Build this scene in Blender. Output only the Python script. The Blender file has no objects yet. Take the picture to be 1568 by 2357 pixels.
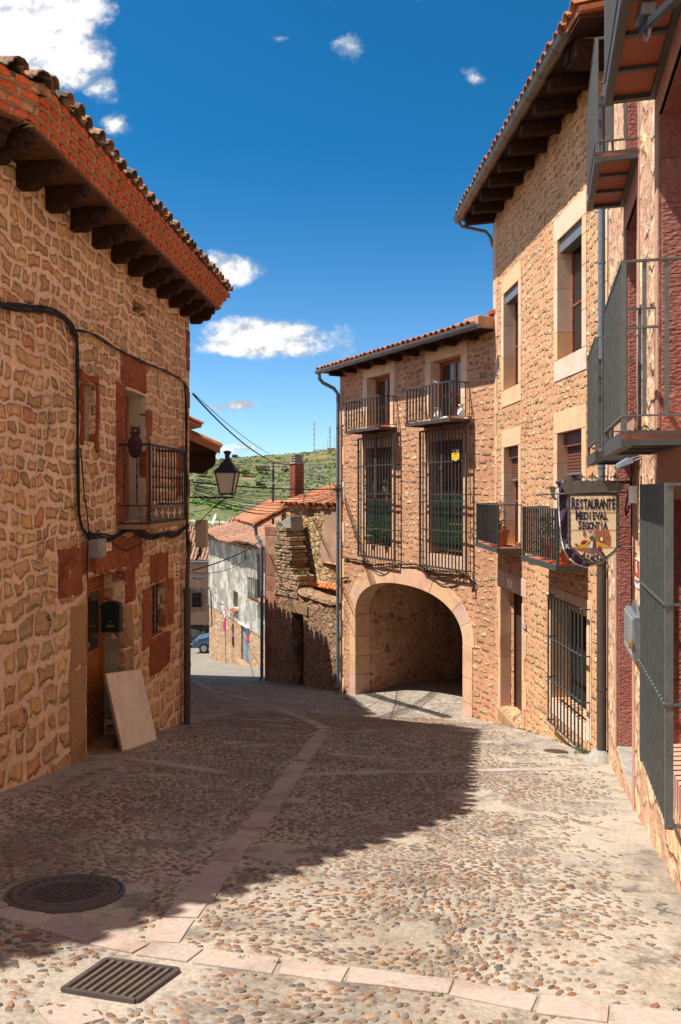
import bpy, math, random
from mathutils import Vector, Matrix, noise
random.seed(7)
R_ = math.radians
SC = bpy.context.scene
COL = SC.collection
FPX, CX, HY = 1833.0, 784.0, 1130.0      # focal length, principal column and horizon row in photo units
CZ = 1.55                                 # camera height; H below is height relative to the camera
SUNV = Vector((1.0, 0.09, -1.77)).normalized()
def rnd(a, b): return random.uniform(a, b)
def lerp(a, b, t): return a+(b-a)*t

# ---------------------------------------------------------------- materials
class NT:
    def __init__(s, name):
        s.m = bpy.data.materials.new(name); s.m.use_nodes = True
        s.t = s.m.node_tree; s.bsdf = s.t.nodes['Principled BSDF']
        s.out = s.t.nodes['Material Output']
    def n(s, typ, ins=None, **props):
        nd = s.t.nodes.new(typ)
        for k, v in props.items(): setattr(nd, k, v)
        for k, v in (ins or {}).items(): s.set(nd.inputs[k], v)
        return nd
    def set(s, sock, v):
        if isinstance(v, bpy.types.NodeSocket): s.t.links.new(v, sock)
        elif isinstance(v, (tuple, list)) and sock.type == 'RGBA' and len(v) == 3: sock.default_value = (*v, 1)
        else: sock.default_value = v
    def coord(s, scale=(1,1,1)):
        tc = s.n('ShaderNodeTexCoord')
        return s.n('ShaderNodeMapping', {'Vector': tc.outputs['Object'], 'Scale': scale}).outputs[0]
    def noise(s, vec, scale, detail=3, rough=.55):
        return s.n('ShaderNodeTexNoise', {'Vector': vec, 'Scale': scale, 'Detail': detail, 'Roughness': rough})
    def math(s, op, a, b=0.0, c=0.0, clamp=False):
        nd = s.n('ShaderNodeMath', {0: a, 1: b, 2: c}, operation=op, use_clamp=clamp); return nd.outputs[0]
    def mix(s, f, a, b, mode='MIX'):
        nd = s.n('ShaderNodeMix', data_type='RGBA', blend_type=mode)
        s.set(nd.inputs[0], f); s.set(nd.inputs[6], a); s.set(nd.inputs[7], b); return nd.outputs[2]
    def ramp(s, f, stops, interp='LINEAR'):
        nd = s.n('ShaderNodeValToRGB', {0: f}); cr = nd.color_ramp; cr.interpolation = interp
        while len(cr.elements) < len(stops): cr.elements.new(.5)
        for e, (p, c) in zip(cr.elements, stops): e.position = p; e.color = (*c, 1)
        return nd.outputs[0]
    def mapr(s, v, a, b, c=0.0, d=1.0, smooth=True):
        return s.n('ShaderNodeMapRange', {0: v, 1: a, 2: b, 3: c, 4: d}, interpolation_type='SMOOTHSTEP' if smooth else 'LINEAR').outputs[0]
    def bump(s, h, strength, dist, prev=None):
        ins = {'Height': h, 'Strength': strength, 'Distance': dist}
        if prev is not None: ins['Normal'] = prev
        return s.n('ShaderNodeBump', ins).outputs[0]
    def fin(s, color, rough=.85, normal=None, metal=0.0, spec=.3):
        s.set(s.bsdf.inputs['Base Color'], color); s.set(s.bsdf.inputs['Roughness'], rough)
        s.set(s.bsdf.inputs['Metallic'], metal); s.set(s.bsdf.inputs['Specular IOR Level'], spec)
        if normal is not None: s.set(s.bsdf.inputs['Normal'], normal)
        return s.m
    def island(s): return s.n('ShaderNodeNewGeometry').outputs['Random Per Island']

def plain(name, col, rough=.7, metal=0.0, var=.25, scale=6, bump=.15, spec=.3):
    t = NT(name); v = t.coord()
    n1 = t.noise(v, scale, 4); n2 = t.noise(v, scale*9, 2)
    f = t.math('ADD', t.math('MULTIPLY', n1.outputs[0], .7), t.math('MULTIPLY', n2.outputs[0], .3))
    c = t.ramp(f, [(.3, tuple(x*(1-var) for x in col)), (.7, tuple(min(1, x*(1+var)) for x in col))])
    return t.fin(c, rough, t.bump(n2.outputs[0], bump, .01), metal, spec)

def rubble(name, mortar, stones, size=(3.2,3.2,4.2), lo=.03, hi=.1, warp=.35, rand=.9, bs=1.0, dist=.03, sparse=0.0, grime=None, exponent=2.6):
    """random stones set in mortar; lo/hi are the joint width band, sparse hides a share of the stones"""
    t = NT(name); v = t.coord()
    w = t.noise(v, 2.2, 2)
    wv = t.n('ShaderNodeVectorMath', {0: w.outputs['Color'], 1: (.5,.5,.5)}, operation='SUBTRACT').outputs[0]
    w2 = t.noise(v, 11, 2)
    wv2 = t.n('ShaderNodeVectorMath', {0: w2.outputs['Color'], 1: (.5,.5,.5)}, operation='SUBTRACT').outputs[0]
    va = t.n('ShaderNodeVectorMath', {0: wv, 1: (warp,)*3, 2: v}, operation='MULTIPLY_ADD').outputs[0]
    vb = t.n('ShaderNodeVectorMath', {0: wv2, 1: (.06,)*3, 2: va}, operation='MULTIPLY_ADD').outputs[0]
    vs = t.n('ShaderNodeMapping', {'Vector': vb, 'Scale': size}).outputs[0]
    f1 = t.n('ShaderNodeTexVoronoi', {'Vector': vs, 'Scale': 1.0, 'Exponent': exponent, 'Randomness': rand}, distance='MINKOWSKI', feature='F1')
    f2 = t.n('ShaderNodeTexVoronoi', {'Vector': vs, 'Scale': 1.0, 'Exponent': exponent, 'Randomness': rand}, distance='MINKOWSKI', feature='F2')
    sep = t.n('ShaderNodeSeparateColor', {0: f1.outputs['Color']})
    edge = t.math('SUBTRACT', f2.outputs['Distance'], f1.outputs['Distance'])
    fine = t.noise(v, 26, 3)
    edge = t.math('ADD', edge, t.math('MULTIPLY', t.math('SUBTRACT', fine.outputs[0], .5), .16))
    # stones of different size: the joint eats more of some cells
    edge = t.math('SUBTRACT', edge, t.math('MULTIPLY', sep.outputs[1], sparse))
    mask = t.mapr(edge, lo, hi)
    med = t.noise(v, 7, 4, .65)
    sc = t.ramp(sep.outputs[0], [(i/max(1, len(stones)-1), c) for i, c in enumerate(stones)])
    sc = t.mix(1.0, sc, t.ramp(med.outputs[0], [(.25,(.55,.5,.45)),(.5,(1,1,1)),(.78,(1.35,1.3,1.2))]), 'MULTIPLY')
    sc = t.mix(t.mapr(fine.outputs[0], .68, .8), sc, (.08,.055,.035))
    mc = t.mix(1.0, mortar, t.ramp(t.noise(v, 1.3, 4, .7).outputs[0], [(.3,(.72,.68,.66)),(.7,(1.15,1.15,1.12))]), 'MULTIPLY')
    mc = t.mix(1.0, mc, t.ramp(t.noise(v, 40, 3).outputs[0], [(.3,(.8,.8,.8)),(.7,(1.1,1.1,1.1))]), 'MULTIPLY')
    mc = t.mix(1.0, mc, t.ramp(med.outputs[0], [(.3,(.78,.74,.7)),(.5,(1,1,1)),(.7,(1.14,1.12,1.1))]), 'MULTIPLY')
    sc = t.mix(.15, sc, mc)
    c = t.mix(mask, mc, sc)
    if grime:
        g = t.noise(t.n('ShaderNodeMapping', {'Vector': v, 'Scale': (1.6,1.6,.5)}).outputs[0], grime[1], 5, .7)
        c = t.mix(t.mapr(g.outputs[0], grime[2], grime[2]+.16), c, grime[0])
    h = t.math('ADD', t.math('MULTIPLY', t.mapr(edge, lo-.02, hi+.12), .6), t.math('MULTIPLY', med.outputs[0], .9))
    nb = t.bump(h, bs, dist)
    nb = t.bump(fine.outputs[0], .4*bs, .010, nb)
    return t.fin(c, .9, nb, spec=.15)

def coursed(name, mortar, stones, bw=.27, rh=.19, joint=.35, shrink=.35, w1=.16, w2=.045, bs=1.0, dist=.05, crev=.5, grime=None, shade=.15, low=None):
    """roughly coursed rubble: wavy rows of uneven blocks bedded in mortar"""
    t = NT(name); v = t.coord()
    sp = t.n('ShaderNodeSeparateXYZ', {0: v})
    hor = t.math('ADD', sp.outputs[0], sp.outputs[1])
    a = t.noise(v, 1.4, 2); b = t.noise(v, 6.5, 3, .6); fine = t.noise(v, 27, 4, .65)
    sa = t.n('ShaderNodeSeparateColor', {0: a.outputs['Color']}); sb = t.n('ShaderNodeSeparateColor', {0: b.outputs['Color']})
    def off(base, s1, s2, k):
        q = t.math('ADD', base, t.math('MULTIPLY', t.math('SUBTRACT', s1, .5), w1*k))
        return t.math('ADD', q, t.math('MULTIPLY', t.math('SUBTRACT', s2, .5), w2*2.2))
    x = off(hor, sa.outputs[0], sb.outputs[0], 2.6); zc = off(sp.outputs[2], sa.outputs[1], sb.outputs[1], 1.5)
    if low is not None:      # bigger stones in the lower courses
        bl = t.math('LESS_THAN', zc, low)
        zc = t.math('SUBTRACT', zc, t.math('MULTIPLY', t.math('MULTIPLY', t.math('SUBTRACT', zc, low), .36), bl))
        x = t.math('MULTIPLY', x, t.math('SUBTRACT', 1.0, t.math('MULTIPLY', bl, .3)))
    vec = t.n('ShaderNodeCombineXYZ', {0: x, 1: zc, 2: 0.0}).outputs[0]
    kw = {'Vector': vec, 'Color1': (0,0,0), 'Color2': (1,1,1), 'Mortar': (.5,.5,.5), 'Scale': 1.0, 'Bias': 0.0, 'Brick Width': bw, 'Row Height': rh}
    k1 = dict(kw); k1['Mortar Size'] = rh*.5; k1['Mortar Smooth'] = 1.0
    k2 = dict(kw); k2['Mortar Size'] = 0.0
    B1 = t.n('ShaderNodeTexBrick', k1, offset=.43, offset_frequency=2, squash=.72, squash_frequency=3)
    B2 = t.n('ShaderNodeTexBrick', k2, offset=.43, offset_frequency=2, squash=.72, squash_frequency=3)
    rn = t.n('ShaderNodeSeparateColor', {0: B2.outputs['Color']}).outputs[0]
    wn = t.n('ShaderNodeTexWhiteNoise', {'W': t.math('MULTIPLY', rn, 91.7)}, noise_dimensions='1D')
    wr = wn.outputs['Value']
    e = t.math('SUBTRACT', 1.0, B1.outputs['Fac'])
    e = t.math('ADD', e, t.math('MULTIPLY', t.math('SUBTRACT', sb.outputs[2], .5), .75))
    e = t.math('ADD', e, t.math('MULTIPLY', t.math('SUBTRACT', fine.outputs[0], .5), .35))
    e = t.math('SUBTRACT', e, t.math('MULTIPLY', wr, shrink))
    mask = t.mapr(e, joint-.05, joint+.07)
    med = t.noise(v, 8, 5, .68)
    sc = t.ramp(wn.outputs['Color'], [(i/max(1, len(stones)-1), q) for i, q in enumerate(stones)]) if False else t.ramp(rn, [(i/max(1, len(stones)-1), q) for i, q in enumerate(stones)])
    sc = t.mix(1.0, sc, t.ramp(med.outputs[0], [(.25,(.5,.45,.4)),(.5,(1,1,1)),(.75,(1.4,1.34,1.22))]), 'MULTIPLY')
    sc = t.mix(t.mapr(fine.outputs[0], .66, .8), sc, (.09,.06,.04))
    mc = t.mix(1.0, mortar, t.ramp(t.noise(v, 1.1, 4, .7).outputs[0], [(.3,(.78,.74,.72)),(.7,(1.12,1.12,1.1))]), 'MULTIPLY')
    mc = t.mix(1.0, mc, t.ramp(med.outputs[0], [(.3,(.8,.77,.74)),(.5,(1,1,1)),(.7,(1.12,1.11,1.1))]), 'MULTIPLY')
    mc = t.mix(1.0, mc, t.ramp(fine.outputs[0], [(.3,(.82,.82,.82)),(.7,(1.1,1.1,1.1))]), 'MULTIPLY')
    sc = t.mix(shade, sc, mc)
    col = t.mix(mask, mc, sc)
    # open joints: narrow dark gaps along part of the stone edges
    gap = t.math('MULTIPLY', t.mapr(t.math('ABSOLUTE', t.math('SUBTRACT', e, joint-.03)), .07, .02), t.mapr(t.noise(v, 3.3, 3, .6).outputs[0], 1-crev, 1.12-crev))
    col = t.mix(gap, col, (.07,.045,.03))
    if grime:
        g = t.noise(t.n('ShaderNodeMapping', {'Vector': v, 'Scale': (1.6,1.6,.5)}).outputs[0], grime[1], 5, .7)
        col = t.mix(t.mapr(g.outputs[0], grime[2], grime[2]+.16), col, grime[0])
    h = t.math('ADD', t.math('MULTIPLY', t.mapr(e, joint-.1, joint+.5), .8), t.math('MULTIPLY', med.outputs[0], .8))
    h = t.math('SUBTRACT', h, t.math('MULTIPLY', gap, .5))
    nb = t.bump(h, bs, dist); nb = t.bump(fine.outputs[0], .45*bs, .012, nb)
    return t.fin(col, .9, nb, spec=.15)

def blocks(name, cols, bumpd=.006, rough=.85, dark=(.5,.4,.35), scale=10, bstr=.6):
    """cut stone; every separate block takes its own tint"""
    t = NT(name); v = t.coord()
    c = t.ramp(t.island(), [(i/max(1,len(cols)-1), k) for i, k in enumerate(cols)])
    n1 = t.noise(v, scale*.25, 5, .65); n2 = t.noise(v, scale*5, 4, .7)
    c = t.mix(1.0, c, t.ramp(n1.outputs[0], [(.3, dark),(.5,(1,1,1)),(.8,(1.12,1.1,1.05))]), 'MULTIPLY')
    c = t.mix(1.0, c, t.ramp(n2.outputs[0], [(.3,(.8,.78,.76)),(.6,(1.05,1.05,1.05))]), 'MULTIPLY')
    nb = t.bump(n2.outputs[0], bstr, bumpd)
    return t.fin(c, rough, nb, spec=.15)

def rough_block(name, cols):
    t = NT(name); v = t.coord()
    c = t.ramp(t.island(), [(i/max(1,len(cols)-1), k) for i, k in enumerate(cols)])
    n1 = t.n('ShaderNodeTexVoronoi', {'Vector': t.coord((1,1,1.8)), 'Scale': 24.0})
    n2 = t.noise(v, 30, 4, .7)
    c = t.mix(1.0, c, t.ramp(n2.outputs[0], [(.3,(.6,.55,.55)),(.6,(1.08,1.05,1.05))]), 'MULTIPLY')
    h = t.math('ADD', n1.outputs['Distance'], n2.outputs[0])
    return t.fin(c, .9, t.bump(h, .5, .012), spec=.15)

def tiles_mat(name, cols, lichen=.55, lcol=(.22,.2,.15)):
    t = NT(name); v = t.coord()
    c = t.ramp(t.island(), [(i/max(1,len(cols)-1), k) for i, k in enumerate(cols)])
    n1 = t.noise(v, 9, 4, .7); n2 = t.noise(v, 45, 3)
    c = t.mix(1.0, c, t.ramp(n2.outputs[0], [(.3,(.7,.7,.7)),(.7,(1.15,1.15,1.15))]), 'MULTIPLY')
    c = t.mix(t.mapr(n1.outputs[0], lichen, lichen+.1), c, lcol)
    return t.fin(c, .85, t.bump(n2.outputs[0], .4, .006), spec=.2)

def wood(name, col, dark, axis=(1,14,14), rough=.6, spec=.3):
    t = NT(name); n1 = t.noise(t.coord(axis), 3, 5, .6)
    c = t.ramp(n1.outputs[0], [(.3, dark), (.65, col)])
    return t.fin(c, rough, t.bump(n1.outputs[0], .3, .006), spec=spec)

def metal(name, col, rough=.45, rust=0.0, met=.0):
    t = NT(name); v = t.coord()
    n1 = t.noise(v, 14, 4, .7)
    c = t.ramp(n1.outputs[0], [(.3, tuple(x*.75 for x in col)), (.7, tuple(x*1.2 for x in col))])
    if rust: c = t.mix(t.mapr(n1.outputs[0], 1-rust, 1.05-rust), c, (.12,.05,.025))
    return t.fin(c, rough, t.bump(n1.outputs[0], .1, .004), met, .5)

def glassdark(name, col=(.02,.022,.025)):
    t = NT(name); return t.fin(col, .08, None, 0, .8)

def streaked(name, base, dark, light):
    t = NT(name); v = t.coord()
    s1 = t.noise(t.coord((3.5,3.5,.35)), 1.6, 6, .75)
    s2 = t.noise(v, .9, 5, .7)
    c = t.mix(t.mapr(s1.outputs[0], .42, .62), base, dark)
    c = t.mix(t.mapr(s2.outputs[0], .5, .56), c, light)
    c = t.mix(1.0, c, t.ramp(t.noise(v, 18, 4, .7).outputs[0], [(.3,(.8,.8,.8)),(.7,(1.1,1.1,1.1))]), 'MULTIPLY')
    return t.fin(c, .9, t.bump(s1.outputs[0], .4, .02), spec=.15)

M = {}
M['L'] = coursed('stone_ochre_coursed', (.82,.60,.45), [(.56,.33,.12),(.68,.43,.18),(.50,.25,.11),(.36,.26,.14),(.62,.36,.18),(.33,.20,.10),(.74,.49,.24),(.50,.19,.09),(.44,.32,.17),(.66,.42,.18)],
    bw=.26, rh=.17, joint=.07, shrink=.30, w1=.22, w2=.055, low=-1.1, dist=.04, crev=.46, shade=.2, grime=((.15,.10,.07),.8,.64))
M['Rw'] = coursed('stone_tan_rubble_render', (.70,.385,.21), [(.60,.45,.25),(.48,.30,.15),(.40,.33,.22),(.70,.55,.33),(.40,.21,.11),(.58,.41,.22),(.28,.18,.12),(.64,.48,.27)],
    bw=.25, rh=.135, joint=.24, shrink=.8, w1=.17, w2=.045, dist=.03, crev=.6, shade=.1)
M['Aw'] = coursed('stone_pink_rubble_render', (.61,.32,.185), [(.58,.43,.24),(.44,.28,.15),(.36,.27,.19),(.64,.50,.30),(.38,.20,.11),(.28,.18,.13),(.54,.38,.21)],
    bw=.28, rh=.15, joint=.25, shrink=.8, w1=.17, w2=.05, dist=.03, crev=.56, shade=.1)
M['Dw'] = rubble('stone_yellow_pink', (.66,.40,.27), [(.76,.56,.30),(.74,.48,.27),(.62,.40,.29),(.80,.60,.29),(.70,.53,.42)],
    size=(2.2,2.2,3.2), lo=.03, hi=.14, sparse=.2, warp=.4, bs=1.0, dist=.05)
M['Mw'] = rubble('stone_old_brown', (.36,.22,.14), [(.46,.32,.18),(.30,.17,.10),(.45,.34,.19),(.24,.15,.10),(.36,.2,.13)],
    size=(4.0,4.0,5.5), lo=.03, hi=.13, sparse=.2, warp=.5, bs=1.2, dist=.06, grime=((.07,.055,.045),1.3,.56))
M['Gw'] = rubble('stone_dry_rubble', (.34,.22,.12), [(.62,.46,.23),(.54,.37,.17),(.68,.52,.28),(.44,.27,.13),(.4,.17,.1)],
    size=(3.2,3.2,6.2), lo=.02, hi=.1, sparse=.1, warp=.3, bs=1.2, dist=.06, rand=.85)
M['Ww'] = rubble('stone_white_house_base', (.46,.30,.19), [(.52,.40,.24),(.40,.26,.15),(.56,.45,.27),(.36,.18,.11)],
    size=(3.0,3.0,4.4), lo=.1, hi=.26, sparse=.35, warp=.4, bs=1.0, dist=.05, grime=((.16,.12,.08),.7,.56))
M['white_render'] = streaked('weathered_white_render', (.38,.355,.30), (.18,.16,.13), (.52,.49,.42))
M['brown_render'] = plain('brown_render', (.40,.25,.16), .9, scale=2, var=.3, bump=.4)
M['plaster'] = plain('old_plaster', (.52,.46,.38), .9, scale=3, var=.22, bump=.5)
M['greyplaster'] = plain('grey_plaster', (.30,.26,.2), .9, scale=4, var=.35, bump=.5)
def redsand():
    t = NT('worn_red_sandstone'); v = t.coord()
    c = t.ramp(t.island(), [(0,(.25,.08,.045)),(.4,(.33,.11,.06)),(.7,(.28,.085,.05)),(1,(.36,.14,.08))])
    n1 = t.noise(v, 3, 6, .7); n2 = t.noise(v, 22, 5, .75); n3 = t.noise(t.coord((2,2,9)), 3, 4, .6)
    c = t.mix(1.0, c, t.ramp(n1.outputs[0], [(.3,(.55,.48,.45)),(.5,(1,1,1)),(.72,(1.25,1.2,1.15))]), 'MULTIPLY')
    c = t.mix(1.0, c, t.ramp(n3.outputs[0], [(.35,(.8,.78,.76)),(.6,(1.08,1.08,1.08))]), 'MULTIPLY')
    c = t.mix(t.mapr(n2.outputs[0], .62, .74), c, (.09,.035,.025))
    c = t.mix(t.mapr(t.noise(v, 5, 5, .7).outputs[0], .62, .68), c, (.55,.33,.22))
    return t.fin(c, .9, t.bump(n2.outputs[0], .9, .018, t.bump(n1.outputs[0], .8, .04)), spec=.12)
M['redstone'] = redsand()
M['ochrestone'] = blocks('ochre_block', [(.34,.21,.115),(.40,.25,.14),(.30,.20,.12)], .02, dark=(.6,.55,.5), scale=7, bstr=.8)
M['pinkstone'] = blocks('pink_cut_stone', [(.62,.38,.24),(.72,.46,.25),(.58,.33,.22),(.74,.50,.30),(.62,.40,.31),(.70,.42,.27)], .008, dark=(.78,.7,.64), scale=9, bstr=.6)
M['palestone'] = blocks('pale_cut_stone', [(.74,.54,.38),(.72,.47,.26),(.76,.58,.45),(.70,.46,.28)], .006, dark=(.86,.8,.74), scale=9, bstr=.6)
M['quoinbrown'] = blocks('brown_red_quoin', [(.34,.15,.09),(.40,.2,.13),(.28,.12,.08),(.38,.24,.15)], .02, dark=(.5,.42,.38), scale=8, bstr=.9)
M['redquoin'] = rough_block('red_bush_hammered_stone', [(.42,.17,.125),(.48,.20,.15),(.40,.15,.115)])
M['pinkplain'] = plain('smooth_pink_stone', (.52,.28,.20), .85, scale=5, var=.15, bump=.4)
M['tile_new'] = tiles_mat('terracotta_red', [(.62,.13,.05),(.70,.17,.07),(.52,.11,.045),(.66,.2,.1),(.56,.12,.05)], .7, (.4,.27,.18))
M['tile_old'] = tiles_mat('terracotta_weathered', [(.54,.19,.09),(.44,.14,.06),(.56,.26,.14),(.34,.11,.05),(.5,.21,.1)], .56, (.3,.2,.13))
M['tile_top'] = tiles_mat('terracotta_lichened', [(.45,.21,.12),(.38,.17,.09),(.5,.3,.17)], .45, (.10,.09,.07))
M['tile_far'] = tiles_mat('terracotta_far', [(.42,.15,.07),(.34,.11,.055),(.44,.20,.11),(.25,.09,.045),(.34,.22,.15)], .48, (.33,.26,.19))
M['mortar'] = plain('mortar_bed', (.60,.40,.26), .95, scale=12, var=.3, bump=1.0)
M['wooddark'] = wood('dark_stained_wood', (.05,.022,.013), (.015,.008,.006), (2,8,8), .8, .15)
M['woodbrown'] = wood('brown_boards', (.16,.075,.035), (.07,.03,.016), (10,2,10))
M['doorwood'] = wood('varnished_door_wood', (.34,.115,.022), (.17,.05,.012), (14,14,2), .35)
M['frame_wood'] = wood('reddish_frame_wood', (.34,.11,.05), (.18,.055,.03), (14,14,2), .4)
M['iron'] = metal('grey_green_iron', (.055,.06,.058), .5, .25)
M['ironblack'] = metal('black_iron', (.018,.018,.02), .5, .2)
M['ironbrown'] = metal('brown_iron', (.06,.048,.042), .55, .35)
M['irongreen'] = metal('green_grey_painted_iron', (.115,.125,.115), .5, .1)
M['zinc'] = metal('zinc_gutter', (.20,.22,.235), .4, 0, .5)
M['brongutter'] = metal('bronze_gutter', (.17,.14,.115), .38, 0, .6)
M['pipegrey'] = metal('blue_grey_pipe', (.13,.16,.19), .5)
M['pipebrown'] = metal('brown_pipe', (.07,.055,.048), .6, .2)
M['steelcover'] = metal('cast_iron_cover', (.075,.058,.05), .5, .3)
M['grateiron'] = metal('rusty_grate_iron', (.11,.085,.07), .6, .3)
M['greybox'] = plain('grey_plastic', (.26,.25,.24), .5, var=.08)
M['beigebox'] = plain('beige_plastic', (.45,.40,.34), .5, var=.08)
M['black'] = plain('black_rubber', (.012,.012,.013), .5, var=.2, spec=.5)
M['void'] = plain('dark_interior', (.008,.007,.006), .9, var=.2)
M['glass'] = glassdark('dark_window_glass')
M['shutter'] = plain('brown_roller_shutter', (.17,.065,.04), .5, var=.1)
M['shutterbox'] = plain('grey_shutter_box', (.16,.16,.165), .5, var=.1)
M['frosted'] = plain('frosted_lantern_glass', (.62,.58,.52), .35, var=.05)
def boardmat():
    t = NT('scuffed_white_board'); v = t.coord()
    n1 = t.noise(v, 2.5, 5, .7); n2 = t.noise(t.coord((3,3,26)), 3, 4, .7); n3 = t.noise(v, 45, 3, .7)
    c = t.ramp(n1.outputs[0], [(.3,(.60,.50,.42)),(.55,(.76,.67,.58)),(.75,(.82,.74,.66))])
    c = t.mix(t.mapr(n2.outputs[0], .66, .72), c, (.34,.25,.19)); c = t.mix(t.mapr(n3.outputs[0], .7, .76), c, (.2,.14,.1))
    return t.fin(c, .6, t.bump(n2.outputs[0], .3, .004), spec=.3)
M['whiteboard'] = boardmat()
M['ply'] = plain('board_edge', (.34,.2,.12), .8)
M['greenbox'] = metal('dark_green_paint', (.008,.022,.016), .35)
M['brass'] = metal('brass', (.5,.33,.1), .35, 0, .7)
M['cream'] = plain('cream_ceramic', (.85,.64,.40), .3, var=.12, scale=5, bump=.05, spec=.5)
M['ink'] = plain('blue_black_ink', (.018,.022,.04), .4, var=.1)
M['inkyellow'] = plain('yellow_ink', (.6,.33,.03), .4, var=.1)
M['inkbrick'] = plain('brown_ink', (.32,.13,.06), .4, var=.4, scale=60)
M['inkred'] = plain('dark_red_ink', (.18,.03,.03), .4, var=.1)
M['inkgreen'] = plain('green_ink', (.05,.13,.06), .4, var=.1)
M['inkblue'] = plain('blue_ink', (.06,.14,.26), .4, var=.1)
M['skin'] = plain('painted_skin', (.68,.42,.26), .4, var=.05)
M['wrought'] = metal('hammered_iron', (.115,.098,.08), .55, .25)
M['purple'] = plain('purple_satin', (.060,.028,.058), .38, var=.35, scale=4, spec=.5)
M['white'] = plain('white_paint', (.75,.74,.72), .5, var=.05)
M['whiteceramic'] = plain('white_ceramic', (.75,.72,.68), .25, var=.04, spec=.5)
M['red'] = plain('signal_red', (.60,.015,.015), .4, var=.05)
M['blue'] = plain('signal_blue', (.02,.05,.35), .4, var=.05)
M['yellow'] = plain('sticker_yellow', (.80,.52,.01), .4, var=.03)
M['orange'] = plain('orange_plastic', (.55,.12,.03), .5, var=.1)
M['terracottapot'] = plain('terracotta_pot', (.34,.13,.05), .6, var=.2)
M['leaf'] = plain('green_leaves', (.06,.13,.025), .6, var=.5, scale=30)
M['leafdry'] = plain('dry_leaves', (.34,.15,.05), .7, var=.4, scale=30)
M['greennet'] = plain('green_mesh_netting', (.010,.085,.045), .6, var=.2)
M['floortile'] = plain('terracotta_slab', (.38,.11,.055), .6, var=.12, scale=5)
M['brick'] = blocks('chimney_brick', [(.24,.07,.04),(.17,.055,.03),(.29,.10,.055),(.2,.065,.035)], .01, dark=(.6,.55,.5))
M['antenna'] = metal('aluminium_antenna', (.35,.33,.3), .5, .3)
M['bluedoor'] = streaked('worn_blue_grey_door', (.23,.28,.32), (.13,.16,.18), (.36,.39,.4))
M['carblue'] = metal('blue_car_paint', (.05,.12,.22), .3)
M['cardark'] = metal('dark_green_car_paint', (.03,.045,.045), .3)
M['alloy'] = metal('wheel_rim_grey', (.42,.42,.42), .35, 0, .4)
M['wire'] = plain('black_cable_sheath', (.014,.013,.013), .55, var=.3)
M['owl'] = rubble('owl_feathers', (.03,.02,.03), [(.10,.04,.07),(.07,.04,.05),(.13,.06,.08)], size=(60,60,80), dist=.003)
M['feather'] = plain('grey_feathers', (.22,.23,.26), .7)
M['moss'] = plain('moss_and_flowers', (.16,.15,.05), .9, var=.6, scale=25)
M['grass'] = plain('green_grass_blades', (.09,.17,.03), .8, var=.4, scale=20)
M['mastred'] = plain('mast_red', (.45,.10,.08), .6); M['mastwhite'] = plain('mast_white', (.6,.6,.6), .6)
M['posterred'] = plain('poster_red', (.42,.07,.03), .5, var=.03)
M['posterpink'] = plain('poster_pink', (.6,.03,.12), .5, var=.3)
M['cement'] = plain('cement_grey', (.30,.28,.24), .9, scale=8, var=.3, bump=.6)

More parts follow.
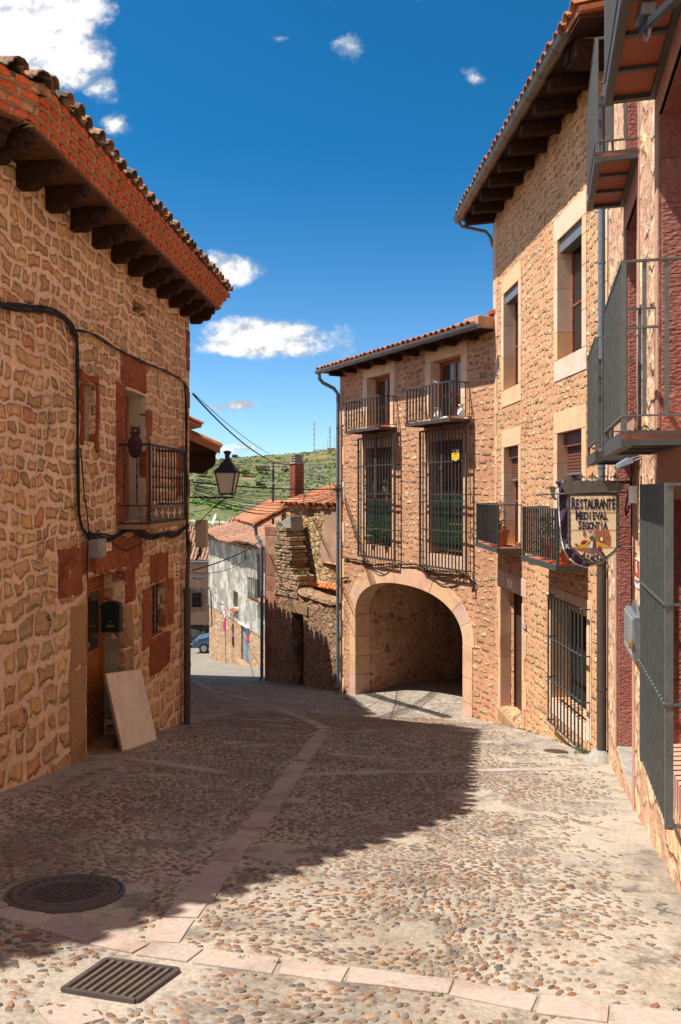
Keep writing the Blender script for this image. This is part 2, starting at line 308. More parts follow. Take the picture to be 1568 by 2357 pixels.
# ---------------------------------------------------------------- mesh builder
class MB:
    def __init__(s): s.v = []; s.f = []
    def add(s, vs, fs):
        b = len(s.v); s.v += [tuple(p) for p in vs]; s.f += [tuple(i+b for i in f) for f in fs]; return s
    def box(s, u0, u1, y0, y1, z0, z1):
        return s.add([(u0,y0,z0),(u1,y0,z0),(u1,y1,z0),(u0,y1,z0),(u0,y0,z1),(u1,y0,z1),(u1,y1,z1),(u0,y1,z1)],
                     [(3,2,1,0),(4,5,6,7),(0,1,5,4),(1,2,6,5),(2,3,7,6),(3,0,4,7)])
    def quad(s, a, b, c, d): return s.add([a,b,c,d], [(0,1,2,3)])
    def tri(s, a, b, c): return s.add([a,b,c], [(0,1,2)])
    def prism_y(s, pts, y0, y1):         # polygon in (u,z), counter-clockwise seen from the street, extruded in y
        n = len(pts)
        return s.add([(u,y0,z) for u,z in pts]+[(u,y1,z) for u,z in pts],
                     [tuple(range(n)), tuple(range(2*n-1, n-1, -1))]+[(i, i+n, (i+1)%n+n, (i+1)%n) for i in range(n)])
    def prism_u(s, pts, u0, u1):         # polygon in (y,z)
        n = len(pts)
        return s.add([(u0,y,z) for y,z in pts]+[(u1,y,z) for y,z in pts],
                     [tuple(range(n-1,-1,-1)), tuple(range(n, 2*n))]+[(i, (i+1)%n, (i+1)%n+n, i+n) for i in range(n)])
    def prism_z(s, pts, z0, z1):
        n = len(pts)
        return s.add([(x,y,z0) for x,y in pts]+[(x,y,z1) for x,y in pts],
                     [tuple(range(n-1,-1,-1)), tuple(range(n, 2*n))]+[(i, (i+1)%n, (i+1)%n+n, i+n) for i in range(n)])
    def tube(s, pts, r, k=6, cap=True):
        pts = [Vector(p) for p in pts]; n = len(pts); b = len(s.v)
        rr = r if isinstance(r, (list, tuple)) else [r]*n
        prev = None
        for i, p in enumerate(pts):
            d = (pts[min(i+1,n-1)]-pts[max(i-1,0)])
            if d.length < 1e-9: d = Vector((0,0,1))
            d.normalize()
            if prev is None:
                a = Vector((0,0,1)) if abs(d.z) < .9 else Vector((1,0,0)); x = d.cross(a).normalized()
            else:
                x = (prev-d*prev.dot(d)); x = x.normalized() if x.length > 1e-6 else d.orthogonal().normalized()
            prev = x; y = d.cross(x)
            for j in range(k):
                t = 2*math.pi*j/k; q = p+x*(rr[i]*math.cos(t))+y*(rr[i]*math.sin(t)); s.v.append(tuple(q))
        for i in range(n-1):
            for j in range(k):
                s.f.append((b+i*k+j, b+i*k+(j+1)%k, b+(i+1)*k+(j+1)%k, b+(i+1)*k+j))
        if cap:
            s.f.append(tuple(b+j for j in range(k-1,-1,-1))); s.f.append(tuple(b+(n-1)*k+j for j in range(k)))
        return s
    def lathe(s, c, prof, k=16):         # prof: (radius, z) from bottom to top
        b = len(s.v)
        for r, z in prof:
            for j in range(k):
                t = 2*math.pi*j/k; s.v.append((c[0]+r*math.cos(t), c[1]+r*math.sin(t), c[2]+z))
        n = len(prof)
        for i in range(n-1):
            for j in range(k): s.f.append((b+i*k+j, b+i*k+(j+1)%k, b+(i+1)*k+(j+1)%k, b+(i+1)*k+j))
        s.f.append(tuple(b+j for j in range(k-1,-1,-1))); s.f.append(tuple(b+(n-1)*k+j for j in range(k)))
        return s
    def disc(s, c, r, axis, th=.01, k=24, ry=None):
        a = Vector(axis).normalized(); x = a.orthogonal().normalized() if abs(a.z) > .5 else Vector((0,0,1)); y = a.cross(x); c = Vector(c)
        ry = ry or r
        vs = []
        for h in (0, th):
            for j in range(k):
                t = 2*math.pi*j/k; vs.append(c+a*h+x*(r*math.cos(t))+y*(ry*math.sin(t)))
        return s.add(vs, [tuple(range(k-1,-1,-1)), tuple(range(k,2*k))]+[(j,(j+1)%k,(j+1)%k+k,j+k) for j in range(k)])
    def ball(s, c, r, sx=1, sy=1, sz=1, k=10, m=6):
        prof = []
        b = len(s.v)
        for i in range(m+1):
            ph = math.pi*i/m - math.pi/2
            rr = max(1e-4, math.cos(ph)); 
            for j in range(k):
                t = 2*math.pi*j/k; s.v.append((c[0]+r*sx*rr*math.cos(t), c[1]+r*sy*rr*math.sin(t), c[2]+r*sz*math.sin(ph)))
        for i in range(m):
            for j in range(k): s.f.append((b+i*k+j, b+i*k+(j+1)%k, b+(i+1)*k+(j+1)%k, b+(i+1)*k+j))
        return s

class Fr:
    """a wall's own axes: u runs left to right along the wall, y runs into the building, z is height relative to the camera"""
    def __init__(s, o, d):
        s.o = Vector(o); s.d = Vector(d).normalized(); s.n = Vector((-s.d.y, s.d.x)); s.rot = math.atan2(s.d.y, s.d.x)
    def px(s, x, y=HY, off=0.0):
        r = Vector(((x-CX)/FPX, 1.0)); t = (off+s.o.dot(s.n))/r.dot(s.n); p = r*t
        return (p-s.o).dot(s.d), (HY-y)/FPX*t
    def U(s, x, off=0.0): return s.px(x, HY, off)[0]
    def H(s, x, y, off=0.0): return s.px(x, y, off)[1]
    def w(s, u, y): return s.o+s.d*u+s.n*y
    def loc(s, X, Y):
        p = Vector((X, Y))-s.o; return p.dot(s.d), p.dot(s.n)
WORLD = Fr((0,0), (1,0))

def tag(o, label=None, cat=None, group=None, kind=None):
    if label: o['label'] = label
    if cat: o['category'] = cat
    if group: o['group'] = group
    if kind: o['kind'] = kind
    return o
def mkmesh(name, mb, mat, smooth=False, bevel=0.0, sub=0):
    me = bpy.data.meshes.new(name); me.from_pydata(mb.v, [], mb.f); me.update()
    if mat is not None:
        for m in (mat if isinstance(mat, (list, tuple)) else [mat]): me.materials.append(m)
    if smooth:
        for p in me.polygons: p.use_smooth = True
    o = bpy.data.objects.new(name, me); COL.objects.link(o)
    if bevel:
        b = o.modifiers.new('bevel', 'BEVEL'); b.width = bevel; b.segments = 2; b.limit_method = 'ANGLE'; b.angle_limit = R_(40); b.use_clamp_overlap = True
    return o
def thing(name, label, cat, F=WORLD, base=(0,0,0), group=None):
    o = bpy.data.objects.new(name, None); COL.objects.link(o); o.empty_display_size = .2
    p = F.w(base[0], base[1]); o.location = (p.x, p.y, CZ+base[2]); o.rotation_euler = (0,0,F.rot)
    o['_b'] = tuple(base); tag(o, label, cat, group); return o
def part(name, mb, mat, parent, label=None, **k):
    o = mkmesh(name, mb, mat, **k); o.parent = parent
    if '_b' in parent: b = parent['_b']; o.location = (-b[0], -b[1], -b[2])
    if label: o['label'] = label
    return o
def solo(name, mb, mat, label, cat, F=WORLD, base=(0,0,0), group=None, **k):
    mb.v = [(a-base[0], b-base[1], c-base[2]) for a, b, c in mb.v]
    o = mkmesh(name, mb, mat, **k); p = F.w(base[0], base[1])
    o.location = (p.x, p.y, CZ+base[2]); o.rotation_euler = (0,0,F.rot)
    tag(o, label, cat, group); return o
def structure(name, mb, mat, **k):
    mb.v = [(a,b,c+CZ) for a,b,c in mb.v]
    o = mkmesh(name, mb, mat, **k); o['kind'] = 'structure'; return o
def text_into(mb, s, cu, cz, y, h, wscale=1.0, align='CENTER', bold=.0, ext=.0015, F=None, rot=0.0):
    cu_ = bpy.data.curves.new('t', 'FONT'); cu_.body = s; cu_.size = 1; cu_.align_x = align; cu_.align_y = 'CENTER'
    cu_.extrude = ext/h; cu_.offset = bold; cu_.resolution_u = 2
    o = bpy.data.objects.new('t', cu_); COL.objects.link(o)
    dg = bpy.context.evaluated_depsgraph_get(); dg.update()
    me = bpy.data.meshes.new_from_object(o.evaluated_get(dg))
    ca, sa = math.cos(rot), math.sin(rot)
    vs = []
    for v in me.vertices:
        a, b = v.co.x*h*wscale, v.co.y*h
        vs.append((cu+a*ca-b*sa, y-v.co.z*h, cz+a*sa+b*ca))
    mb.add(vs, [tuple(p.vertices) for p in me.polygons])
    bpy.data.objects.remove(o); bpy.data.curves.remove(cu_); bpy.data.meshes.remove(me)
    return mb

def wall(mb, u0, u1, z0, z1, holes=(), y=0.0, depth=.3):
    us = sorted(set([u0,u1]+[h[0] for h in holes]+[h[1] for h in holes])); zs = sorted(set([z0,z1]+[h[2] for h in holes]+[h[3] for h in holes]))
    us = [a for a in us if u0 <= a <= u1]; zs = [a for a in zs if z0 <= a <= z1]
    for i in range(len(us)-1):
        for j in range(len(zs)-1):
            cu, cz = (us[i]+us[i+1])/2, (zs[j]+zs[j+1])/2
            if any(h[0] < cu < h[1] and h[2] < cz < h[3] for h in holes): continue
            mb.quad((us[i],y,zs[j]),(us[i+1],y,zs[j]),(us[i+1],y,zs[j+1]),(us[i],y,zs[j+1]))
    for a, b, c, d in holes:
        e = y+depth
        mb.quad((a,y,c),(a,e,c),(b,e,c),(b,y,c)); mb.quad((a,y,d),(b,y,d),(b,e,d),(a,e,d))
        mb.quad((a,y,c),(a,y,d),(a,e,d),(a,e,c)); mb.quad((b,y,c),(b,e,c),(b,e,d),(b,y,d))
    return mb
def shell(mb, u0, u1, dep, z0, z1, y=0.0, ridge=None):
    """end walls and back of a building, gables up to ridge=(y,z)"""
    mb.quad((u0,dep,z0),(u0,y,z0),(u0,y,z1),(u0,dep,z1)); mb.quad((u1,y,z0),(u1,dep,z0),(u1,dep,z1),(u1,y,z1))
    mb.quad((u1,dep,z0),(u0,dep,z0),(u0,dep,z1),(u1,dep,z1))
    if ridge:
        mb.tri((u0,dep,z1),(u0,y,z1),(u0,ridge[0],ridge[1])); mb.tri((u1,y,z1),(u1,dep,z1),(u1,ridge[0],ridge[1]))
    return mb
def arc_tile(mb, c, s, e, n, L, r0, r1, th=.014, k=6, flat=.85):
    c = Vector(c); vs = []
    for rr, off in ((r0,0),(r1,L),(r0-th,0),(r1-th,L)):
        for i in range(k+1):
            t = math.pi*i/k; vs.append(c+s*off+e*(rr*math.cos(t))+n*(rr*math.sin(t)*flat))
    fs = []; K = k+1
    for i in range(k):
        fs += [(i, i+1, K+i+1, K+i), (2*K+i+1, 2*K+i, 3*K+i, 3*K+i+1), (i+1, i, 2*K+i, 2*K+i+1)]
    mb.add(vs, fs)
def tile_roof(mb, u0, u1, yA, zA, yB, zB, pitch=.22, course=.34, r=.085, jit=.012, k=5, skew=0.0, wav=None):
    s = Vector((0, yB-yA, zB-zA)); L = s.length; s.normalize(); e = Vector((1,0,0)); n = e.cross(s)
    nc = max(1, int((u1-u0)/pitch)); nr = max(1, int(L/course)+1)
    for i in range(nc):
        uc = u0+(i+.5)*pitch*(u1-u0)/(nc*pitch)
        # trough between the covers
        uh = uc+pitch/2
        for j in range(nr):
            l0 = j*course+rnd(-jit,jit)*1.5
            if l0 > L-.05: continue
            ln = min(course*1.15, L-l0+.02)
            dz = wav(uc, j*course) if wav else 0
            c = Vector((uc+rnd(-jit,jit), yA, zA+dz))+s*l0+n*(.02+rnd(0,jit))
            sj = (s+e*rnd(-.04,.04)+n*(.035)).normalized()
            arc_tile(mb, c, sj, e, n, ln, r*rnd(.95,1.05), r*.82, k=k)
            if i < nc-1:
                c2 = Vector((uh, yA, zA+dz))+s*(l0+.03)+n*.055
                arc_tile(mb, c2, s, e, -n, ln, r*.9, r*.75, k=3)
    # bed under the tiles
    q = -n*.02
    P = [Vector((u0,yA,zA))+s*.05+q, Vector((u1,yA,zA))+s*.05+q, Vector((u1,yB,zB))+q, Vector((u0,yB,zB))+q]
    P2 = [p-n*.06 for p in P]
    mb.add(P+P2, [(0,1,2,3),(7,6,5,4),(0,4,5,1),(1,5,6,2),(2,6,7,3),(3,7,4,0)])
    return mb
def stack(mb, u0, u1, y0, y1, z0, z1, hmin=.28, hmax=.45, alt=0.0, side=1, gap=.006):
    """a column of cut blocks; alt lets every other block run further on one side"""
    z = z0; i = 0
    while z < z1-.02:
        h = rnd(hmin, hmax)
        if z1-(z+h) < hmin*.6: h = z1-z
        a, b = u0, u1
        if i % 2 and alt: 
            if side > 0: b += alt
            else: a -= alt
        mb.box(a, b, y0-rnd(0,.003), y1, z+gap/2, min(z+h, z1)-gap/2); z += h; i += 1
    return mb
def bars(mb, u0, u1, n, y, z0, z1, w=.014, d=None):
    d = d or w
    for i in range(n):
        u = lerp(u0, u1, i/(n-1)) if n > 1 else (u0+u1)/2
        mb.box(u-w/2, u+w/2, y-d/2, y+d/2, z0, z1)
    return mb
def ybars(mb, u, y0, y1, n, z0, z1, w=.014):
    for i in range(n):
        y = lerp(y0, y1, (i+.5)/n); mb.box(u-w/2, u+w/2, y-w/2, y+w/2, z0, z1)
    return mb
def leaves(mb, c, r, n, size, flat=.5):
    for _ in range(n):
        d = Vector((rnd(-1,1),rnd(-1,1),rnd(-1,1)))
        if d.length > 1: d.normalize()
        p = Vector(c)+Vector((d.x*r[0], d.y*r[1], d.z*r[2])); a = Vector((rnd(-1,1),rnd(-1,1),rnd(-.5,1))).normalized(); b = a.orthogonal().normalized()
        a *= size*rnd(.6,1.3); b *= size*flat*rnd(.6,1.2)
        mb.add([p-a, p+b, p+a, p-b], [(0,1,2,3)])
    return mb
def sag(a, b, s, n=14):
    a, b = Vector(a), Vector(b); return [a.lerp(b, i/n)-Vector((0,0,4*s*(i/n)*(1-i/n))) for i in range(n+1)]

# ---------------------------------------------------------------- ground
GP = [(-40,-3.5),(-20,-1.4),(0,1.55),(5,2.47),(7.3,2.87),(9,3.18),(10.65,3.47),(13.4,3.98),(14.45,4.22),(16.7,4.75),(22.8,5.75),(26.3,6.35),(38,8.55),(46,10.1),(53,10.98),(80,12.5),(150,19),(300,30)]
def gprof(y):
    for (a, ha), (b, hb) in zip(GP, GP[1:]):
        if y <= b: return ha+(hb-ha)*(y-a)/(b-a)
    return GP[-1][1]
def ground_raw(x, y):
    h = sum(gprof(y+d) for d in (-.9,-.6,-.3,0,.3,.6,.9))/7
    ya = (x+.012)*.8813+(y-22.77)*.4725
    if ya > 0 and x > 0 and y < 32: h -= min(.32, .14*ya)
    return -(h+.035*max(-6, min(6, x)))
def ground(x, y):
    k = max(0, min(1, (40-y)/20))
    return ground_raw(x, y)+k*(.018*noise.noise((x*.9, y*.9, 3))+.006*noise.noise((x*4, y*4, 1)))
def gpix(x, y):
    lo, hi = .5, 140.0
    for _ in range(60):
        m = (lo+hi)/2; X = (x-CX)/FPX*m; z = (HY-y)/FPX*m
        if z > ground_raw(X, m): lo = m
        else: hi = m
    return Vector(((x-CX)/FPX*lo, lo))
# ================================================================ setting
def axis(segs):
    r = []
    for a, b, st in segs:
        n = max(1, round((b-a)/st)); r += [a+(b-a)*i/n for i in range(n)]
    return r+[segs[-1][1]]
def gridmesh(xs, ys, fn):
    mb = MB(); nx = len(xs)
    mb.v = [(x, y, fn(x, y)) for y in ys for x in xs]
    mb.f = [(j*nx+i, j*nx+i+1, (j+1)*nx+i+1, (j+1)*nx+i) for j in range(len(ys)-1) for i in range(nx-1)]
    return mb
def ground_mat():
    t = NT('cobbled_concrete'); v = t.coord()
    n1 = t.noise(v, .55, 5, .65); n2 = t.noise(v, 3.2, 5, .7); n3 = t.noise(v, 38, 4, .75)
    c = t.ramp(n1.outputs[0], [(.35,(.29,.25,.20)),(.5,(.41,.35,.275)),(.65,(.30,.27,.225))])
    c = t.mix(t.mapr(n2.outputs[0], .5, .64), c, (.21,.18,.145))
    c = t.mix(1.0, c, t.ramp(n3.outputs[0], [(.28,(.62,.6,.58)),(.55,(1,1,1)),(.75,(1.22,1.2,1.18))]), 'MULTIPLY')
    dirt = t.noise(t.coord((1,.35,1)), .9, 6, .7)
    c = t.mix(1.0, c, t.ramp(dirt.outputs[0], [(.32,(.66,.63,.6)),(.5,(1,1,1)),(.7,(1.1,1.1,1.1))]), 'MULTIPLY')
    # pebbles too far away to be separate meshes
    sp = t.n('ShaderNodeSeparateXYZ', {0: v})
    w = t.noise(v, 5, 2)
    vv = t.n('ShaderNodeVectorMath', {0: w.outputs['Color'], 1: (.12,.12,0), 2: v}, operation='MULTIPLY_ADD').outputs[0]
    vo = t.n('ShaderNodeTexVoronoi', {'Vector': t.n('ShaderNodeMapping', {'Vector': vv, 'Scale': (11,19,1)}).outputs[0], 'Scale': 1.0})
    sc = t.n('ShaderNodeSeparateColor', {0: vo.outputs['Color']})
    pc = t.ramp(sc.outputs[0], [(0,(.10,.085,.075)),(.3,(.22,.15,.11)),(.6,(.26,.22,.18)),(.8,(.16,.14,.13)),(1,(.32,.24,.17))])
    far = t.math('MULTIPLY', t.mapr(sp.outputs[1], 14.5, 17.0), t.mapr(sp.outputs[1], 26.0, 20.0))
    m = t.math('MULTIPLY', t.mapr(t.math('ADD', vo.outputs['Distance'], t.math('MULTIPLY', sc.outputs[1], .22)), .62, .42), far)
    c = t.mix(m, c, pc)
    # tarmac further down the street
    tar = t.mapr(sp.outputs[1], 19, 24)
    tc = t.ramp(t.noise(v, 1.2, 5, .7).outputs[0], [(.3,(.17,.15,.125)),(.7,(.27,.235,.19))])
    c = t.mix(t.math('MULTIPLY', tar, .75), c, tc)
    cr = t.n('ShaderNodeTexVoronoi', {'Vector': t.n('ShaderNodeVectorMath', {0: n2.outputs['Color'], 1: (.5,.5,0), 2: v}, operation='MULTIPLY_ADD').outputs[0], 'Scale': .8}, feature='DISTANCE_TO_EDGE')
    crack = t.math('MULTIPLY', t.mapr(cr.outputs['Distance'], .012, .004), t.mapr(n1.outputs[0], .58, .62))
    c = t.mix(crack, c, (.07,.06,.05))
    h = t.math('ADD', t.math('MULTIPLY', n3.outputs[0], .35), t.math('MULTIPLY', m, 1.0))
    nb = t.bump(t.math('SUBTRACT', h, t.math('MULTIPLY', crack, .6)), .7, .018)
    nb = t.bump(n2.outputs[0], .5, .03, nb)
    return t.fin(c, .85, nb, spec=.25)
gx = axis([(-300,-60,40),(-60,-12,6),(-12,-5,.6),(-5,5.5,.14),(5.5,12,.6),(12,60,6),(60,300,40)])
gy = axis([(-40,-5,3),(-5,1,.4),(1,15,.14),(15,30,.4),(30,70,1),(70,150,5),(150,300,15)])
structure('ground', gridmesh(gx, gy, ground), ground_mat(), smooth=True)

GREYC = M['cement']
# --- pink stone strips laid in the street
strip_mat = blocks('pink_paving_slab', [(.40,.32,.265),(.37,.305,.26),(.44,.34,.28),(.35,.28,.24),(.44,.36,.31)], .006, rough=.8, dark=(.68,.62,.6), scale=8)
def strip(pts, width, gap=.008, lmin=.22, lmax=.6, lift=.006):
    mb = MB(); P = [gpix(*p) if not isinstance(p, Vector) else p for p in pts]
    # resample by arc length
    for k in range(len(P)-1):
        a, b = P[k], P[k+1]; L = (b-a).length; d = (b-a)/L; nrm = Vector((-d.y, d.x)); s = 0
        while s < L-.02:
            l = rnd(lmin, lmax)
            if L-s-l < lmin*.7: l = L-s
            q = []
            wv = width*rnd(.93, 1.05)/2
            for tt, sd in ((s+gap*rnd(.5,2),-1),(s+l-gap,-1),(s+l-gap,1),(s+gap*rnd(.5,2),1)):
                p = a+d*tt+nrm*(wv*sd)+Vector((rnd(-.008,.008), rnd(-.008,.008))); q.append(p)
            n = 4; top = []; bot = []
            ring = []
            for i in range(4):
                p0, p1 = q[i], q[(i+1)%4]; m_ = max(1, int((p1-p0).length/.15))
                for j in range(m_): ring.append(p0.lerp(p1, j/m_)+Vector((rnd(-.003,.003), rnd(-.003,.003))))
            K = len(ring); tl = rnd(0,.003)
            c = sum(ring, Vector((0,0)))/K
            vs = [(p.x, p.y, ground(p.x,p.y)+lift+tl-.003) for p in ring]+[((p.x*.985+c.x*.015), (p.y*.985+c.y*.015), ground(p.x,p.y)+lift+tl) for p in ring]+[(p.x,p.y,ground(p.x,p.y)-.04) for p in ring]
            vs.append((c.x, c.y, ground(c.x,c.y)+lift+tl))
            mb.add(vs, [(j,(j+1)%K,K+(j+1)%K,K+j) for j in range(K)]+[(2*K+j,2*K+(j+1)%K,(j+1)%K,j) for j in range(K)]+[(K+j,K+(j+1)%K,3*K) for j in range(K)])
            s += l
    return mb
S_MAIN = [(372,2168),(492,2015),(612,1868),(667,1789),(712,1727),(747,1680)]
S_UP = [(747,1677),(690,1650),(632,1626),(560,1607),(498,1594),(440,1566),(400,1552)]
S_NEAR = [(-60,2080),(0,2093),(108,2122),(226,2158),(329,2182),(452,2199),(642,2222),(800,2241),(1041,2268),(1234,2307),(1407,2335),(1640,2368)]
S_RIGHT = [(697,1783),(860,1780),(1020,1776),(1180,1772),(1312,1771)]
S_LEFT = [(262,1744),(340,1752),(430,1764),(516,1778)]
for nm, ps, wd in (('paving_strip',S_MAIN,.185),('paving_strip',S_UP,.23),('paving_strip',S_NEAR,.175),('paving_strip',S_RIGHT,.17),('paving_strip',S_LEFT,.17)):
    structure(nm, strip(ps, wd), strip_mat)
structure('paving_slab', strip([(100,2352),(225,2322)], .23, lmin=.5, lmax=.6), strip_mat)
def tracks(p0, p1, w=.12):
    return strip([p0, p1], w, lmin=.6, lmax=1.2, lift=.008)
for a, b in (((440,1683-60),(640,1622)),((440,1597),(560,1590)),((500,1588),(720,1570))): structure('paving_strip', tracks(a, b), strip_mat)

def segdist(p, a, b):
    ab = b-a; t = max(0, min(1, (p-a).dot(ab)/ab.length_squared)); return (p-a-ab*t).length
SEGS = []
for ps, w in ((S_MAIN,.108),(S_UP,.12),(S_NEAR,.105),(S_RIGHT,.12),(S_LEFT,.1)):
    P = [gpix(*p) for p in ps]
    SEGS += [(P[i], P[i+1], w) for i in range(len(P)-1)]
MANC = gpix(152, 2057); MANR = .33
GRC = [gpix(*p) for p in ((144,2283),(246.6,2211),(411,2234),(311,2308.7))]
GC = sum(GRC, Vector((0,0)))/4
def pebble_mat():
    t = NT('river_pebbles'); v = t.coord(); i = t.island()
    c = t.ramp(i, [(0,(.07,.06,.055)),(.12,(.19,.135,.09)),(.25,(.14,.065,.035)),(.4,(.25,.165,.10)),(.52,(.085,.08,.08)),(.64,(.28,.21,.145)),(.76,(.21,.085,.04)),(.86,(.15,.125,.10)),(1,(.33,.17,.07))])
    n = t.noise(v, 60, 3)
    c = t.mix(1.0, c, t.ramp(n.outputs[0], [(.3,(.75,.75,.75)),(.7,(1.15,1.15,1.15))]), 'MULTIPLY')
    dust = t.noise(v, 1.1, 4, .7)
    c = t.mix(t.math('MULTIPLY', t.mapr(dust.outputs[0], .5, .65), .35), c, (.31,.26,.20))
    return t.fin(c, .6, t.bump(n.outputs[0], .2, .004), spec=.35)
def pebbles():
    mb = MB(); V = mb.v; Fc = mb.f; st = .049
    K = 7
    y = 2.6
    cnt = 0
    while y < 17.0:
        big = 1.0
        x = -4.2
        stp = st*(1.0 if y < 8 else 1.12)
        while x < 4.4:
            px, py = x+rnd(-.5,.5)*stp, y+rnd(-.5,.5)*stp*.75
            x += stp*1.05
            xl = -3.7+.0797*py+.18; xr = min(.88+.252*py, 4.1-.0513*py)-.15
            if px < xl or px > xr: continue
            if abs((px)/py) > .47: continue
            p = Vector((px, py))
            n = noise.noise((px*.55, py*.55, 9)); n2 = noise.noise((px*2.3, py*2.3, 4))
            dens = .88+.5*n+.35*n2
            dens -= max(0, 1-(xr-px)/1.15)*.85           # smooth concrete along the right wall
            dens -= max(0, 1-(px-xl)/.9)*.55 if py < 12 else 0
            if noise.noise((px*1.1+7, py*1.6, 22)) > .42: dens = -1      # cement patches
            if py < gpix(700, 2262).y and py < 4.2: dens -= .18
            if random.random() > dens: continue
            if (p-MANC).length < MANR+.03 or segdist(p, GRC[0], GRC[2]) < .12 or (p-GC).length < .3: continue
            if any(segdist(p, a, b) < w for a, b, w in SEGS if abs(a.y-py) < 4): continue
            s = rnd(.7, 1.25)*(1.0 if py > 4 else 1.08)
            if random.random() < .04: s *= 1.5
            a = .0205*s*rnd(.9,1.4); b = .013*s*rnd(.8,1.25); hh = .0055*s*rnd(.5,1.3)
            th = rnd(-.5,.5)+noise.noise((px*.8,py*.8,5))*1.6
            ca, sa = math.cos(th), math.sin(th); g = ground(px, py)+CZ
            base = len(V); tilt = rnd(-.004,.004)
            for rr, zz in ((1.0,-.006),(.86,hh*.55),(.48,hh*.95)):
                for j in range(K):
                    t = 2*math.pi*(j+.5*(rr<.9))/K; q = rr*(1+.1*math.sin(3*t+s*9))
                    ex, ey = a*q*math.cos(t), b*q*math.sin(t)
                    V.append((px+ex*ca-ey*sa, py+ex*sa+ey*ca, g+zz+tilt*math.cos(t)-ey*sa*0.0))
            V.append((px, py, g+hh))
            for r in range(2):
                for j in range(K):
                    Fc.append((base+r*K+j, base+r*K+(j+1)%K, base+(r+1)*K+(j+1)%K, base+(r+1)*K+j))
            for j in range(K): Fc.append((base+2*K+j, base+2*K+(j+1)%K, base+3*K))
            cnt += 1
        y += stp*.72
    print('pebbles', cnt)
    o = mkmesh('cobblestones', mb, pebble_mat(), smooth=True); o['kind'] = 'stuff'
pebbles()

# --- manhole cover, drain grate, small covers
def slope_at(p, r=.3):
    gxs = (ground(p.x+r,p.y)-ground(p.x-r,p.y))/(2*r); gys = (ground(p.x,p.y+r)-ground(p.x,p.y-r))/(2*r)
    return Vector((-gxs,-gys,1)).normalized()
def lay(o, p, lift=0.0):
    n = slope_at(p); o.rotation_euler = Vector((0,0,1)).rotation_difference(n).to_euler(); o.location = (p.x, p.y, CZ+ground(p.x,p.y)+lift)
mh = bpy.data.objects.new('manhole_cover', None); COL.objects.link(mh); lay(mh, MANC, .002)
tag(mh, 'large round cast iron manhole cover with lettered rim in the shaded near left street', 'manhole cover')
mb = MB(); prof = [(.335,-.03),(.335,.012),(.318,.014),(.312,.004),(.306,.004),(.3,.016),(.285,.018),(.27,.012),(.235,.008),(.228,.014),(.205,.014),(.2,.006)]
mb.lathe((0,0,0), prof, 48); o = part('frame_ring', mb, M['steelcover'], mh, smooth=False)
mb = MB()
for i in range(-7,8):
    for j in range(-7,5):
        x, y = i*.026, j*.026
        if math.hypot(x,y) < .185 and (i+j)%2 == 0: mb.box(x-.011,x+.011,y-.011,y+.011,.004,.013)
mb.box(-.15,.15,.125,.135,.004,.014); mb.box(-.12,.12,.15,.16,.004,.014)
for s in (-.04,.0,.04): mb.box(s-.012,s+.012,.166,.176,.004,.013)
part('tread_plate', mb, M['steelcover'], mh)
mb = MB()
for i, ch in enumerate('ALCANTARILLADO'):
    a = R_(200-i*12.5); r = .252; m2 = MB(); text_into(m2, ch, 0, 0, 0, .04, .8, ext=.004)
    ca, sa = math.cos(a), math.sin(a)
    # letters stand with their foot towards the centre
    mb.add([(r*ca + vx*sa + vz*ca, r*sa - vx*ca + vz*sa, .012-vy) for vx, vy, vz in m2.v], m2.f)
part('rim_lettering', mb, M['steelcover'], mh)

F_G = (GRC[2]-GRC[1]).normalized()
gd = bpy.data.objects.new('drain_grate', None); COL.objects.link(gd); lay(gd, GC, .004)
tag(gd, 'rectangular iron storm drain grate with slanting bars at the near left edge of the paving', 'drain grate')
def gl(p): q = p-GC; return (q.x, q.y)
g4 = [gl(p) for p in GRC]
mb = MB()
def edgebar(a, b, w, z0, z1):
    a, b = Vector(a), Vector(b); d = (b-a).normalized(); n = Vector((-d.y,d.x))*w/2
    mb.prism_z([tuple(a-n),tuple(b-n),tuple(b+n),tuple(a+n)], z0, z1)
for i in range(4): edgebar(g4[i], g4[(i+1)%4], .022, -.03, .012)
part('frame', mb, M['steelcover'], gd)
mb = MB()
A_, B_, C_, D_ = [Vector(p) for p in g4]
for i in range(1, 9):
    t = i/9; edgebar(B_.lerp(C_, t), A_.lerp(D_, t), .015, -.03, .010)
part('bars', mb, M['grateiron'], gd)
mb = MB(); mb.prism_z([tuple(p) for p in g4], -.008, -.007); part('pit', mb, M['void'], gd)

def small_cover(name, px, py, r, label, mat, ry=None):
    p = gpix(px, py); mb = MB(); mb.lathe((0,0,0), [(r,-.02),(r,.006),(r*.9,.008),(r*.86,.004),(0.01,.004)], 28)
    for i in range(-5,6):
        if abs(i*.035) < r*.75:
            w = math.sqrt((r*.8)**2-(i*.035)**2); mb.box(-w, w, i*.035-.006, i*.035+.006, .003, .008)
    o = mkmesh(name, mb, mat); lay(o, p, .012); tag(o, label, 'manhole cover')
small_cover('utility_cover', 1279, 1730, .17, 'small rusty brown round cover set in concrete below the barred window on the right', metal('rusty_cover', (.13,.07,.045), .7, .3))
small_cover('utility_cover', 633, 1672, .26, 'worn round cover in the shaded middle of the street near the bend', M['cement'])

# ================================================================ left house
O_L = (-3.7+.0797*7.05, 7.05)
L = Fr(O_L, (.0797, 1)); LU1 = L.loc(-3.7+.0797*13.73, 13.73)[0]
LB = Fr((O_L[0]-.545*9, O_L[1]-.838*9), (.545, .838)); LBU1 = 9.0
lh = thing('stone_house', 'tall shaded rubble stone house on the left with terracotta corbelled eave and a small balcony', 'house', L, (0,0,-2.6))
TOPL = 3.12
UL = L.U; HL = L.H
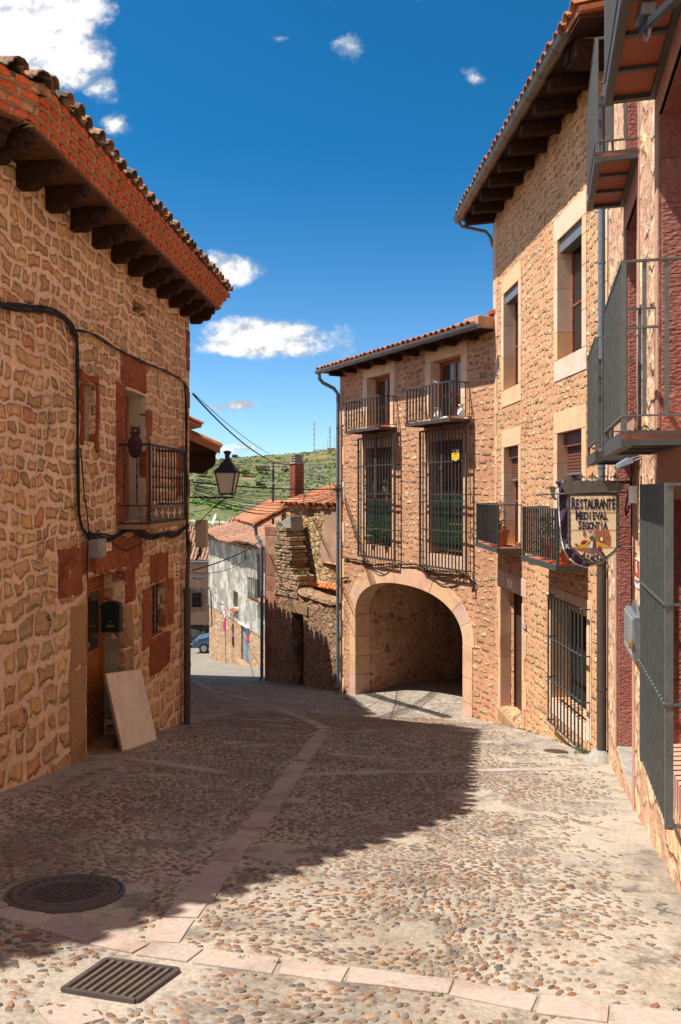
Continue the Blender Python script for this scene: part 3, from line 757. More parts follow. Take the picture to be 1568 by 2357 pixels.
# openings (u0,u1,z0,z1)
bd = (UL(288), UL(336), HL(312,1198), 1.36)            # balcony door
bw = (UL(191), UL(218.5), HL(205,1016), HL(205,884))   # blind window
dr = (UL(200), UL(286), -3.35, -1.02)                  # street door
wn = (UL(349), UL(379), HL(364,1462), HL(364,1342))    # barred window
sl = (UL(306), UL(334), 1.0+HL(320,724)-1.0, 2.62)     # slit under the eave
mb = MB(); wall(mb, 0, LU1, -5.2, TOPL, [bd, bw, dr, wn, sl], 0, .3); shell(mb, 0, LU1, 7.0, -6.0, TOPL, 0, (3.5, TOPL+1.25))
mb.quad((0,0,TOPL),(LU1,0,TOPL),(LU1,7,TOPL),(0,7,TOPL))
def into(mb, F, G):    # vertices given in frame F, moved to frame G
    out = []
    for a, b, c in mb.v:
        p = F.w(a, b); out.append((*G.loc(p.x, p.y), c))
    mb.v = out; return mb
part('wall', mb, M['L'], lh)
m2 = MB(); wall(m2, 0, LBU1, -4.5, TOPL, [], 0, .3); shell(m2, 0, LBU1, 6.5, -4.5, TOPL)
part('wall', into(m2, LB, L), M['L'], lh)
# soffit boards, brackets, tile corbels, roof
def soffit(F, u0, u1):
    m = MB(); m.box(u0, u1, -.47, .02, TOPL+.03, TOPL+.06)
    n = int((u1-u0)/.6)
    return m
E_ = .19
m = soffit(L, -.05, LU1+.2); part('soffit', m, M['woodbrown'], lh)
m = soffit(LB, 0, LBU1+.05); part('soffit', into(m, LB, L), M['woodbrown'], lh)
def bracket(F, u):
    m = MB(); w = .065
    P = [(0.0,TOPL-.22),(-.16,TOPL-.22),(-.20,TOPL-.19),(-.215,TOPL-.165),(-.27,TOPL-.165),(-.32,TOPL-.15),(-.35,TOPL-.11),(-.36,TOPL-.06),(-.40,TOPL-.055),(-.42,TOPL-.02),(-.42,TOPL+.03),(0,TOPL+.03)]
    m.prism_u(P[::-1], u-w, u+w); return m
for i in range(12):
    x = (45,116,176,224,266,303,338,365,390,414)
    z = 7.66+.615*(i-1)
    u = L.loc(-3.7+.0797*z, z)[0]
    if u < LU1+.12: part('bracket', bracket(L, u), M['wooddark'], lh)
for i in range(8): part('bracket', into(bracket(LB, LBU1-.1-i*.62), LB, L), M['wooddark'], lh)
def corbels(F, u0, u1, teeth, bed):
    for k in range(4):
        yf = -(.49+.052*k); zt = TOPL+.062+.068*(k+1)
        bed.box(u0, u1-.03*(k%2), yf+.012, .3, zt-.068, zt-.003)
        n = int((u1-u0)/.205)
        for i in range(n+1):
            u = u0+(i+.5*(k%2))*.205+rnd(-.008,.008); r = .078*rnd(.9,1.1)
            if u+r > u1+.05: continue
            pts = [(u-r, zt-.065), (u+r, zt-.065)]+[(u+r*math.cos(t), zt-.058+.060*math.sin(t)) for t in [math.pi*j/6 for j in range(0,7)]]
            teeth.prism_y(pts, yf-rnd(0,.012), yf+.12)
te, be = MB(), MB(); corbels(L, -.12, LU1+.28, te, be); part('tile_corbels', te, M['tile_new'], lh); part('mortar_bed', be, M['mortar'], lh)
te, be = MB(), MB(); corbels(LB, 0, LBU1+.12, te, be); part('tile_corbels', into(te, LB, L), M['tile_new'], lh); part('mortar_bed', into(be, LB, L), M['mortar'], lh)
ZR = TOPL+.062+.068*4+.01
mb = MB(); tile_roof(mb, -.25, LU1+.32, -.70, ZR-.01, 3.5, ZR+1.25, .235, .36, .088, .018); tile_roof(mb, -.25, LU1+.32, 7.8, ZR-.01, 3.5, ZR+1.25, .5, 1.2, .2)
part('roof', mb, M['tile_top'], lh)
m2 = MB(); tile_roof(m2, 0, LBU1+.2, -.70, ZR-.01, 3.4, ZR+1.2, .24, .36, .088, .018); part('roof', into(m2, LB, L), M['tile_top'], lh)

# far side of the left house, turning away from the street
LC = Fr(tuple(L.w(LU1, 0)), (-.65, .76))
m2 = MB(); wall(m2, 0, 5.6, -6.5, TOPL, [], 0); part('wall', into(m2, LC, L), M['L'], lh)
te, be = MB(), MB(); corbels(LC, -.15, 5.7, te, be); part('tile_corbels', into(te, LC, L), M['tile_new'], lh); part('mortar_bed', into(be, LC, L), M['mortar'], lh)
m2 = MB(); tile_roof(m2, -.2, 5.8, -.70, ZR-.01, 3.0, ZR+1.1, .24, .36, .088, .018); part('roof', into(m2, LC, L), M['tile_top'], lh)
# stones round the openings of the left house
def stones(lst, mat, name, parent, y0=-.012, y1=.1, label=None):
    m = MB()
    for a, b, c, d in lst:
        pts = [(a+rnd(0,.03), c+rnd(0,.02)),(b-rnd(0,.03), c+rnd(0,.02)),(b-rnd(0,.03), d-rnd(0,.03)),(a+rnd(0,.03), d-rnd(0,.03))]
        n = []
        for i in range(4):
            p, q = Vector(pts[i]), Vector(pts[(i+1)%4]); k = max(2, int((q-p).length/.09))
            for j in range(k): n.append(tuple(p.lerp(q, j/k)+Vector((rnd(-.022,.022), rnd(-.022,.022)))))
        m.prism_y(n, y0-rnd(0,.004), y1)
    return part(name, m, mat, parent, label, bevel=.012)
def PXR(F, x0, x1, yt, yb, xm=None):
    xm = xm or (x0+x1)/2; return (F.U(x0), F.U(x1), F.H(xm, yb), F.H(xm, yt))
d0, d1 = dr[0], dr[1]
stones([PXR(L,216,327,1236,1312)], M['redstone'], 'lintel', lh, label='red sandstone lintel over the street door')
stones([PXR(L,132,189,1258,1376), PXR(L,186,216,1240,1320)], M['redstone'], 'red_block', lh)
stones([(d1, UL(318), -1.02-.02, HL(300,1312)), (d1, UL(311), -1.5, -1.03)], M['redstone'], 'jamb', lh)
stones([(d1, UL(306), -2.1, -1.51), (d1, UL(308), -3.5, -2.12)], M['ochrestone'], 'jamb', lh)
stones([(UL(163), d0, -1.98, -1.28), (UL(160), d0-.01, -3.7, -2.0)], M['ochrestone'], 'jamb', lh)
stones([PXR(L,277,337,819,893,300)], M['redstone'], 'lintel', lh, label='dark red lintel above the balcony door')
stones([(UL(265.5), bd[0], bd[2]-.05, 1.42)], M['redstone'], 'jamb', lh)
stones([(bd[1], UL(350), .78, 1.2), (bd[1], UL(347), bd[2]-.05, .77)], M['redstone'], 'jamb', lh)
m = MB(); a, b, c, d = bw; t_ = .085
stones([(a-t_, b+t_, d, d+.13), (a-t_, a, c-.05, d), (b, b+t_, c-.12, d)], M['redstone'], 'window_surround', lh, -.03, .05)
m = MB(); m.box(a, b, .07, .12, c, d); part('infill_panel', m, M['greyplaster'], lh)
stones([PXR(L,345,387,1272,1338)], M['redstone'], 'lintel', lh)
stones([(UL(328), wn[0], wn[2]-.1, wn[3]), (wn[1], UL(400), wn[2]+.04, wn[3]+.03), (wn[0]-.12, UL(391), HL(366,1546), wn[2]-.01)], M['redstone'], 'window_surround', lh)
stones([(UL(409),UL(424),.3,.75),(UL(405),UL(421),-.1,.25)], M['redstone'], 'red_block', lh)
cn = MB(); zz = -3.7
while zz < 2.9:
    h = rnd(.22,.36); e = rnd(.12,.34)
    if random.random() < .62: cn.box(LU1-e, LU1+.012, -.012, .25, zz+.012, zz+h-.01)
    zz += h
part('corner_stones', cn, M['redstone'], lh, bevel=.012)
m = MB(); m.box(sl[0], sl[1], .06, .3, sl[2], sl[3]-.32); part('slit_infill', m, M['redstone'], lh)
m = MB(); m.box(sl[0], sl[1], .2, .3, sl[3]-.32, sl[3]); part('slit_void', m, M['void'], lh)
# plastered reveals
m = MB(); m.box(bd[1]-.004, bd[1]+.05, .005, .27, bd[2], bd[3]); m.box(bd[0], bd[1]-.004, .01, .26, bd[3]-.005, bd[3]+.05); part('plastered_reveal', m, M['plaster'], lh)
m = MB(); m.box(dr[1]-.004, dr[1]+.04, .05, .29, -2.95, -1.95); part('plastered_reveal', m, M['greyplaster'], lh)
# balcony door
dd = part('balcony_door', MB().box(bd[0], bd[1], .25, .29, bd[2], bd[3]), M['doorwood'], lh)
part('glass_pane', MB().box(bd[0]+.12, bd[1]-.12, .243, .262, bd[2]+.6, bd[3]-.15), M['glass'], dd)
# street door with two leaves
sd = MB(); a, b, c, d = dr; mid = a+(b-a)*.42
sd.box(a, b, .28, .30, c, d)
for p, q in ((a+.03, mid-.01), (mid+.01, b-.02)):
    sd.box(p, p+.09, .262, .282, c, d-.03); sd.box(q-.09, q, .262, .282, c, d-.03)
    for z in (c+.0, c+.42, c+.78, d-.95-.02, d-.32, d-.1): sd.box(p+.09, q-.09, .264, .282, z, z+.09)
    for z0, z1 in ((c+.12,c+.39),(c+.54,c+.75),(c+.9,d-1.0),(d-.21,d-.12)): sd.box(p+.12, q-.12, .268, .282, z0+.01, z1-.01)
sdo = part('street_door', sd, M['doorwood'], lh, 'varnished orange brown panelled door standing in a deep reveal', bevel=.006)
for p, q in ((a+.03, mid-.01), (mid+.01, b-.02)):
    part('glass_pane', MB().box(p+.2, q-.19, .262, .277, d-1.0, d-.26), M['glass'], sdo)
m = MB(); m.ball((mid+.06, .245, c+1.0), .025); part('handle', m, M['brass'], sdo, smooth=True)
# doorstep
m = MB(); m.prism_z([(a-.02,.3),(a-.02,-.10),(a+.05,-.42),(a+.62,-.40),(a+.66,.0),(b-.05,.0),(b-.05,.3)], -4.2, -3.21); part('doorstep', m, M['ochrestone'], lh, bevel=.03)
# barred window
part('window_pane', MB().box(wn[0], wn[1], .26, .3, wn[2], wn[3]), M['glass'], lh)
m = MB(); bars(m, wn[0]+.07, wn[1]-.1, 4, .09, wn[2], wn[3], .018); 
for t in (.2,.5,.8): m.box(wn[0], wn[1], .082, .094, lerp(wn[2],wn[3],t)-.008, lerp(wn[2],wn[3],t)+.008)
part('window_bars', m, M['ironblack'], lh)
part('window_sill', MB().prism_u([(-.02,wn[2]-.01),(.26,wn[2]+.05),(.26,wn[2]-.06),(-.02,wn[2]-.06)][::-1], wn[0]-.03, wn[1]+.03), M['redstone'], lh, bevel=.01)

# balcony of the left house
bu0, bu1, by = L.U(272), L.loc(-3.28+.0797*11.92, 11.92)[0], -.42
bal = part('balcony', MB().box(bu0, bu1, by-.02, .05, -.50, -.43), M['ochrestone'], lh, bevel=.015)
m = MB(); m.tube([(bu0,.02,.60),(bu0,by,.60),(bu1,by,.60),(bu1,.02,.60)], .018, 6); m.tube([(bu0,.02,-.19),(bu0,by,-.19),(bu1,by,-.19),(bu1,.02,-.19)], .010, 5); m.tube([(bu0,.02,-.42),(bu0,by,-.42),(bu1,by,-.42),(bu1,.02,-.42)], .010, 5)
def baluster(m, u, y, z0, z1):
    pr = [(.007,0),(.007,.06),(.016,.09),(.009,.12),(.009,.28),(.017,.31),(.009,.34),(.009,.44),(.019,.47),(.009,.5),(.009,.62),(.017,.65),(.009,.68),(.009,.9),(.014,.94),(.007,1)]
    m.lathe((u,y,z0), [(r, t*(z1-z0)) for r, t in pr], 6)
for i in range(13): baluster(m, lerp(bu0, bu1, i/12), by, -.19, .60)
for i in range(2): baluster(m, bu0, lerp(by, .02, (i+1)/2.6), -.19, .60)
for u in (bu0, bu1): m.box(u-.014, u+.014, by-.014, by+.014, -.43, .62)
part('railing', m, M['ironblack'], bal)
m = MB()
def scroll(m, cu, cz, s, y, ax='u', flip=1):
    pts = []
    for i in range(15):
        t = i/14; a = t*2*math.pi*1.35; r = s*(.95-.72*t); du, dz = flip*r*math.cos(a), r*math.sin(a)
        pts.append((cu+du, y, cz+dz) if ax == 'u' else (y, cu+du, cz+dz))
    m.tube(pts, .007, 4)
n = 6
for i in range(n):
    c = lerp(bu0, bu1, (i+.5)/n); w = (bu1-bu0)/n
    for s, f in ((-.05,1),(.05,-1)):
        scroll(m, c+s, -.25, .045, by, 'u', f); scroll(m, c+s, -.36, .045, by, 'u', f)
    m.tube([(c-w/2,by,-.42),(c,by,-.305),(c+w/2,by,-.42)], .007, 4); m.tube([(c-w/2,by,-.19),(c,by,-.305),(c+w/2,by,-.19)], .007, 4)
for c in (-.3,-.12):
    scroll(m, c, -.25, .045, bu0, 'y', 1); scroll(m, c, -.36, .045, bu0, 'y', -1)
part('scroll_panel', m, M['irongreen'], bal)
# owl decoy on the balcony rail
oc = (bu0+.02, -.22, .43)
ow = thing('owl_figure', 'dark purple plastic owl decoy perched on the side rail of the left balcony', 'owl decoy', L, oc)
m = MB(); m.lathe((oc[0],oc[1],oc[2]), [(.04,0),(.075,.05),(.09,.14),(.085,.22),(.06,.27),(.045,.285),(.066,.31),(.07,.35),(.05,.39),(.012,.405)], 14); part('body', m, M['owl'], ow, smooth=True)
m = MB()
for s in (-1,1): m.tube([(oc[0]+.01,oc[1]+s*.045,oc[2]+.37),(oc[0],oc[1]+s*.06,oc[2]+.43)], [.02,.002], 5)
part('ear_tuft', m, M['ironblack'], ow)
m = MB()
for s in (-1,1): m.disc((oc[0]-.06,oc[1]+s*.028,oc[2]+.345), .010, (-1,0,0), .012, 10)
part('eyes', m, M['inkyellow'], ow)
m = MB(); m.tube([(oc[0]-.06,oc[1],oc[2]+.33),(oc[0]-.09,oc[1],oc[2]+.31)], [.012,.002], 5); part('beak', m, M['ironblack'], ow)

# meter box, number plaque, street sign, mailbox, board
F = L
a = PXR(L,200,220,1240,1283); c_ = (a[0],0,a[2])
mbx = thing('meter_box', 'grey plastic meter box on the red stone beside the door lintel of the left house', 'meter box', L, c_)
part('box', MB().box(a[0],a[1],-.14,-.014,a[2],a[3]), M['greybox'], mbx, bevel=.01)
m = MB(); m.disc(((a[0]+a[1])/2+.02,-.141,(a[2]+a[3])/2+.04), .035, (0,-1,0), .003, 18); part('dial_cover', m, M['beigebox'], mbx)
m = MB(); m.box(a[0]+.02,a[0]+.06,-.143,-.1405,a[2]+.02,a[2]+.08); part('sticker', m, M['inkblue'], mbx)
a = PXR(L,240,252,1240,1268)
pl = thing('number_plaque', 'cream house number plaque reading 1 above the varnished street door', 'house number', L, (a[0],0,a[2]))
part('plate', MB().box(a[0],a[1],-.03,-.014,a[2],a[3]), M['cream'], pl); m = MB(); text_into(m, '1.', (a[0]+a[1])/2, (a[2]+a[3])/2, -.031, .13, .9, bold=.02); part('digit', m, M['ink'], pl)
a = PXR(L,398,409.5,1297,1326)
ss = thing('street_name_sign', 'cream tiled street name sign near the far corner of the left house', 'street sign', L, (a[0],0,a[2]))
part('tile_plate', MB().box(a[0],a[1],-.025,-.004,a[2]-.02,a[3]+.02), M['cream'], ss)
m = MB(); mu = (a[0]+a[1])/2; hh = (a[3]-a[2]+.04)
for i, (s, k) in enumerate((('CALLE',.9),('DEL',.8),('PORTAL',.9),('MAYOR',.9))): text_into(m, s, mu, a[3]+.02-hh*(i+.5)/4, -.026, hh*.2, k, bold=.02)
part('lettering', m, M['ink'], ss)
# mailbox hangs on the far reveal, facing the street corner
fu = dr[1]-.05; zc = -1.64
ml = thing('mailbox', 'dark green arched metal mailbox in the reveal of the left house door', 'mailbox', L, (fu,.13,-1.85))
m = MB(); hw = .125; 
pts = [(-hw,-1.85),(hw,-1.85),(hw,-1.50)]+[(hw*math.cos(t), -1.50+.055*math.sin(t)) for t in [math.pi*j/8 for j in range(1,8)]]+[(-hw,-1.50)]
m.add([(fu-.07, .14+p, z) for p, z in pts]+[(fu+.045, .14+p, z) for p, z in pts], [tuple(range(len(pts))), tuple(range(2*len(pts)-1,len(pts)-1,-1))]+[(i,i+len(pts),(i+1)%len(pts)+len(pts),(i+1)%len(pts)) for i in range(len(pts))])
part('box', m, M['greenbox'], ml, bevel=.006)
part('lid', MB().box(fu-.085, fu-.06, .14-hw-.008, .14+hw+.008, -1.53,-1.505), M['greenbox'], ml)
part('name_plate', MB().box(fu-.076, fu-.068, .09, .19, -1.78,-1.755), M['brass'], ml)
m = MB(); m.disc((fu-.071,.14,-1.71), .011, (-1,0,0), .01, 10); part('lock', m, M['brass'], ml)
# leaning board
P1 = gpix(283,1733); P2 = gpix(362,1703); 
q1 = L.loc(P1.x,P1.y); q2 = L.loc(P2.x,P2.y)
z1, z2 = ground(P1.x,P1.y), ground(P2.x,P2.y)
bl = Vector((q1[0],q1[1],z1)); br = Vector((q2[0],q2[1],z2)); t1 = Vector((*L.px(243,1549.6,-.05)[:1],-.05,L.px(243,1549.6,-.05)[1])); 
t1 = bl+(t1-bl); t2 = Vector((*L.px(325,1538.6,-.09)[:1],-.09,L.px(325,1538.6,-.09)[1]))
nrm = (br-bl).cross(t1-bl).normalized(); nrm = -nrm if nrm.y < 0 else nrm
bo = thing('leaning_board', 'scuffed white board with stapled edges leaning beside the door of the left house', 'board', L, tuple(bl))
m = MB(); f4 = [bl,br,t2,t1]; m.add(f4+[p+nrm*.03 for p in f4], [(0,1,2,3),(7,6,5,4),(0,4,5,1),(1,5,6,2),(2,6,7,3),(3,7,4,0)])
part('panel', m, M['ply'], bo)
m = MB(); cc = sum(f4, Vector())/4; g = [cc+(p-cc)*.985-nrm*.003 for p in f4]; m.add(g+[p+nrm*.004 for p in g], [(0,1,2,3),(7,6,5,4),(0,4,5,1),(1,5,6,2),(2,6,7,3),(3,7,4,0)])
part('painted_face', m, M['whiteboard'], bo)
m = MB()
for i in range(4):
    p, q = f4[i], f4[(i+1)%4]
    for j in range(9):
        r = cc+(p.lerp(q,(j+.5)/9)-cc)*.965-nrm*.005; m.box(r.x-.008,r.x+.008,r.y-.003,r.y+.003,r.z-.003,r.z+.003)
part('staples', m, M['steelcover'], bo)

# corner downpipe and wall cables of the left house
pu = L.U(431,-.10)
m = MB(); gz = ground(*L.w(pu,-.10)); m.tube([(pu,-.10,gz),(pu,-.10,-1.63)], .06, 12); m.tube([(pu,-.10,-1.70),(pu,-.10,-1.62)], .068, 12); m.tube([(pu,-.10,-2.9),(pu,-.10,-2.86)], .067, 12)
m.tube([(pu,-.10,-1.63),(pu,-.11,-1.2),(pu+.07,-.12,-.95),(pu+.1,-.13,-.85)], .035, 8)
part('corner_pipe', m, M['pipebrown'], lh, smooth=False)
def wirebundle(name, label, F, pts, n, r, spread, base, group=None, mat=None, seed=1, wob=.02):
    random.seed(seed); m = MB()
    for k in range(n):
        ph = rnd(0,6); off = (rnd(-spread,spread), rnd(-spread,spread)); P = []
        full = []
        for a, b in zip(pts, pts[1:]):
            a, b = Vector(a), Vector(b); st = max(1, int((b-a).length/.14))
            full += [a.lerp(b, i/st) for i in range(st)]
        full.append(Vector(pts[-1]))
        full = [full[0]]+[ (full[i-1]+full[i]*2+full[i+1])/4 for i in range(1,len(full)-1)]+[full[-1]]
        for i, p in enumerate(full):
            w = wob*math.sin(i*.9+ph)+off[0]; w2 = wob*math.cos(i*.7+ph*2)+off[1]
            P.append((p.x+ (w2*.5 if F is not WORLD else 0), min(p.y-abs(w)*.6, -.012) if F is not WORLD else p.y+w, p.z+w2))
        m.tube(P, r, 5)
    return solo(name, m, mat or M['wire'], label, 'cable', F, base, group)
def PL(F, x, y, off=-.03): u, h = F.px(x, y, off); return (u, off, h)
wirebundle('cable_bundle', 'thick black cable bundle running along the upper left house wall down to the vertical drop', L, [PL(L,-30,689),PL(L,0,701),PL(L,60,708),PL(L,136,722),PL(L,165,742),PL(L,176,775)], 6, .013, .03, PL(L,0,701), seed=3)
wirebundle('cable_bundle', 'vertical black cable drop beside the small red framed window of the left house', L, [PL(L,176,770),PL(L,178,900),PL(L,178,1050),PL(L,180,1180),PL(L,184,1222),PL(L,203,1236)], 5, .014, .022, PL(L,180,1222), seed=4, wob=.008)
wirebundle('cable_bundle', 'drooping black cable bundle crossing under the small balcony of the left house', L, [PL(L,203,1236),PL(L,240,1240),PL(L,262,1235),PL(L,290,1221,-.05),PL(L,310,1224),PL(L,352,1236),PL(L,400,1230),PL(L,434,1213)], 6, .012, .025, PL(L,300,1224), seed=5, wob=.03)
wirebundle('cable_bundle', 'thin cable crossing the upper wall above the left balcony to the house corner', L, [PL(L,176,760),PL(L,205,765),PL(L,250,792),PL(L,312,826),PL(L,370,850),PL(L,418,873),PL(L,434,900)], 3, .009, .012, PL(L,312,826), seed=6, wob=.012)
wirebundle('cable_bundle', 'tangled black cables running down the far corner of the left house', L, [(pu+.05,-.04,1.75),(pu+.1,-.05,1.2),(pu+.06,-.06,.4),(pu+.08,-.06,-.5),(pu+.08,-.08,-1.0)], 5, .013, .03, (pu,-.05,-.5), seed=7)
wirebundle('meter_cable', 'two black cables hanging from the meter box beside the varnished door', L, [PL(L,200,1246,-.06),PL(L,196,1275,-.04),PL(L,202,1327,-.03)], 2, .009, .02, PL(L,200,1300), seed=8)
wirebundle('loose_wire', 'thin loose wire drooping across the red lintel above the left house door', L, [PL(L,235,1238),PL(L,262,1257),PL(L,290,1265),PL(L,318,1256),PL(L,345,1240)], 1, .006, .0, PL(L,290,1262), seed=9)
wirebundle('loose_wire', 'thin wire hanging beside the vertical cable drop left of the balcony', L, [PL(L,184,1035),PL(L,190,1110),PL(L,200,1170),PL(L,203,1235)], 1, .008, .0, PL(L,190,1110), seed=10)
cb = thing('junction_box', 'beige plastic cable box at the left house corner below the lantern arm', 'junction box', L, (LU1+.1,-.2,-.9))
part('box', MB().box(LU1+.03, LU1+.13, -.30,-.09,-.98,-.5), M['beigebox'], cb, bevel=.02)
part('cable_gland', MB().tube([(LU1+.08,-.18,-.98),(LU1+.08,-.16,-1.1),(LU1+.05,-.1,-1.2)], .02, 6), M['wire'], cb)
random.seed(11)
# street lantern on its arm at the corner
lu = LU1+.02
arm_z = HL(437,1145); tip = -.78
la = thing('street_lantern', 'black wall lantern with frosted glass on an iron arm at the left house corner', 'street lamp', L, (lu,0,arm_z))
m = MB(); m.box(lu-.012,lu+.012,tip,0,arm_z-.014,arm_z+.014); m.tube([(lu,-.02,arm_z-.5),(lu,-.12,arm_z-.48),(lu,-.5,arm_z-.09),(lu,-.66,arm_z-.01)], .008, 5)
for i, s in ((-.12,.07),(-.6,.05)):
    pts = []
    for j in range(14):
        t = j/13; a = t*2*math.pi*1.3; r = s*(1-.7*t); pts.append((lu, i+r*math.cos(a), arm_z-.10+r*math.sin(a)))
    m.tube(pts, .006, 4)
part('arm', m, M['ironblack'], la)
cy = -.66; zb = arm_z+.06
m = MB(); 
def frust(m, cu, cy, z0, z1, a0, a1): 
    m.add([(cu-a0,cy-a0,z0),(cu+a0,cy-a0,z0),(cu+a0,cy+a0,z0),(cu-a0,cy+a0,z0),(cu-a1,cy-a1,z1),(cu+a1,cy-a1,z1),(cu+a1,cy+a1,z1),(cu-a1,cy+a1,z1)],[(3,2,1,0),(4,5,6,7),(0,1,5,4),(1,2,6,5),(2,3,7,6),(3,0,4,7)])
m.tube([(lu,cy-.07,arm_z),(lu,cy-.09,arm_z+.04),(lu,cy-.05,zb)], .01, 5); m.tube([(lu,cy+.07,arm_z),(lu,cy+.09,arm_z+.04),(lu,cy+.05,zb)], .01, 5)
for sx in (-1,1):
    for sy in (-1,1): m.tube([(lu+sx*.105,cy+sy*.105,zb),(lu+sx*.175,cy+sy*.175,zb+.37)], .013, 4)
frust(m, lu, cy, zb-.015, zb+.015, .115, .118); frust(m, lu, cy, zb+.36, zb+.385, .19, .2)
part('lantern_frame', m, M['ironblack'], la)
m = MB(); frust(m, lu, cy, zb+.01, zb+.36, .098, .165); part('lantern_glass', m, M['frosted'], la)
m = MB(); frust(m, lu, cy, zb+.385, zb+.43, .19, .15); frust(m, lu, cy, zb+.43, zb+.55, .15, .075); frust(m, lu, cy, zb+.55, zb+.60, .06,.06); frust(m, lu, cy, zb+.60, zb+.68, .035,.035); frust(m, lu, cy, zb+.68, zb+.73, .04,.065); frust(m, lu, cy, zb+.73, zb+.745, .05,.03)
part('lantern_cap', m, M['ironblack'], la)
# ================================================================ right house (stone, gutter on dark rafters)
R = Fr((4.1-.0513*16.85, 16.85), (.0513, -1)); RU1 = R.loc(4.1-.0513*10.5, 10.5)[0]
random.seed(20)
rh = thing('stone_house', 'tall sunlit stone house on the right with dark rafters, bronze gutter and two small balconies', 'house', R, (0,0,-4.9))
def hole(F, x0, x1, xt, yt, xb, yb): return (F.U(x0), F.U(x1), F.H(xb, yb), F.H(xt, yt))
wA = hole(R,1160,1194.5,1194.5,645,1194.4,883); wB = hole(R,1284,1341,1341,500,1341,801)
wC = hole(R,1160.7,1194.4,1194.4,1024,1194,1262); wC = (wC[0],wC[1],-1.07,wC[3])
wD = hole(R,1283.7,1340.5,1340.5,985.7,1340,1290); wD = (wD[0],wD[1],-1.07,wD[3])
dE = hole(R,1152.7,1202.4,1202.4,1373,1152.7,1625)
gF = (R.U(1272), R.U(1352), -3.35, -1.8)
RTOP = 5.80
mb = MB(); wall(mb, 0, RU1, -6.5, RTOP, [wA,wB,wC,wD,dE,gF], 0, .3); shell(mb, 0, RU1, 9, -6.5, RTOP, 0)
part('wall', mb, M['Rw'], rh)
def surround(F, h, parent, mats, jw=.2, lh_=.3, sill=.3, proud=.012, dep=.31, name='window_surround', sillmat=None, over=.0, prng=.06):
    a, b, c, d = h
    m = MB(); stack(m, a-jw, a+.003, -proud, dep, c, d, .42, .7, .0); stack(m, b-.003, b+jw, -proud, dep, c, d, .42, .7, .0)
    m.box(a-jw-over, b+jw+over, -proud-.002, dep, d+.003, d+lh_)
    if sill: m.box(a-jw, b+jw, -proud-.001, dep+.01, c-sill, c-.004)
    return part(name, m, mats, parent, bevel=.006)
for h, jw, l_, sl_ in ((wA,.17,.33,.33),(wB,.17,.36,.33),(wC,.16,.34,0),(wD,.17,.34,0)): surround(R, h, rh, M['palestone'], jw, l_, sl_)
m = MB(); a,b,c,d = dE; z = c-.35; i = 0
while z < d-.1:
    h = rnd(.4,.52); zt = min(z+h, d); e1 = .13+.1*(i%2); e2 = .16+.12*((i+1)%2)
    m.box(a-e1, a+.003, -.012, .2, z+.003, zt-.003); m.box(b-.003, b+e2, -.013, .2, z+.003-.1, zt-.003-.1); z += h; i += 1
m.box(a-.22, b+.3, -.014, .2, d+.003, d+.33)
part('door_surround', m, M['pinkstone'], rh, bevel=.006)
# windows
def sash(parent, h, y=.24, box=True, top=None, halfopen=0):
    a,b,c,d = h; w = part('window', MB().box(a, b, y+.05, y+.07, c, d), M['void'], parent)
    m = MB(); t = .05
    m.box(a,a+t,y,y+.05,c,d); m.box(b-t,b,y,y+.05,c,d); m.box(a+t,b-t,y,y+.05,c,c+t); m.box(a+t,b-t,y,y+.05,d-t,d)
    mid = (a+b)/2; m.box(mid-.035,mid+.035,y-.004,y+.045,c+t,d-t); m.box(a+t,mid-.035,y+.005,y+.04,lerp(c,d,.45)-.02,lerp(c,d,.45)+.02); m.box(mid+.035,b-t,y+.005,y+.04,lerp(c,d,.45)-.02,lerp(c,d,.45)+.02)
    part('frame', m, M['frame_wood'], w, bevel=.004)
    part('pane', MB().box(a+t, b-t, y+.02, y+.028, c+t, d-t), M['glass'], w)
    return w
def slats(parent, a, b, z0, z1, y, mat, name='roller_shutter'):
    m = MB(); n = max(2, int((z1-z0)/.045))
    for i in range(n):
        z = lerp(z0,z1,i/n); m.prism_u([(y,z),(y-.012,z+.012),(y-.012,z+(z1-z0)/n-.008),(y,z+(z1-z0)/n-.002)][::-1], a+.01, b-.01)
    m.box(a+.01,b-.01,y,y+.015,z0,z1)
    return part(name, m, mat, parent)
for h in (wA, wB):
    sash(rh, h, .22); a,b,c,d = h
    part('shutter_box', MB().box(a+.005, b-.005, .03, .22, d-.2, d-.005), M['shutterbox'], rh, bevel=.004)
for h in (wC, wD):
    sash(rh, h, .22); a,b,c,d = h
    part('shutter_box', MB().box(a+.005, b-.005, .10, .22, d-.22, d-.005), M['shutter'], rh, bevel=.004)
    slats(rh, a, b, d-.62, d-.22, .17, M['shutter']); part('shutter_bar', MB().box(a+.01,b-.01,.15,.175,d-.66,d-.62), M['shutterbox'], rh)
# door
a,b,c,d = dE
m = MB(); m.box(a,b,.30,.34,c-.6,d); m.box(a,a+.09,.25,.30,c-.6,d); m.box(b-.09,b,.25,.30,c-.6,d); m.box(a+.09,b-.09,.25,.30,d-.09,d)
for q in (.32,.5,.68): m.box(lerp(a,b,q)-.02, lerp(a,b,q)+.02, .28,.30,c-.6,d-.09)
do = part('street_door', m, wood('dark_door_wood', (.10,.045,.025), (.04,.02,.012), (14,14,2)), rh)
m = MB(); m.tube([(b-.3,.26,c+.9),(b-.3,.22,c+1.0),(b-.3,.26,c+1.1)], .01, 5); part('handle', m, M['steelcover'], do)
part('reveal_render', MB().box(a-.003, a+.006, .2, .3, c-.6, d), M['brown_render'], rh)
m = MB(); m.box(a-.02, b+.03, -.06, .3, c-.9, c-.02); m.box(a+.25, b+.05, -.22,-.06, c-1.2, c-.22); m.box(a+.6,b+.08,-.34,-.22,c-1.3,c-.38)
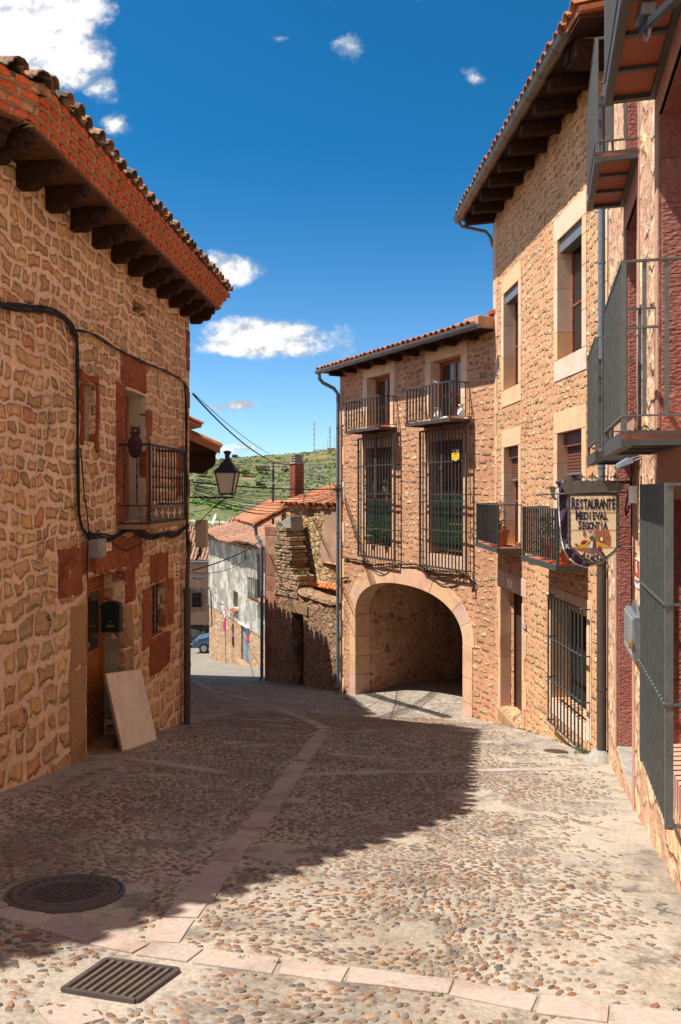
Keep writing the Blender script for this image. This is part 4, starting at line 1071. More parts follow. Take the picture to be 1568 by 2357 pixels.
part('entrance_step', m, M['ochrestone'], rh, bevel=.03)
# rafters, soffit, roof, gutter
ev = .68; GH = 5.73
for i in range(11):
    z = 16.75-.70*i
    u = R.loc(4.1-.0513*z, z)[0]
    if u > RU1+.25: break
    m = MB(); m.prism_u([(-ev+.06,5.58),(.05,5.66),(.05,5.84),(-ev+.06,5.76)][::-1], u-.075, u+.075)
    part('rafter', m, M['wooddark'], rh)
m = MB(); m.add([(-.25,-ev,5.765),(RU1+.75,-ev,5.765),(RU1+.75,.1,5.855),(-.25,.1,5.855),(-.25,-ev,5.79),(RU1+.75,-ev,5.79),(RU1+.75,.1,5.88),(-.25,.1,5.88)],[(3,2,1,0),(4,5,6,7),(0,1,5,4),(1,2,6,5),(2,3,7,6),(3,0,4,7)])
part('soffit', m, M['wooddark'], rh)
m = MB(); tile_roof(m, -.3, RU1+.8, -ev-.08, 5.90, 4.5, 7.1, .225, .36, .095, .012); part('roof', m, M['tile_old'], rh)
m = MB(); m.prism_u([(-ev+.12,5.78),(4.5,6.95),(4.5,5.5),(.0,5.55)][::-1], RU1+.0, RU1+.3); part('gable_wall', m, M['brown_render'], rh); m = MB(); m.box(RU1-.02, RU1+.34, -ev+.1, .02, 5.54, 5.76); part('rafter', m, M['wooddark'], rh)
def gutter(parent, F, u0, u1, y, z, r, mat, joints=True):
    m = MB(); k = 9
    def sec(rr): return [(y+rr*math.cos(t), z+rr*math.sin(t)) for t in [math.pi+math.pi*i/k for i in range(k+1)]]
    o_, i_ = sec(r), sec(r-.008); P = o_+i_[::-1]; n = len(P)
    m.add([(u0,a,b) for a,b in P]+[(u1,a,b) for a,b in P], [(i,(i+1)%n,(i+1)%n+n,i+n) for i in range(n)])
    for u, s in ((u0,1),(u1,-1)):
        q = sec(r); m.add([(u,a,b) for a,b in q], [tuple(range(len(q)))]); m.add([(u+.004*s,a,b) for a,b in q], [tuple(range(len(q)-1,-1,-1))])
    if joints:
        nj = max(2, int((u1-u0)/.62))
        for j in range(nj):
            u = lerp(u0,u1,(j+.5)/nj); q = sec(r+.006); m.add([(u-.012,a,b) for a,b in q]+[(u+.012,a,b) for a,b in q], [(i,i+1,i+1+len(q),i+len(q)) for i in range(len(q)-1)])
    m.tube([(u0,y-r,z),(u1,y-r,z)], .009, 5)
    return part('gutter', m, mat, parent)
gutter(rh, R, -.3, R.U(1302,-ev-.03), -ev-.02, 5.84, .10, M['brongutter'])
m = MB(); m.tube([(-.22,-ev-.02,5.76),(-.22,-ev+.05,5.66),(-.2,-.12,5.55),(-.15,-.03,5.42),(-.12,.02,5.2)], .036, 8); part('spout', m, M['brongutter'], rh)
# downpipe between the two right houses
pu_, py_ = RU1-.03, -.11; gz = ground(*R.w(pu_, py_))
m = MB(); m.tube([(pu_,py_,gz+.12),(pu_,py_,-.95)], .062, 14); m.tube([(pu_,py_,-.97),(pu_,py_,-.92)], .07, 12); m.tube([(pu_,py_,gz+.95),(pu_,py_,gz+.97)], .068, 12)
part('downpipe', m, M['pipebrown'], rh)
m = MB(); m.tube([(pu_,py_,-.95),(pu_,py_,5.2)], .045, 14)
for z in (.3, 1.6, 3.0, 4.4): m.tube([(pu_,py_,z),(pu_,py_,z+.03)], .052, 12)
part('downpipe', m, M['pipegrey'], rh)
m = MB(); m.lathe((pu_,py_-.02,gz-.1), [(.26,0),(.2,.12),(.12,.22),(.08,.26)], 12); part('pipe_footing', m, M['cement'], rh)
m = MB(); stack(m, RU1-.26, RU1-.005, -.011, .2, -4.2, 5.6, .4, .6, 0); part('corner_stones', m, M['palestone'], rh, bevel=.006)
m = MB(); stack(m, .005, .3, -.011, .2, -1.0, 5.7, .3, .5, .1); part('corner_stones', m, M['pinkstone'], rh, bevel=.006)
# balconies
def rbalc(F, parent, u0, u1, e, zf, rail, nb, ns, slabm, ironm, th=.07, bw=.016, tiles=True, side0=True):
    b = part('balcony', MB().box(u0,u1,-e,.02,zf-.022,zf), slabm, parent)
    m = MB(); t = .035
    m.box(u0-t,u1+t,-e-t,-e,zf-th,zf+.012); m.box(u0-t,u0,-e,.0,zf-th,zf+.012); m.box(u1,u1+t,-e,.0,zf-th,zf+.012)
    for q in (.33,.66): m.box(lerp(u0,u1,q)-.02,lerp(u0,u1,q)+.02,-e,0,zf-th,zf-.024)
    m.box(u0,u1,-.05,0,zf-th,zf-.024)
    part('slab_frame', m, ironm, b)
    m = MB(); z1 = zf+rail; zb = zf+.07
    m.box(u0-.015,u1+.015,-e-.02,-e+.02,z1-.012,z1+.012); m.box(u0-.01,u1+.01,-e-.012,-e+.012,zb-.008,zb+.008)
    for u in (u0, u1): m.box(u-.018,u+.018,-e+.02,0,z1-.011,z1+.011); m.box(u-.01,u+.01,-e+.012,0,zb-.008,zb+.008)
    bars(m, u0, u1, nb, -e, zb+.008, z1-.012, bw, bw*1.6)
    for u in (u0,u1): ybars(m, u, -e, 0, ns, zb+.008, z1-.012, bw); m.box(u-.018,u+.018,-e-.018,-e+.018,zf,z1-.012)
    part('railing', m, ironm, b); return b
u0C, u1C = R.loc(4.1-.0513*16.43-.437, 16.43)[0], R.loc(4.1-.0513*14.72, 14.72)[0]
u0D, u1D = R.loc(4.1-.0513*13.05-.43, 13.05)[0], R.loc(4.1-.0513*11.35, 11.35)[0]
rbalc(R, rh, u0C, u1C, .437, -1.07, .81, 16, 2, M['floortile'], M['iron'])
rbalc(R, rh, u0D, u1D, .43, -1.07, .81, 16, 3, M['floortile'], M['iron'])
# lower barred window
a,b,c,d = gF
part('window_void', MB().box(a,b,.28,.3,c,d), M['void'], rh)
m = MB(); m.box(a-.02,b+.2,-.011,.2,d+.003,d+.25); stack(m, b-.003, b+.17, -.012,.28,c-.2,d,.4,.6,0); stack(m, a-.12, a+.003, -.012,.28,c-.2,d,.4,.6,0); m.box(a,b,-.0115,.28,c-.25,c-.004)
part('window_surround', m, M['palestone'], rh, bevel=.006)
g0, g1 = R.U(1262,-.12), R.U(1340,-.12)
m = MB(); bars(m, g0, g1, 11, -.12, -3.66, -1.68, .02)
for z, t in ((-3.67,.012),(-1.67,.012),(-2.33,.012),(-2.98,.012)):
    m.box(g0-.05,g1+.03,-.14,-.10,z-t/2,z+t/2)
    for u in (g0-.04,g1+.02): m.box(u-.01,u+.01,-.10,.02,z-t/2-.003,z+t/2+.003)
part('window_grille', m, M['iron'], rh)
# plates
a_ = PXR(R,1170,1181.5,1334,1352)
p = thing('number_plaque', 'small cream tile with house number fixed on the shaded door lintel of the right house', 'house number', R, (a_[0],0,a_[2]))
part('plate', MB().box(a_[0],a_[1],-.025,-.014,a_[2],a_[3]), M['cream'], p); m = MB(); text_into(m, '3', (a_[0]+a_[1])/2, (a_[2]+a_[3])/2, -.026, .12, .9, bold=.02); part('digit', m, M['ink'], p)
a_ = PXR(R,1205,1213,1434,1446)
p = solo('metal_plaque', MB().box(a_[0],a_[1],-.03,-.0145,a_[2],a_[3]), M['beigebox'], 'small grey metal plaque on the right door jamb of the right house', 'plaque', R, (a_[0],0,a_[2]))

# flower pots
def potplant(F, c, r, h, potm, label, n=120, lr=(.12,.12,.12), leafm='leaf', ls=.03, saucer=True, group=None, leafh=.1):
    t = thing('potted_plant', label, 'potted plant', F, c, group)
    m = MB(); m.lathe(c, [(r*.68,.02),(r*.7,.03),(r*.95,h*.86),(r*1.05,h*.87),(r*1.05,h),(r*.9,h),(r*.85,h*.9),(.01,h*.88)], 14); part('pot', m, potm, t)
    if saucer: m = MB(); m.lathe(c, [(r*.9,.0),(r*1.0,.025),(r*.9,.022),(.01,.012)], 14); part('saucer', m, M['orange'], t)
    m = MB()
    for _ in range(9): m.tube([(c[0],c[1],c[2]+h*.85),(c[0]+rnd(-1,1)*lr[0]*.7,c[1]+rnd(-1,1)*lr[1]*.7,c[2]+h+leafh+rnd(0,lr[2]))], .003, 4)
    leaves(m, (c[0],c[1],c[2]+h+leafh), lr, n, ls); part('foliage', m, M[leafm], t)
    return t
f = -1.07
t = potplant(R, (u0C+1.15,-.25,f), .17, .33, M['terracottapot'], 'large brown pot with green leaves and dry stems on the farther small balcony, right house', 90, (.15,.13,.10), leafh=.08)
m = MB()
for _ in range(14): m.tube([(u0C+1.15,-.25,f+.3),(u0C+1.15+rnd(-.1,.1),-.25+rnd(-.08,.08),f+.6),(u0C+1.15+rnd(-.22,.22),-.25+rnd(-.12,.12),f+.68+rnd(0,.28))], .004, 4)
leaves(m, (u0C+1.15,-.25,f+.72), (.2,.12,.16), 110, .02); part('dry_stems', m, M['leafdry'], t)
potplant(R, (u0C+.75,-.25,f), .12, .27, M['orange'], 'orange pot behind the large brown pot on the farther small balcony, right house', 40, (.06,.06,.05), leafh=.02)
potplant(R, (u0D+.7,-.25,f), .12, .26, M['terracottapot'], 'tall bushy green plant in the middle of the nearer small balcony, right house', 220, (.17,.13,.28), leafh=.2)
potplant(R, (u0D+1.2,-.24,f), .15, .30, M['orange'], 'square looking orange pot with leafy plant near the banner on the nearer small balcony', 150, (.15,.13,.15), leafh=.1)
potplant(R, (u0D+1.5,-.28,f), .11, .2, M['orange'], 'low orange plastic pot at the near end of the nearer small balcony, right house', 20, (.06,.06,.05), leafh=.02)

# ================================================================ arch house
A = Fr((-.012,22.77), (3.24+.012, 16.7-22.77)); AU1 = A.loc(3.24,16.7)[0]
random.seed(30)
ah = thing('arch_house', 'two storey stone house in the middle with a wide vehicle arch and tall window grilles', 'house', A, (0,0,-5.9))
ATOP = A.H(1100,770)
o1 = hole(A,845.4,898.7,898.7,858,870,990); o2 = hole(A,991.3,1061.5,1061.5,816,1030,970)
zf1 = A.H(870,990); zf2 = A.H(1030,972)
o1 = (o1[0],o1[1],zf1,o1[3]); o2 = (o2[0],o2[1],zf2,o2[3])
o3 = hole(A,843,901,901,1028,870,1256); o4 = hole(A,991,1064.6,1064.6,1010,1030,1278)
ua0, ua1 = A.U(819), A.U(1066); zap, zsp = A.H(925,1345), -3.42; zgb = -6.6
arch = (ua0, ua1, zgb, zap+.002)
GT = A.H(1105,752,-.48); ATOP = GT-.02
mb = MB(); wall(mb, 0, AU1+.6, -6.9, ATOP, [o1,o2,o3,o4,arch], 0, .3)
mb.f = mb.f[:-4] if False else mb.f
mb = MB(); wall(mb, 0, AU1+.6, -6.9, ATOP, [o1,o2,o3,o4], 0, .3) if False else None
mb = MB()
def wallA(mb):
    holes = [o1,o2,o3,o4]
    us = sorted(set([0,AU1+.6,ua0,ua1]+[h[0] for h in holes]+[h[1] for h in holes])); zs = sorted(set([-6.9,ATOP,zap]+[h[2] for h in holes]+[h[3] for h in holes]))
    for i in range(len(us)-1):
        for j in range(len(zs)-1):
            cu, cz = (us[i]+us[i+1])/2, (zs[j]+zs[j+1])/2
            if any(h[0] < cu < h[1] and h[2] < cz < h[3] for h in holes): continue
            if ua0 < cu < ua1 and cz < zap: continue
            mb.quad((us[i],0,zs[j]),(us[i+1],0,zs[j]),(us[i+1],0,zs[j+1]),(us[i],0,zs[j+1]))
    for a, b, c, d in holes:
        e = .3; mb.quad((a,0,c),(a,e,c),(b,e,c),(b,0,c)); mb.quad((a,0,d),(b,0,d),(b,e,d),(a,e,d)); mb.quad((a,0,c),(a,0,d),(a,e,d),(a,e,c)); mb.quad((b,0,c),(b,e,c),(b,e,d),(b,0,d))
wallA(mb)
ac, aa, ab = (ua0+ua1)/2, (ua1-ua0)/2, zap-zsp
def archpt(t, k=0.0): # superellipse with a basket handle feel
    c, s = math.cos(t), math.sin(t); e = .86
    return (ac+(aa+k)*math.copysign(abs(c)**e, c), zsp+(ab+k)*abs(s)**e)
NA = 40; arc = [archpt(math.pi*(1-i/NA)) for i in range(NA+1)]
for i in range(NA):
    (x0,z0_),(x1,z1_) = arc[i], arc[i+1]; mb.quad((x0,0,z0_),(x1,0,z1_),(x1,0,zap),(x0,0,zap))
mb.quad((0,.46,-6.9),(0,0,-6.9),(0,0,ATOP),(0,.46,ATOP)); mb.quad((0,8,zap+.1),(0,.46,zap+.1),(0,.46,ATOP),(0,8,ATOP)); mb.quad((AU1+.6,8,zap+.1),(0,8,zap+.1),(0,8,ATOP),(AU1+.6,8,ATOP))

part('wall', mb, M['Aw'], ah)
# arch ring of voussoirs and piers
m = MB(); dep = .444; cuts = [0,.13,.24,.38,.60,.86,1.0]
K = 8; ring_w = .42
cut_t = [math.pi*(1-c) for c in (0,.10,.2,.33,.46,.635,.80,.90,1.0)]
for a0, a1 in zip(cut_t, cut_t[1:]):
    ins = [archpt(lerp(a0,a1,j/K)) for j in range(K+1)]; outs = [archpt(lerp(a0,a1,j/K), ring_w) for j in range(K+1)]
    g = .004
    n = K+1; vs = [(u,-.014,z) for u,z in ins]+[(u,-.014,z) for u,z in outs]+[(u,dep,z) for u,z in ins]+[(u,dep,z) for u,z in outs]
    fs = []
    for j in range(K):
        fs += [(j, j+1, n+j+1, n+j), (j+1, j, 2*n+j, 2*n+j+1), (n+j, n+j+1, 3*n+j+1, 3*n+j), (2*n+j+1,2*n+j,3*n+j,3*n+j+1)]
    fs += [(0,n,3*n,2*n), (n-1, 2*n+n-1, 3*n+n-1, n+n-1)]
    cu = sum(v[0] for v in vs)/len(vs); cz = sum(v[2] for v in vs)/len(vs)
    vs = [(cu+(p[0]-cu)*.986, p[1], cz+(p[2]-cz)*.988) for p in vs]
    m.add(vs, fs)
z = zsp; 
while z > -6.4:
    h = rnd(.5,.68); 
    m.box(ua0-.32, ua0+.002, -.014, dep, z-h+.006, z-.006); m.box(ua1-.002, ua1+.34, -.014, dep, z-h-.1+.006, z-.1-.006 if z < zsp else z-.003); z -= h
part('arch_surround', m, M['pinkstone'], ah, bevel=.005)
m = MB(); stack(m, .003, .13, -.011, .2, -6.5, ATOP-.4, .45, .65, .12); part('corner_stones', m, M['palestone'], ah, bevel=.006)
# passage behind the arch
def AL(X, Y): return A.loc(X, Y)
pA = A.loc(*(A.w(ua0, dep))); s0 = (ua0-.02, dep-.01); dv = Vector((.675,.738)); pw = A.w(*s0)
q = pw+dv*7.5; s1 = A.loc(q.x, q.y)
m = MB(); N_ = 1; m.quad((s0[0],s0[1],-8.5),(s1[0],s1[1],-8.5),(s1[0],s1[1],zap+.1),(s0[0],s0[1],zap+.1))
part('passage_wall', m, rubble('passage_stone', (.72,.42,.28), [(.60,.44,.18),(.68,.5,.22),(.42,.19,.10),(.22,.15,.10),(.58,.37,.17)], size=(3.0,3.0,5.4), lo=.1, hi=.2, sparse=.42, warp=.3, dist=.04), ah)
m = MB(); r0 = (ua1+.02, dep-.01); m.quad((r0[0]+.0,r0[1],-8),(r0[0],7.5,-8),(r0[0],7.5,zap+.1),(r0[0],r0[1],zap+.1)); m.quad((s1[0]-1,7.48,-8.5),(r0[0]+.5,7.48,-8.5),(r0[0]+.5,7.48,zap+.1),(s1[0]-1,7.48,zap+.1))
m.quad((s0[0]-3,dep+.0,zap+.12),(r0[0]+1,dep+.0,zap+.12),(r0[0]+1,8,zap+.12),(s0[0]-3,8,zap+.12)); m.quad((s0[0]-1,dep+.001,zap+.1),(r0[0]+1,dep+.001,zap+.1),(r0[0]+1,dep+.001,zap+.9),(s0[0]-1,dep+.001,zap+.9))
m.quad((ua0-.3,dep+.002,zsp),(ac,dep+.002,zap+.3),(ac,dep+.002,zap+.6),(ua0-.3,dep+.002,zap+.6)) if False else None
part('passage_lining', m, plain('pale_lining_render', (.62,.46,.34), .9, scale=2, var=.15, bump=.4), ah)
# doors of the upper balconies
def frenchdoor(h, y=.26):
    a,b,c,d = h; w = part('balcony_door', MB().box(a,b,y+.04,y+.06,c,d), M['void'], ah); m = MB(); t = .09
    m.box(a,a+t,y,y+.045,c,d); m.box(b-t*.7,b,y,y+.045,c,d); m.box(a+t,b-t*.7,y,y+.045,d-t,d); m.box(a+t,b-t*.7,y,y+.045,c,c+.2); mm = lerp(a+t,b-t*.7,.5); m.box(mm-.05,mm+.05,y-.005,y+.04,c+.2,d-t); m.box(a+t,b-t*.7,y+.006,y+.04,lerp(c,d,.45)-.04,lerp(c,d,.45)+.04)
    part('frame', m, M['frame_wood'], w, bevel=.005); part('pane', MB().box(a+t,b-t*.7,y+.02,y+.03,c+.2,d-t), M['glass'], w)
for h in (o1,o2): frenchdoor(h); surround(A, h, ah, M['palestone'], .22, .27, 0, name='door_surround', over=.0)
for h in (o3,o4): surround(A, h, ah, M['pinkstone'], .22, .3, .3)
for h in (o3,o4):
    a,b,c,d = h; w = part('window', MB().box(a,b,.28,.3,c,d), M['void'], ah)
    part('pane', MB().box(a+.06,b-.06,.26,.268,c+.06,d-.7), M['glass'], w)
    m = MB(); m.box(a,a+.06,.24,.28,c,d-.6); m.box(b-.06,b,.24,.28,c,d-.6); mm=(a+b)/2; m.box(mm-.04,mm+.04,.245,.28,c,d-.6); part('frame', m, M['frame_wood'], w)
    slats(ah, a, b, d-.95, d, .2, M['shutter'])
# balconies of the arch house
def abalc(x0, x1w, e, zf, zr, nb, ns):
    u0, u1 = A.U(x0,-e), A.U(x1w); return u0, u1, rbalc(A, ah, u0, u1, e, zf, zr-zf, nb, ns, M['cement'], M['ironbrown'], .06, .02)
e = .5
zr1 = A.H(877.5,909,-e); zr2 = A.H(1038,876.5,-e)
U1a, U1b, _ = abalc(797, 912.4, e, zf1+.0, zr1, 13, 3)
U2a, U2b, _ = abalc(937, 1078.7, e, zf2, zr2, 14, 3)
# tall grilles
def tallgrille(x0, x1, yt, yb, xb, n, mids, label=None, pr=.16):
    u0, u1 = A.U(x0,-pr), A.U(x1,-pr); z1 = A.H(x0,yt,-pr); z0 = A.H(x0,yb,-pr)
    m = MB(); bars(m, u0, u1, n, -pr, z0, z1, .022)
    for t, w in [(0,.02),(1,.02)]+[(q,.012) for q in mids]:
        z = lerp(z1,z0,t); m.box(u0-.02,u1+.02,-pr-.014,-pr+.014,z-w,z+w)
        for u in (u0,u1): m.box(u-.012,u+.012,-pr+.014,.01,z-.01,z+.01)
    z = lerp(z1,z0,.505); m.box(u0-.02,u1+.02,-pr-.016,-pr+.016,z-.05,z-.03)
    um = (u0+u1)/2; m.box(um-.035,um+.035,-pr-.018,-pr+.012,z,z1); m.box(um-.05,um+.05,-pr-.03,-pr+.015,lerp(z1,z0,.27)-.09,lerp(z1,z0,.27)+.02)
    for u in (u0,u1): m.box(u-.022,u+.022,-pr-.018,-pr+.018,z0,z1)
    return part('window_grille', m, M['ironbrown'], ah, label), (u0,u1,z0,z1)
_, G1 = tallgrille(825, 908, 1010.4, 1279, 0, 14, (.235,.47,.76))
_, G2 = tallgrille(967, 1073, 994, 1300, 0, 15, (.235,.47,.73))
# roof
ge = .47
m = MB(); tile_roof(m, -.45, AU1-.12, -ge-.06, GT+.07, 3.6, GT+1.35, .225, .36, .095, .014); part('roof', m, M['tile_old'], ah)
for i in range(9):
    u = .12+i*.77
    if u < AU1-.2: 
        m = MB(); m.box(u-.075,u+.075,-ge+.08,.1,GT-.12,GT+.0); part('rafter', m, M['wooddark'], ah)
m = MB(); m.box(-.35,AU1-.1,-ge+.02,.1,GT+.003,GT+.025); part('soffit', m, M['wooddark'], ah)
gutter(ah, A, -.42, A.U(1103,-ge-.05), -ge-.05, GT+.05, .085, M['zinc'])
m = MB(); m.box(AU1-.55,AU1-.02,-ge+.05,.1,GT+.03,GT+.28); part('eave_block', m, M['brown_render'], ah, bevel=.02)
m = MB(); m.box(AU1-.2,AU1+.05,-.05,1.5,GT+.345,GT+.42); part('flashing', m, plain('red_flashing', (.42,.07,.04), .6), ah)
# downpipe
PX_=.06; gz = ground(*A.w(PX_,-.1))
m = MB(); m.tube([(-.3,-ge-.05,GT),(-.3,-ge-.04,GT-.16),(-.26,-.42,GT-.28),(-.05,-.18,GT-.45),(PX_,-.10,GT-.62),(PX_,-.10,gz+.22),(PX_,-.18,gz+.12)], .052, 10)
for z in (GT-1.6,-1.2,-2.6,-3.55,-4.7): m.tube([(PX_,-.10,z),(PX_,-.10,z+.04)], .062, 10)
part('downpipe', m, M['pipegrey'], ah)
# --- things on and behind the arch house
def net(h, z0, z1, label, F=A, y=.02, u0=None, u1=None):
    a,b,c,d = h; a = u0 if u0 is not None else a; b = u1 if u1 is not None else b; m = MB(); n = int((z1-z0)/.045)
    for i in range(n+1): z = lerp(z0,z1,i/n); m.box(a,b,y,y+.004,z-.011,z+.011)
    k = int((b-a)/.09)
    for i in range(k+1): u = lerp(a,b,i/k); m.box(u-.006,u+.006,y-.004,y-.001,z0,z1)
    return solo('green_netting', m, M['greennet'], label, 'netting', F, (a,y,z0))
net(o3, o3[2]+.15, o3[2]+1.15, 'green plastic netting inside the left tall window grille', u0=G1[0]+.28, u1=o3[1]+.02)
net(o4, o4[2]+.1, o4[2]+1.35, 'green plastic netting inside the right tall window grille', u0=G2[0]+.3, u1=o4[1]+.02)
def shelf(h, label, y=.06):
    a,b,c,d = h; t = thing('plant_shelf', label, 'shelf', A, (a,y,c)); 
    for z in (c+.12,c+.42,c+.72): 
        part('board', MB().box(lerp(a,b,.5),b-.02,y,y+.12,z-.012,z+.012), M['orange'], t)
    m = MB(); 
    for u in (lerp(a,b,.5),b-.03): m.box(u-.012,u+.012,y-.012,y,c,c+1.1)
    part('posts', m, M['orange'], t)
shelf(o4, 'orange brown slatted shelf behind the right tall window grille', .05); shelf((o3[0],o3[1],o3[2],o3[3]), 'orange brown slatted shelf behind the left tall window grille', .08)
a,b,c,d = o3
potplant(A, (lerp(a,b,.3),-.04,c+.05), .13, .22, M['greybox'], 'grey pot with leafy green plant low inside the left tall window grille', 150, (.16,.08,.15), ls=.04, saucer=False)
potplant(A, (lerp(a,b,.8),-.04,c+.02), .12, .18, M['greenbox'], 'green pot with bright plant low at the right inside the left tall window grille', 120, (.12,.08,.1), ls=.035, saucer=False)
for i, q in enumerate((.1,.45,.85)):
    potplant(A, (lerp(a,b,q),-.05,c+1.42), .07, .12, M['beigebox'], ('pale flower pot at the left','pale flower pot in the middle','pale flower pot at the right')[i]+' of the upper row behind the left tall grille', 50, (.09,.05,.1), ls=.025, saucer=False)
part('pot_rail', MB().box(a,b,-.08,-.02,c+1.40,c+1.415), M['ironbrown'], ah)
# alarm sticker on the right grille
a_ = (A.U(1040,-.2), A.U(1057.5,-.2), A.H(1048,1060,-.2), A.H(1048,1032,-.2))
st = thing('alarm_sign', 'small dark alarm sign with a yellow panel on the right tall window grille', 'sign', A, (a_[0],-.2,a_[2]))
part('plate', MB().box(a_[0],a_[1],-.20,-.19,a_[2]-.02,a_[3]), M['ink'], st)
h_ = a_[3]-a_[2]
part('yellow_panel', MB().box(a_[0]+.005,a_[1]-.005,-.203,-.20,a_[2]+.02,a_[2]+h_*.63), M['yellow'], st)
m = MB(); um = (a_[0]+a_[1])/2; text_into(m, 'CONECTADA', um, a_[2]+h_*.52, -.204, h_*.12, .62, bold=.02)
for q in (.25,.5,.75): m.box(lerp(a_[0],a_[1],q)-.008, lerp(a_[0],a_[1],q)+.008, -.2045,-.203, a_[2]+h_*.25, a_[2]+h_*.34)
part('dark_lettering', m, M['ink'], st)
m = MB(); text_into(m, 'MØ', lerp(a_[0],a_[1],.27), a_[2]+h_*.82, -.202, h_*.2, .7, bold=.03)
for q in (.88,.81,.75): m.box(lerp(a_[0],a_[1],.55), lerp(a_[0],a_[1],.95), -.202,-.20, a_[2]+h_*q-.006, a_[2]+h_*q+.006)
m.box(lerp(a_[0],a_[1],.3), lerp(a_[0],a_[1],.7), -.202,-.20, a_[2]-.005, a_[2]+.01)
part('white_lettering', m, M['white'], st)
# jugs, shell and bird on the right balcony
def jug(F, c, h, label, turn=1):
    t = thing('jug', label, 'jug', F, c); r = h*.3
    m = MB(); m.lathe(c, [(r*.6,0),(r*.95,h*.18),(r,h*.36),(r*.7,h*.62),(r*.48,h*.75),(r*.5,h*.86),(r*.78,h),(r*.7,h),(r*.4,h*.84),(.01,h*.8)], 16); part('body', m, M['whiteceramic'], t, smooth=True)
    m = MB(); m.tube([(c[0]+turn*r*.9,c[1],c[2]+h*.35),(c[0]+turn*r*1.5,c[1],c[2]+h*.55),(c[0]+turn*r*1.3,c[1],c[2]+h*.8),(c[0]+turn*r*.5,c[1],c[2]+h*.9)], h*.03, 6); part('handle', m, M['whiteceramic'], t, smooth=True)
    m = MB()
    for q in (-.5,0,.5): m.disc((c[0]+q*r,c[1]-math.sqrt(1-q*q)*r*1.0,c[2]+h*.3), r*.16, (0,-1,0), .004, 8)
    part('blue_pattern', m, M['inkblue'], t)
jug(A, (A.U(1007,-.4),-.4,zf2), .30, 'white jug with blue pattern standing on the right balcony of the arch house')
jug(A, (A.U(1062,-.2),-.2,zf2), .32, 'slim white jug against the near jamb of the right balcony door, arch house', -1)
m = MB(); m.ball((A.U(1023,-.38),-.38,zf2+.05), .09, 1.3,.7,.5); solo('ceramic_figure', m, M['whiteceramic'], 'small white ceramic ornament beside the jug on the right balcony', 'ornament', A, (A.U(1023,-.38),-.38,zf2), smooth=True)
bc = (A.U(1002,-.5), -.5, A.H(1002,884,-.5)); 
m = MB(); m.ball((bc[0],bc[1],bc[2]+.035), .038, 1.5,.8,.8); m.ball((bc[0]-.05,bc[1],bc[2]+.075), .022); m.tube([(bc[0]+.03,bc[1],bc[2]+.035),(bc[0]+.12,bc[1],bc[2]+.005)], [.02,.008], 6); m.tube([(bc[0]-.07,bc[1],bc[2]+.075),(bc[0]-.088,bc[1],bc[2]+.07)], [.007,.002], 5)
solo('pigeon', m, M['feather'], 'small grey bird sitting on the rail of the right balcony of the arch house', 'bird', A, bc, smooth=True)
# cables on the arch house
cp = lambda x, y, o=-.04: PL(A, x, y, o)
wirebundle('cable_bundle', 'black cable bundle running across the facade just above the big arch', A, [cp(790,1281),cp(830,1290),cp(862,1300),cp(900,1297),cp(952,1298),cp(972,1303),cp(990,1309),cp(1030,1315),cp(1077,1317),cp(1084,1330),cp(1090,1350)], 5, .010, .02, cp(952,1298), seed=31, wob=.02)
for i, (P, lab) in enumerate((([(835,1292),(862,1312),(885,1316),(905,1300)], 'loose loop of black wire hanging left of the arch crown'),([(962,1302),(985,1325),(1020,1345),(1060,1335),(1074,1318)], 'long loose black wire drooping over the right side of the arch'),([(975,1305),(1000,1320),(1030,1326),(1050,1316)], 'short loose black wire drooping above the right arch shoulder'))):
    wirebundle('loose_wire', lab, A, [cp(*p) for p in P], 2, .008, .02, cp(*P[1]), seed=40+i, wob=.02)
wirebundle('cable_tangle', 'small tangle of black cable ends hanging right of the arch', A, [cp(1088,1335),cp(1097,1342),cp(1092,1356),cp(1086,1346),cp(1096,1350),cp(1091,1362)], 4, .009, .03, cp(1091,1350), seed=44, wob=.04)
wirebundle('cable_tangle', 'small tangle of black cables beside the left downpipe of the arch house', A, [cp(788,1328),cp(800,1326),cp(806,1332),cp(796,1336),cp(803,1330)], 4, .009, .03, cp(797,1330), seed=45, wob=.04)
random.seed(46)
# channel drain in front of the arch
def strip_quad(name, p0, p1, w, mat, lab, cat):
    a, b = gpix(*p0), gpix(*p1); d = (b-a).normalized(); n = Vector((-d.y,d.x)); L_ = (b-a).length; c = (a+b)/2
    t = thing(name, lab, cat, WORLD, (c.x,c.y,ground(c.x,c.y)))
    m = MB(); m2 = MB(); N = int(L_/.045)
    for i in range(N):
        q = a+d*(i*L_/N); g = ground(q.x,q.y)+.016
        for sgn in (1,):
            p = [q-n*w/2, q+d*.02-n*w/2, q+d*.02+n*w/2, q+n*w/2]; m.prism_z([(v.x,v.y) for v in p], g-.03, g)
    for s in (-1,1):
        k = 24
        for i in range(k):
            q0, q1 = a+d*(i*L_/k)+n*s*w/2, a+d*((i+1)*L_/k)+n*s*w/2; e_ = n*.012
            g = (ground(q0.x,q0.y)+ground(q1.x,q1.y))/2+.018; p = [q0-e_,q1-e_,q1+e_,q0+e_]; m2.prism_z([(v.x,v.y) for v in p], g-.04, g)
    part('slots', m, mat, t); part('edging', m2, mat, t)
    m3 = MB(); k = 24
    for i in range(k):
        q0, q1 = a+d*(i*L_/k), a+d*((i+1)*L_/k); p = [q0-n*w/2,q1-n*w/2,q1+n*w/2,q0+n*w/2]; g = (ground(q0.x,q0.y)+ground(q1.x,q1.y))/2+.004; m3.add([(v.x,v.y,g) for v in p],[(0,1,2,3)])
    part('channel', m3, M['void'], t)
strip_quad('channel_drain', (826,1590), (1030,1651), .24, M['steelcover'], 'long narrow rusty drain grating laid across the threshold of the big arch', 'drain')
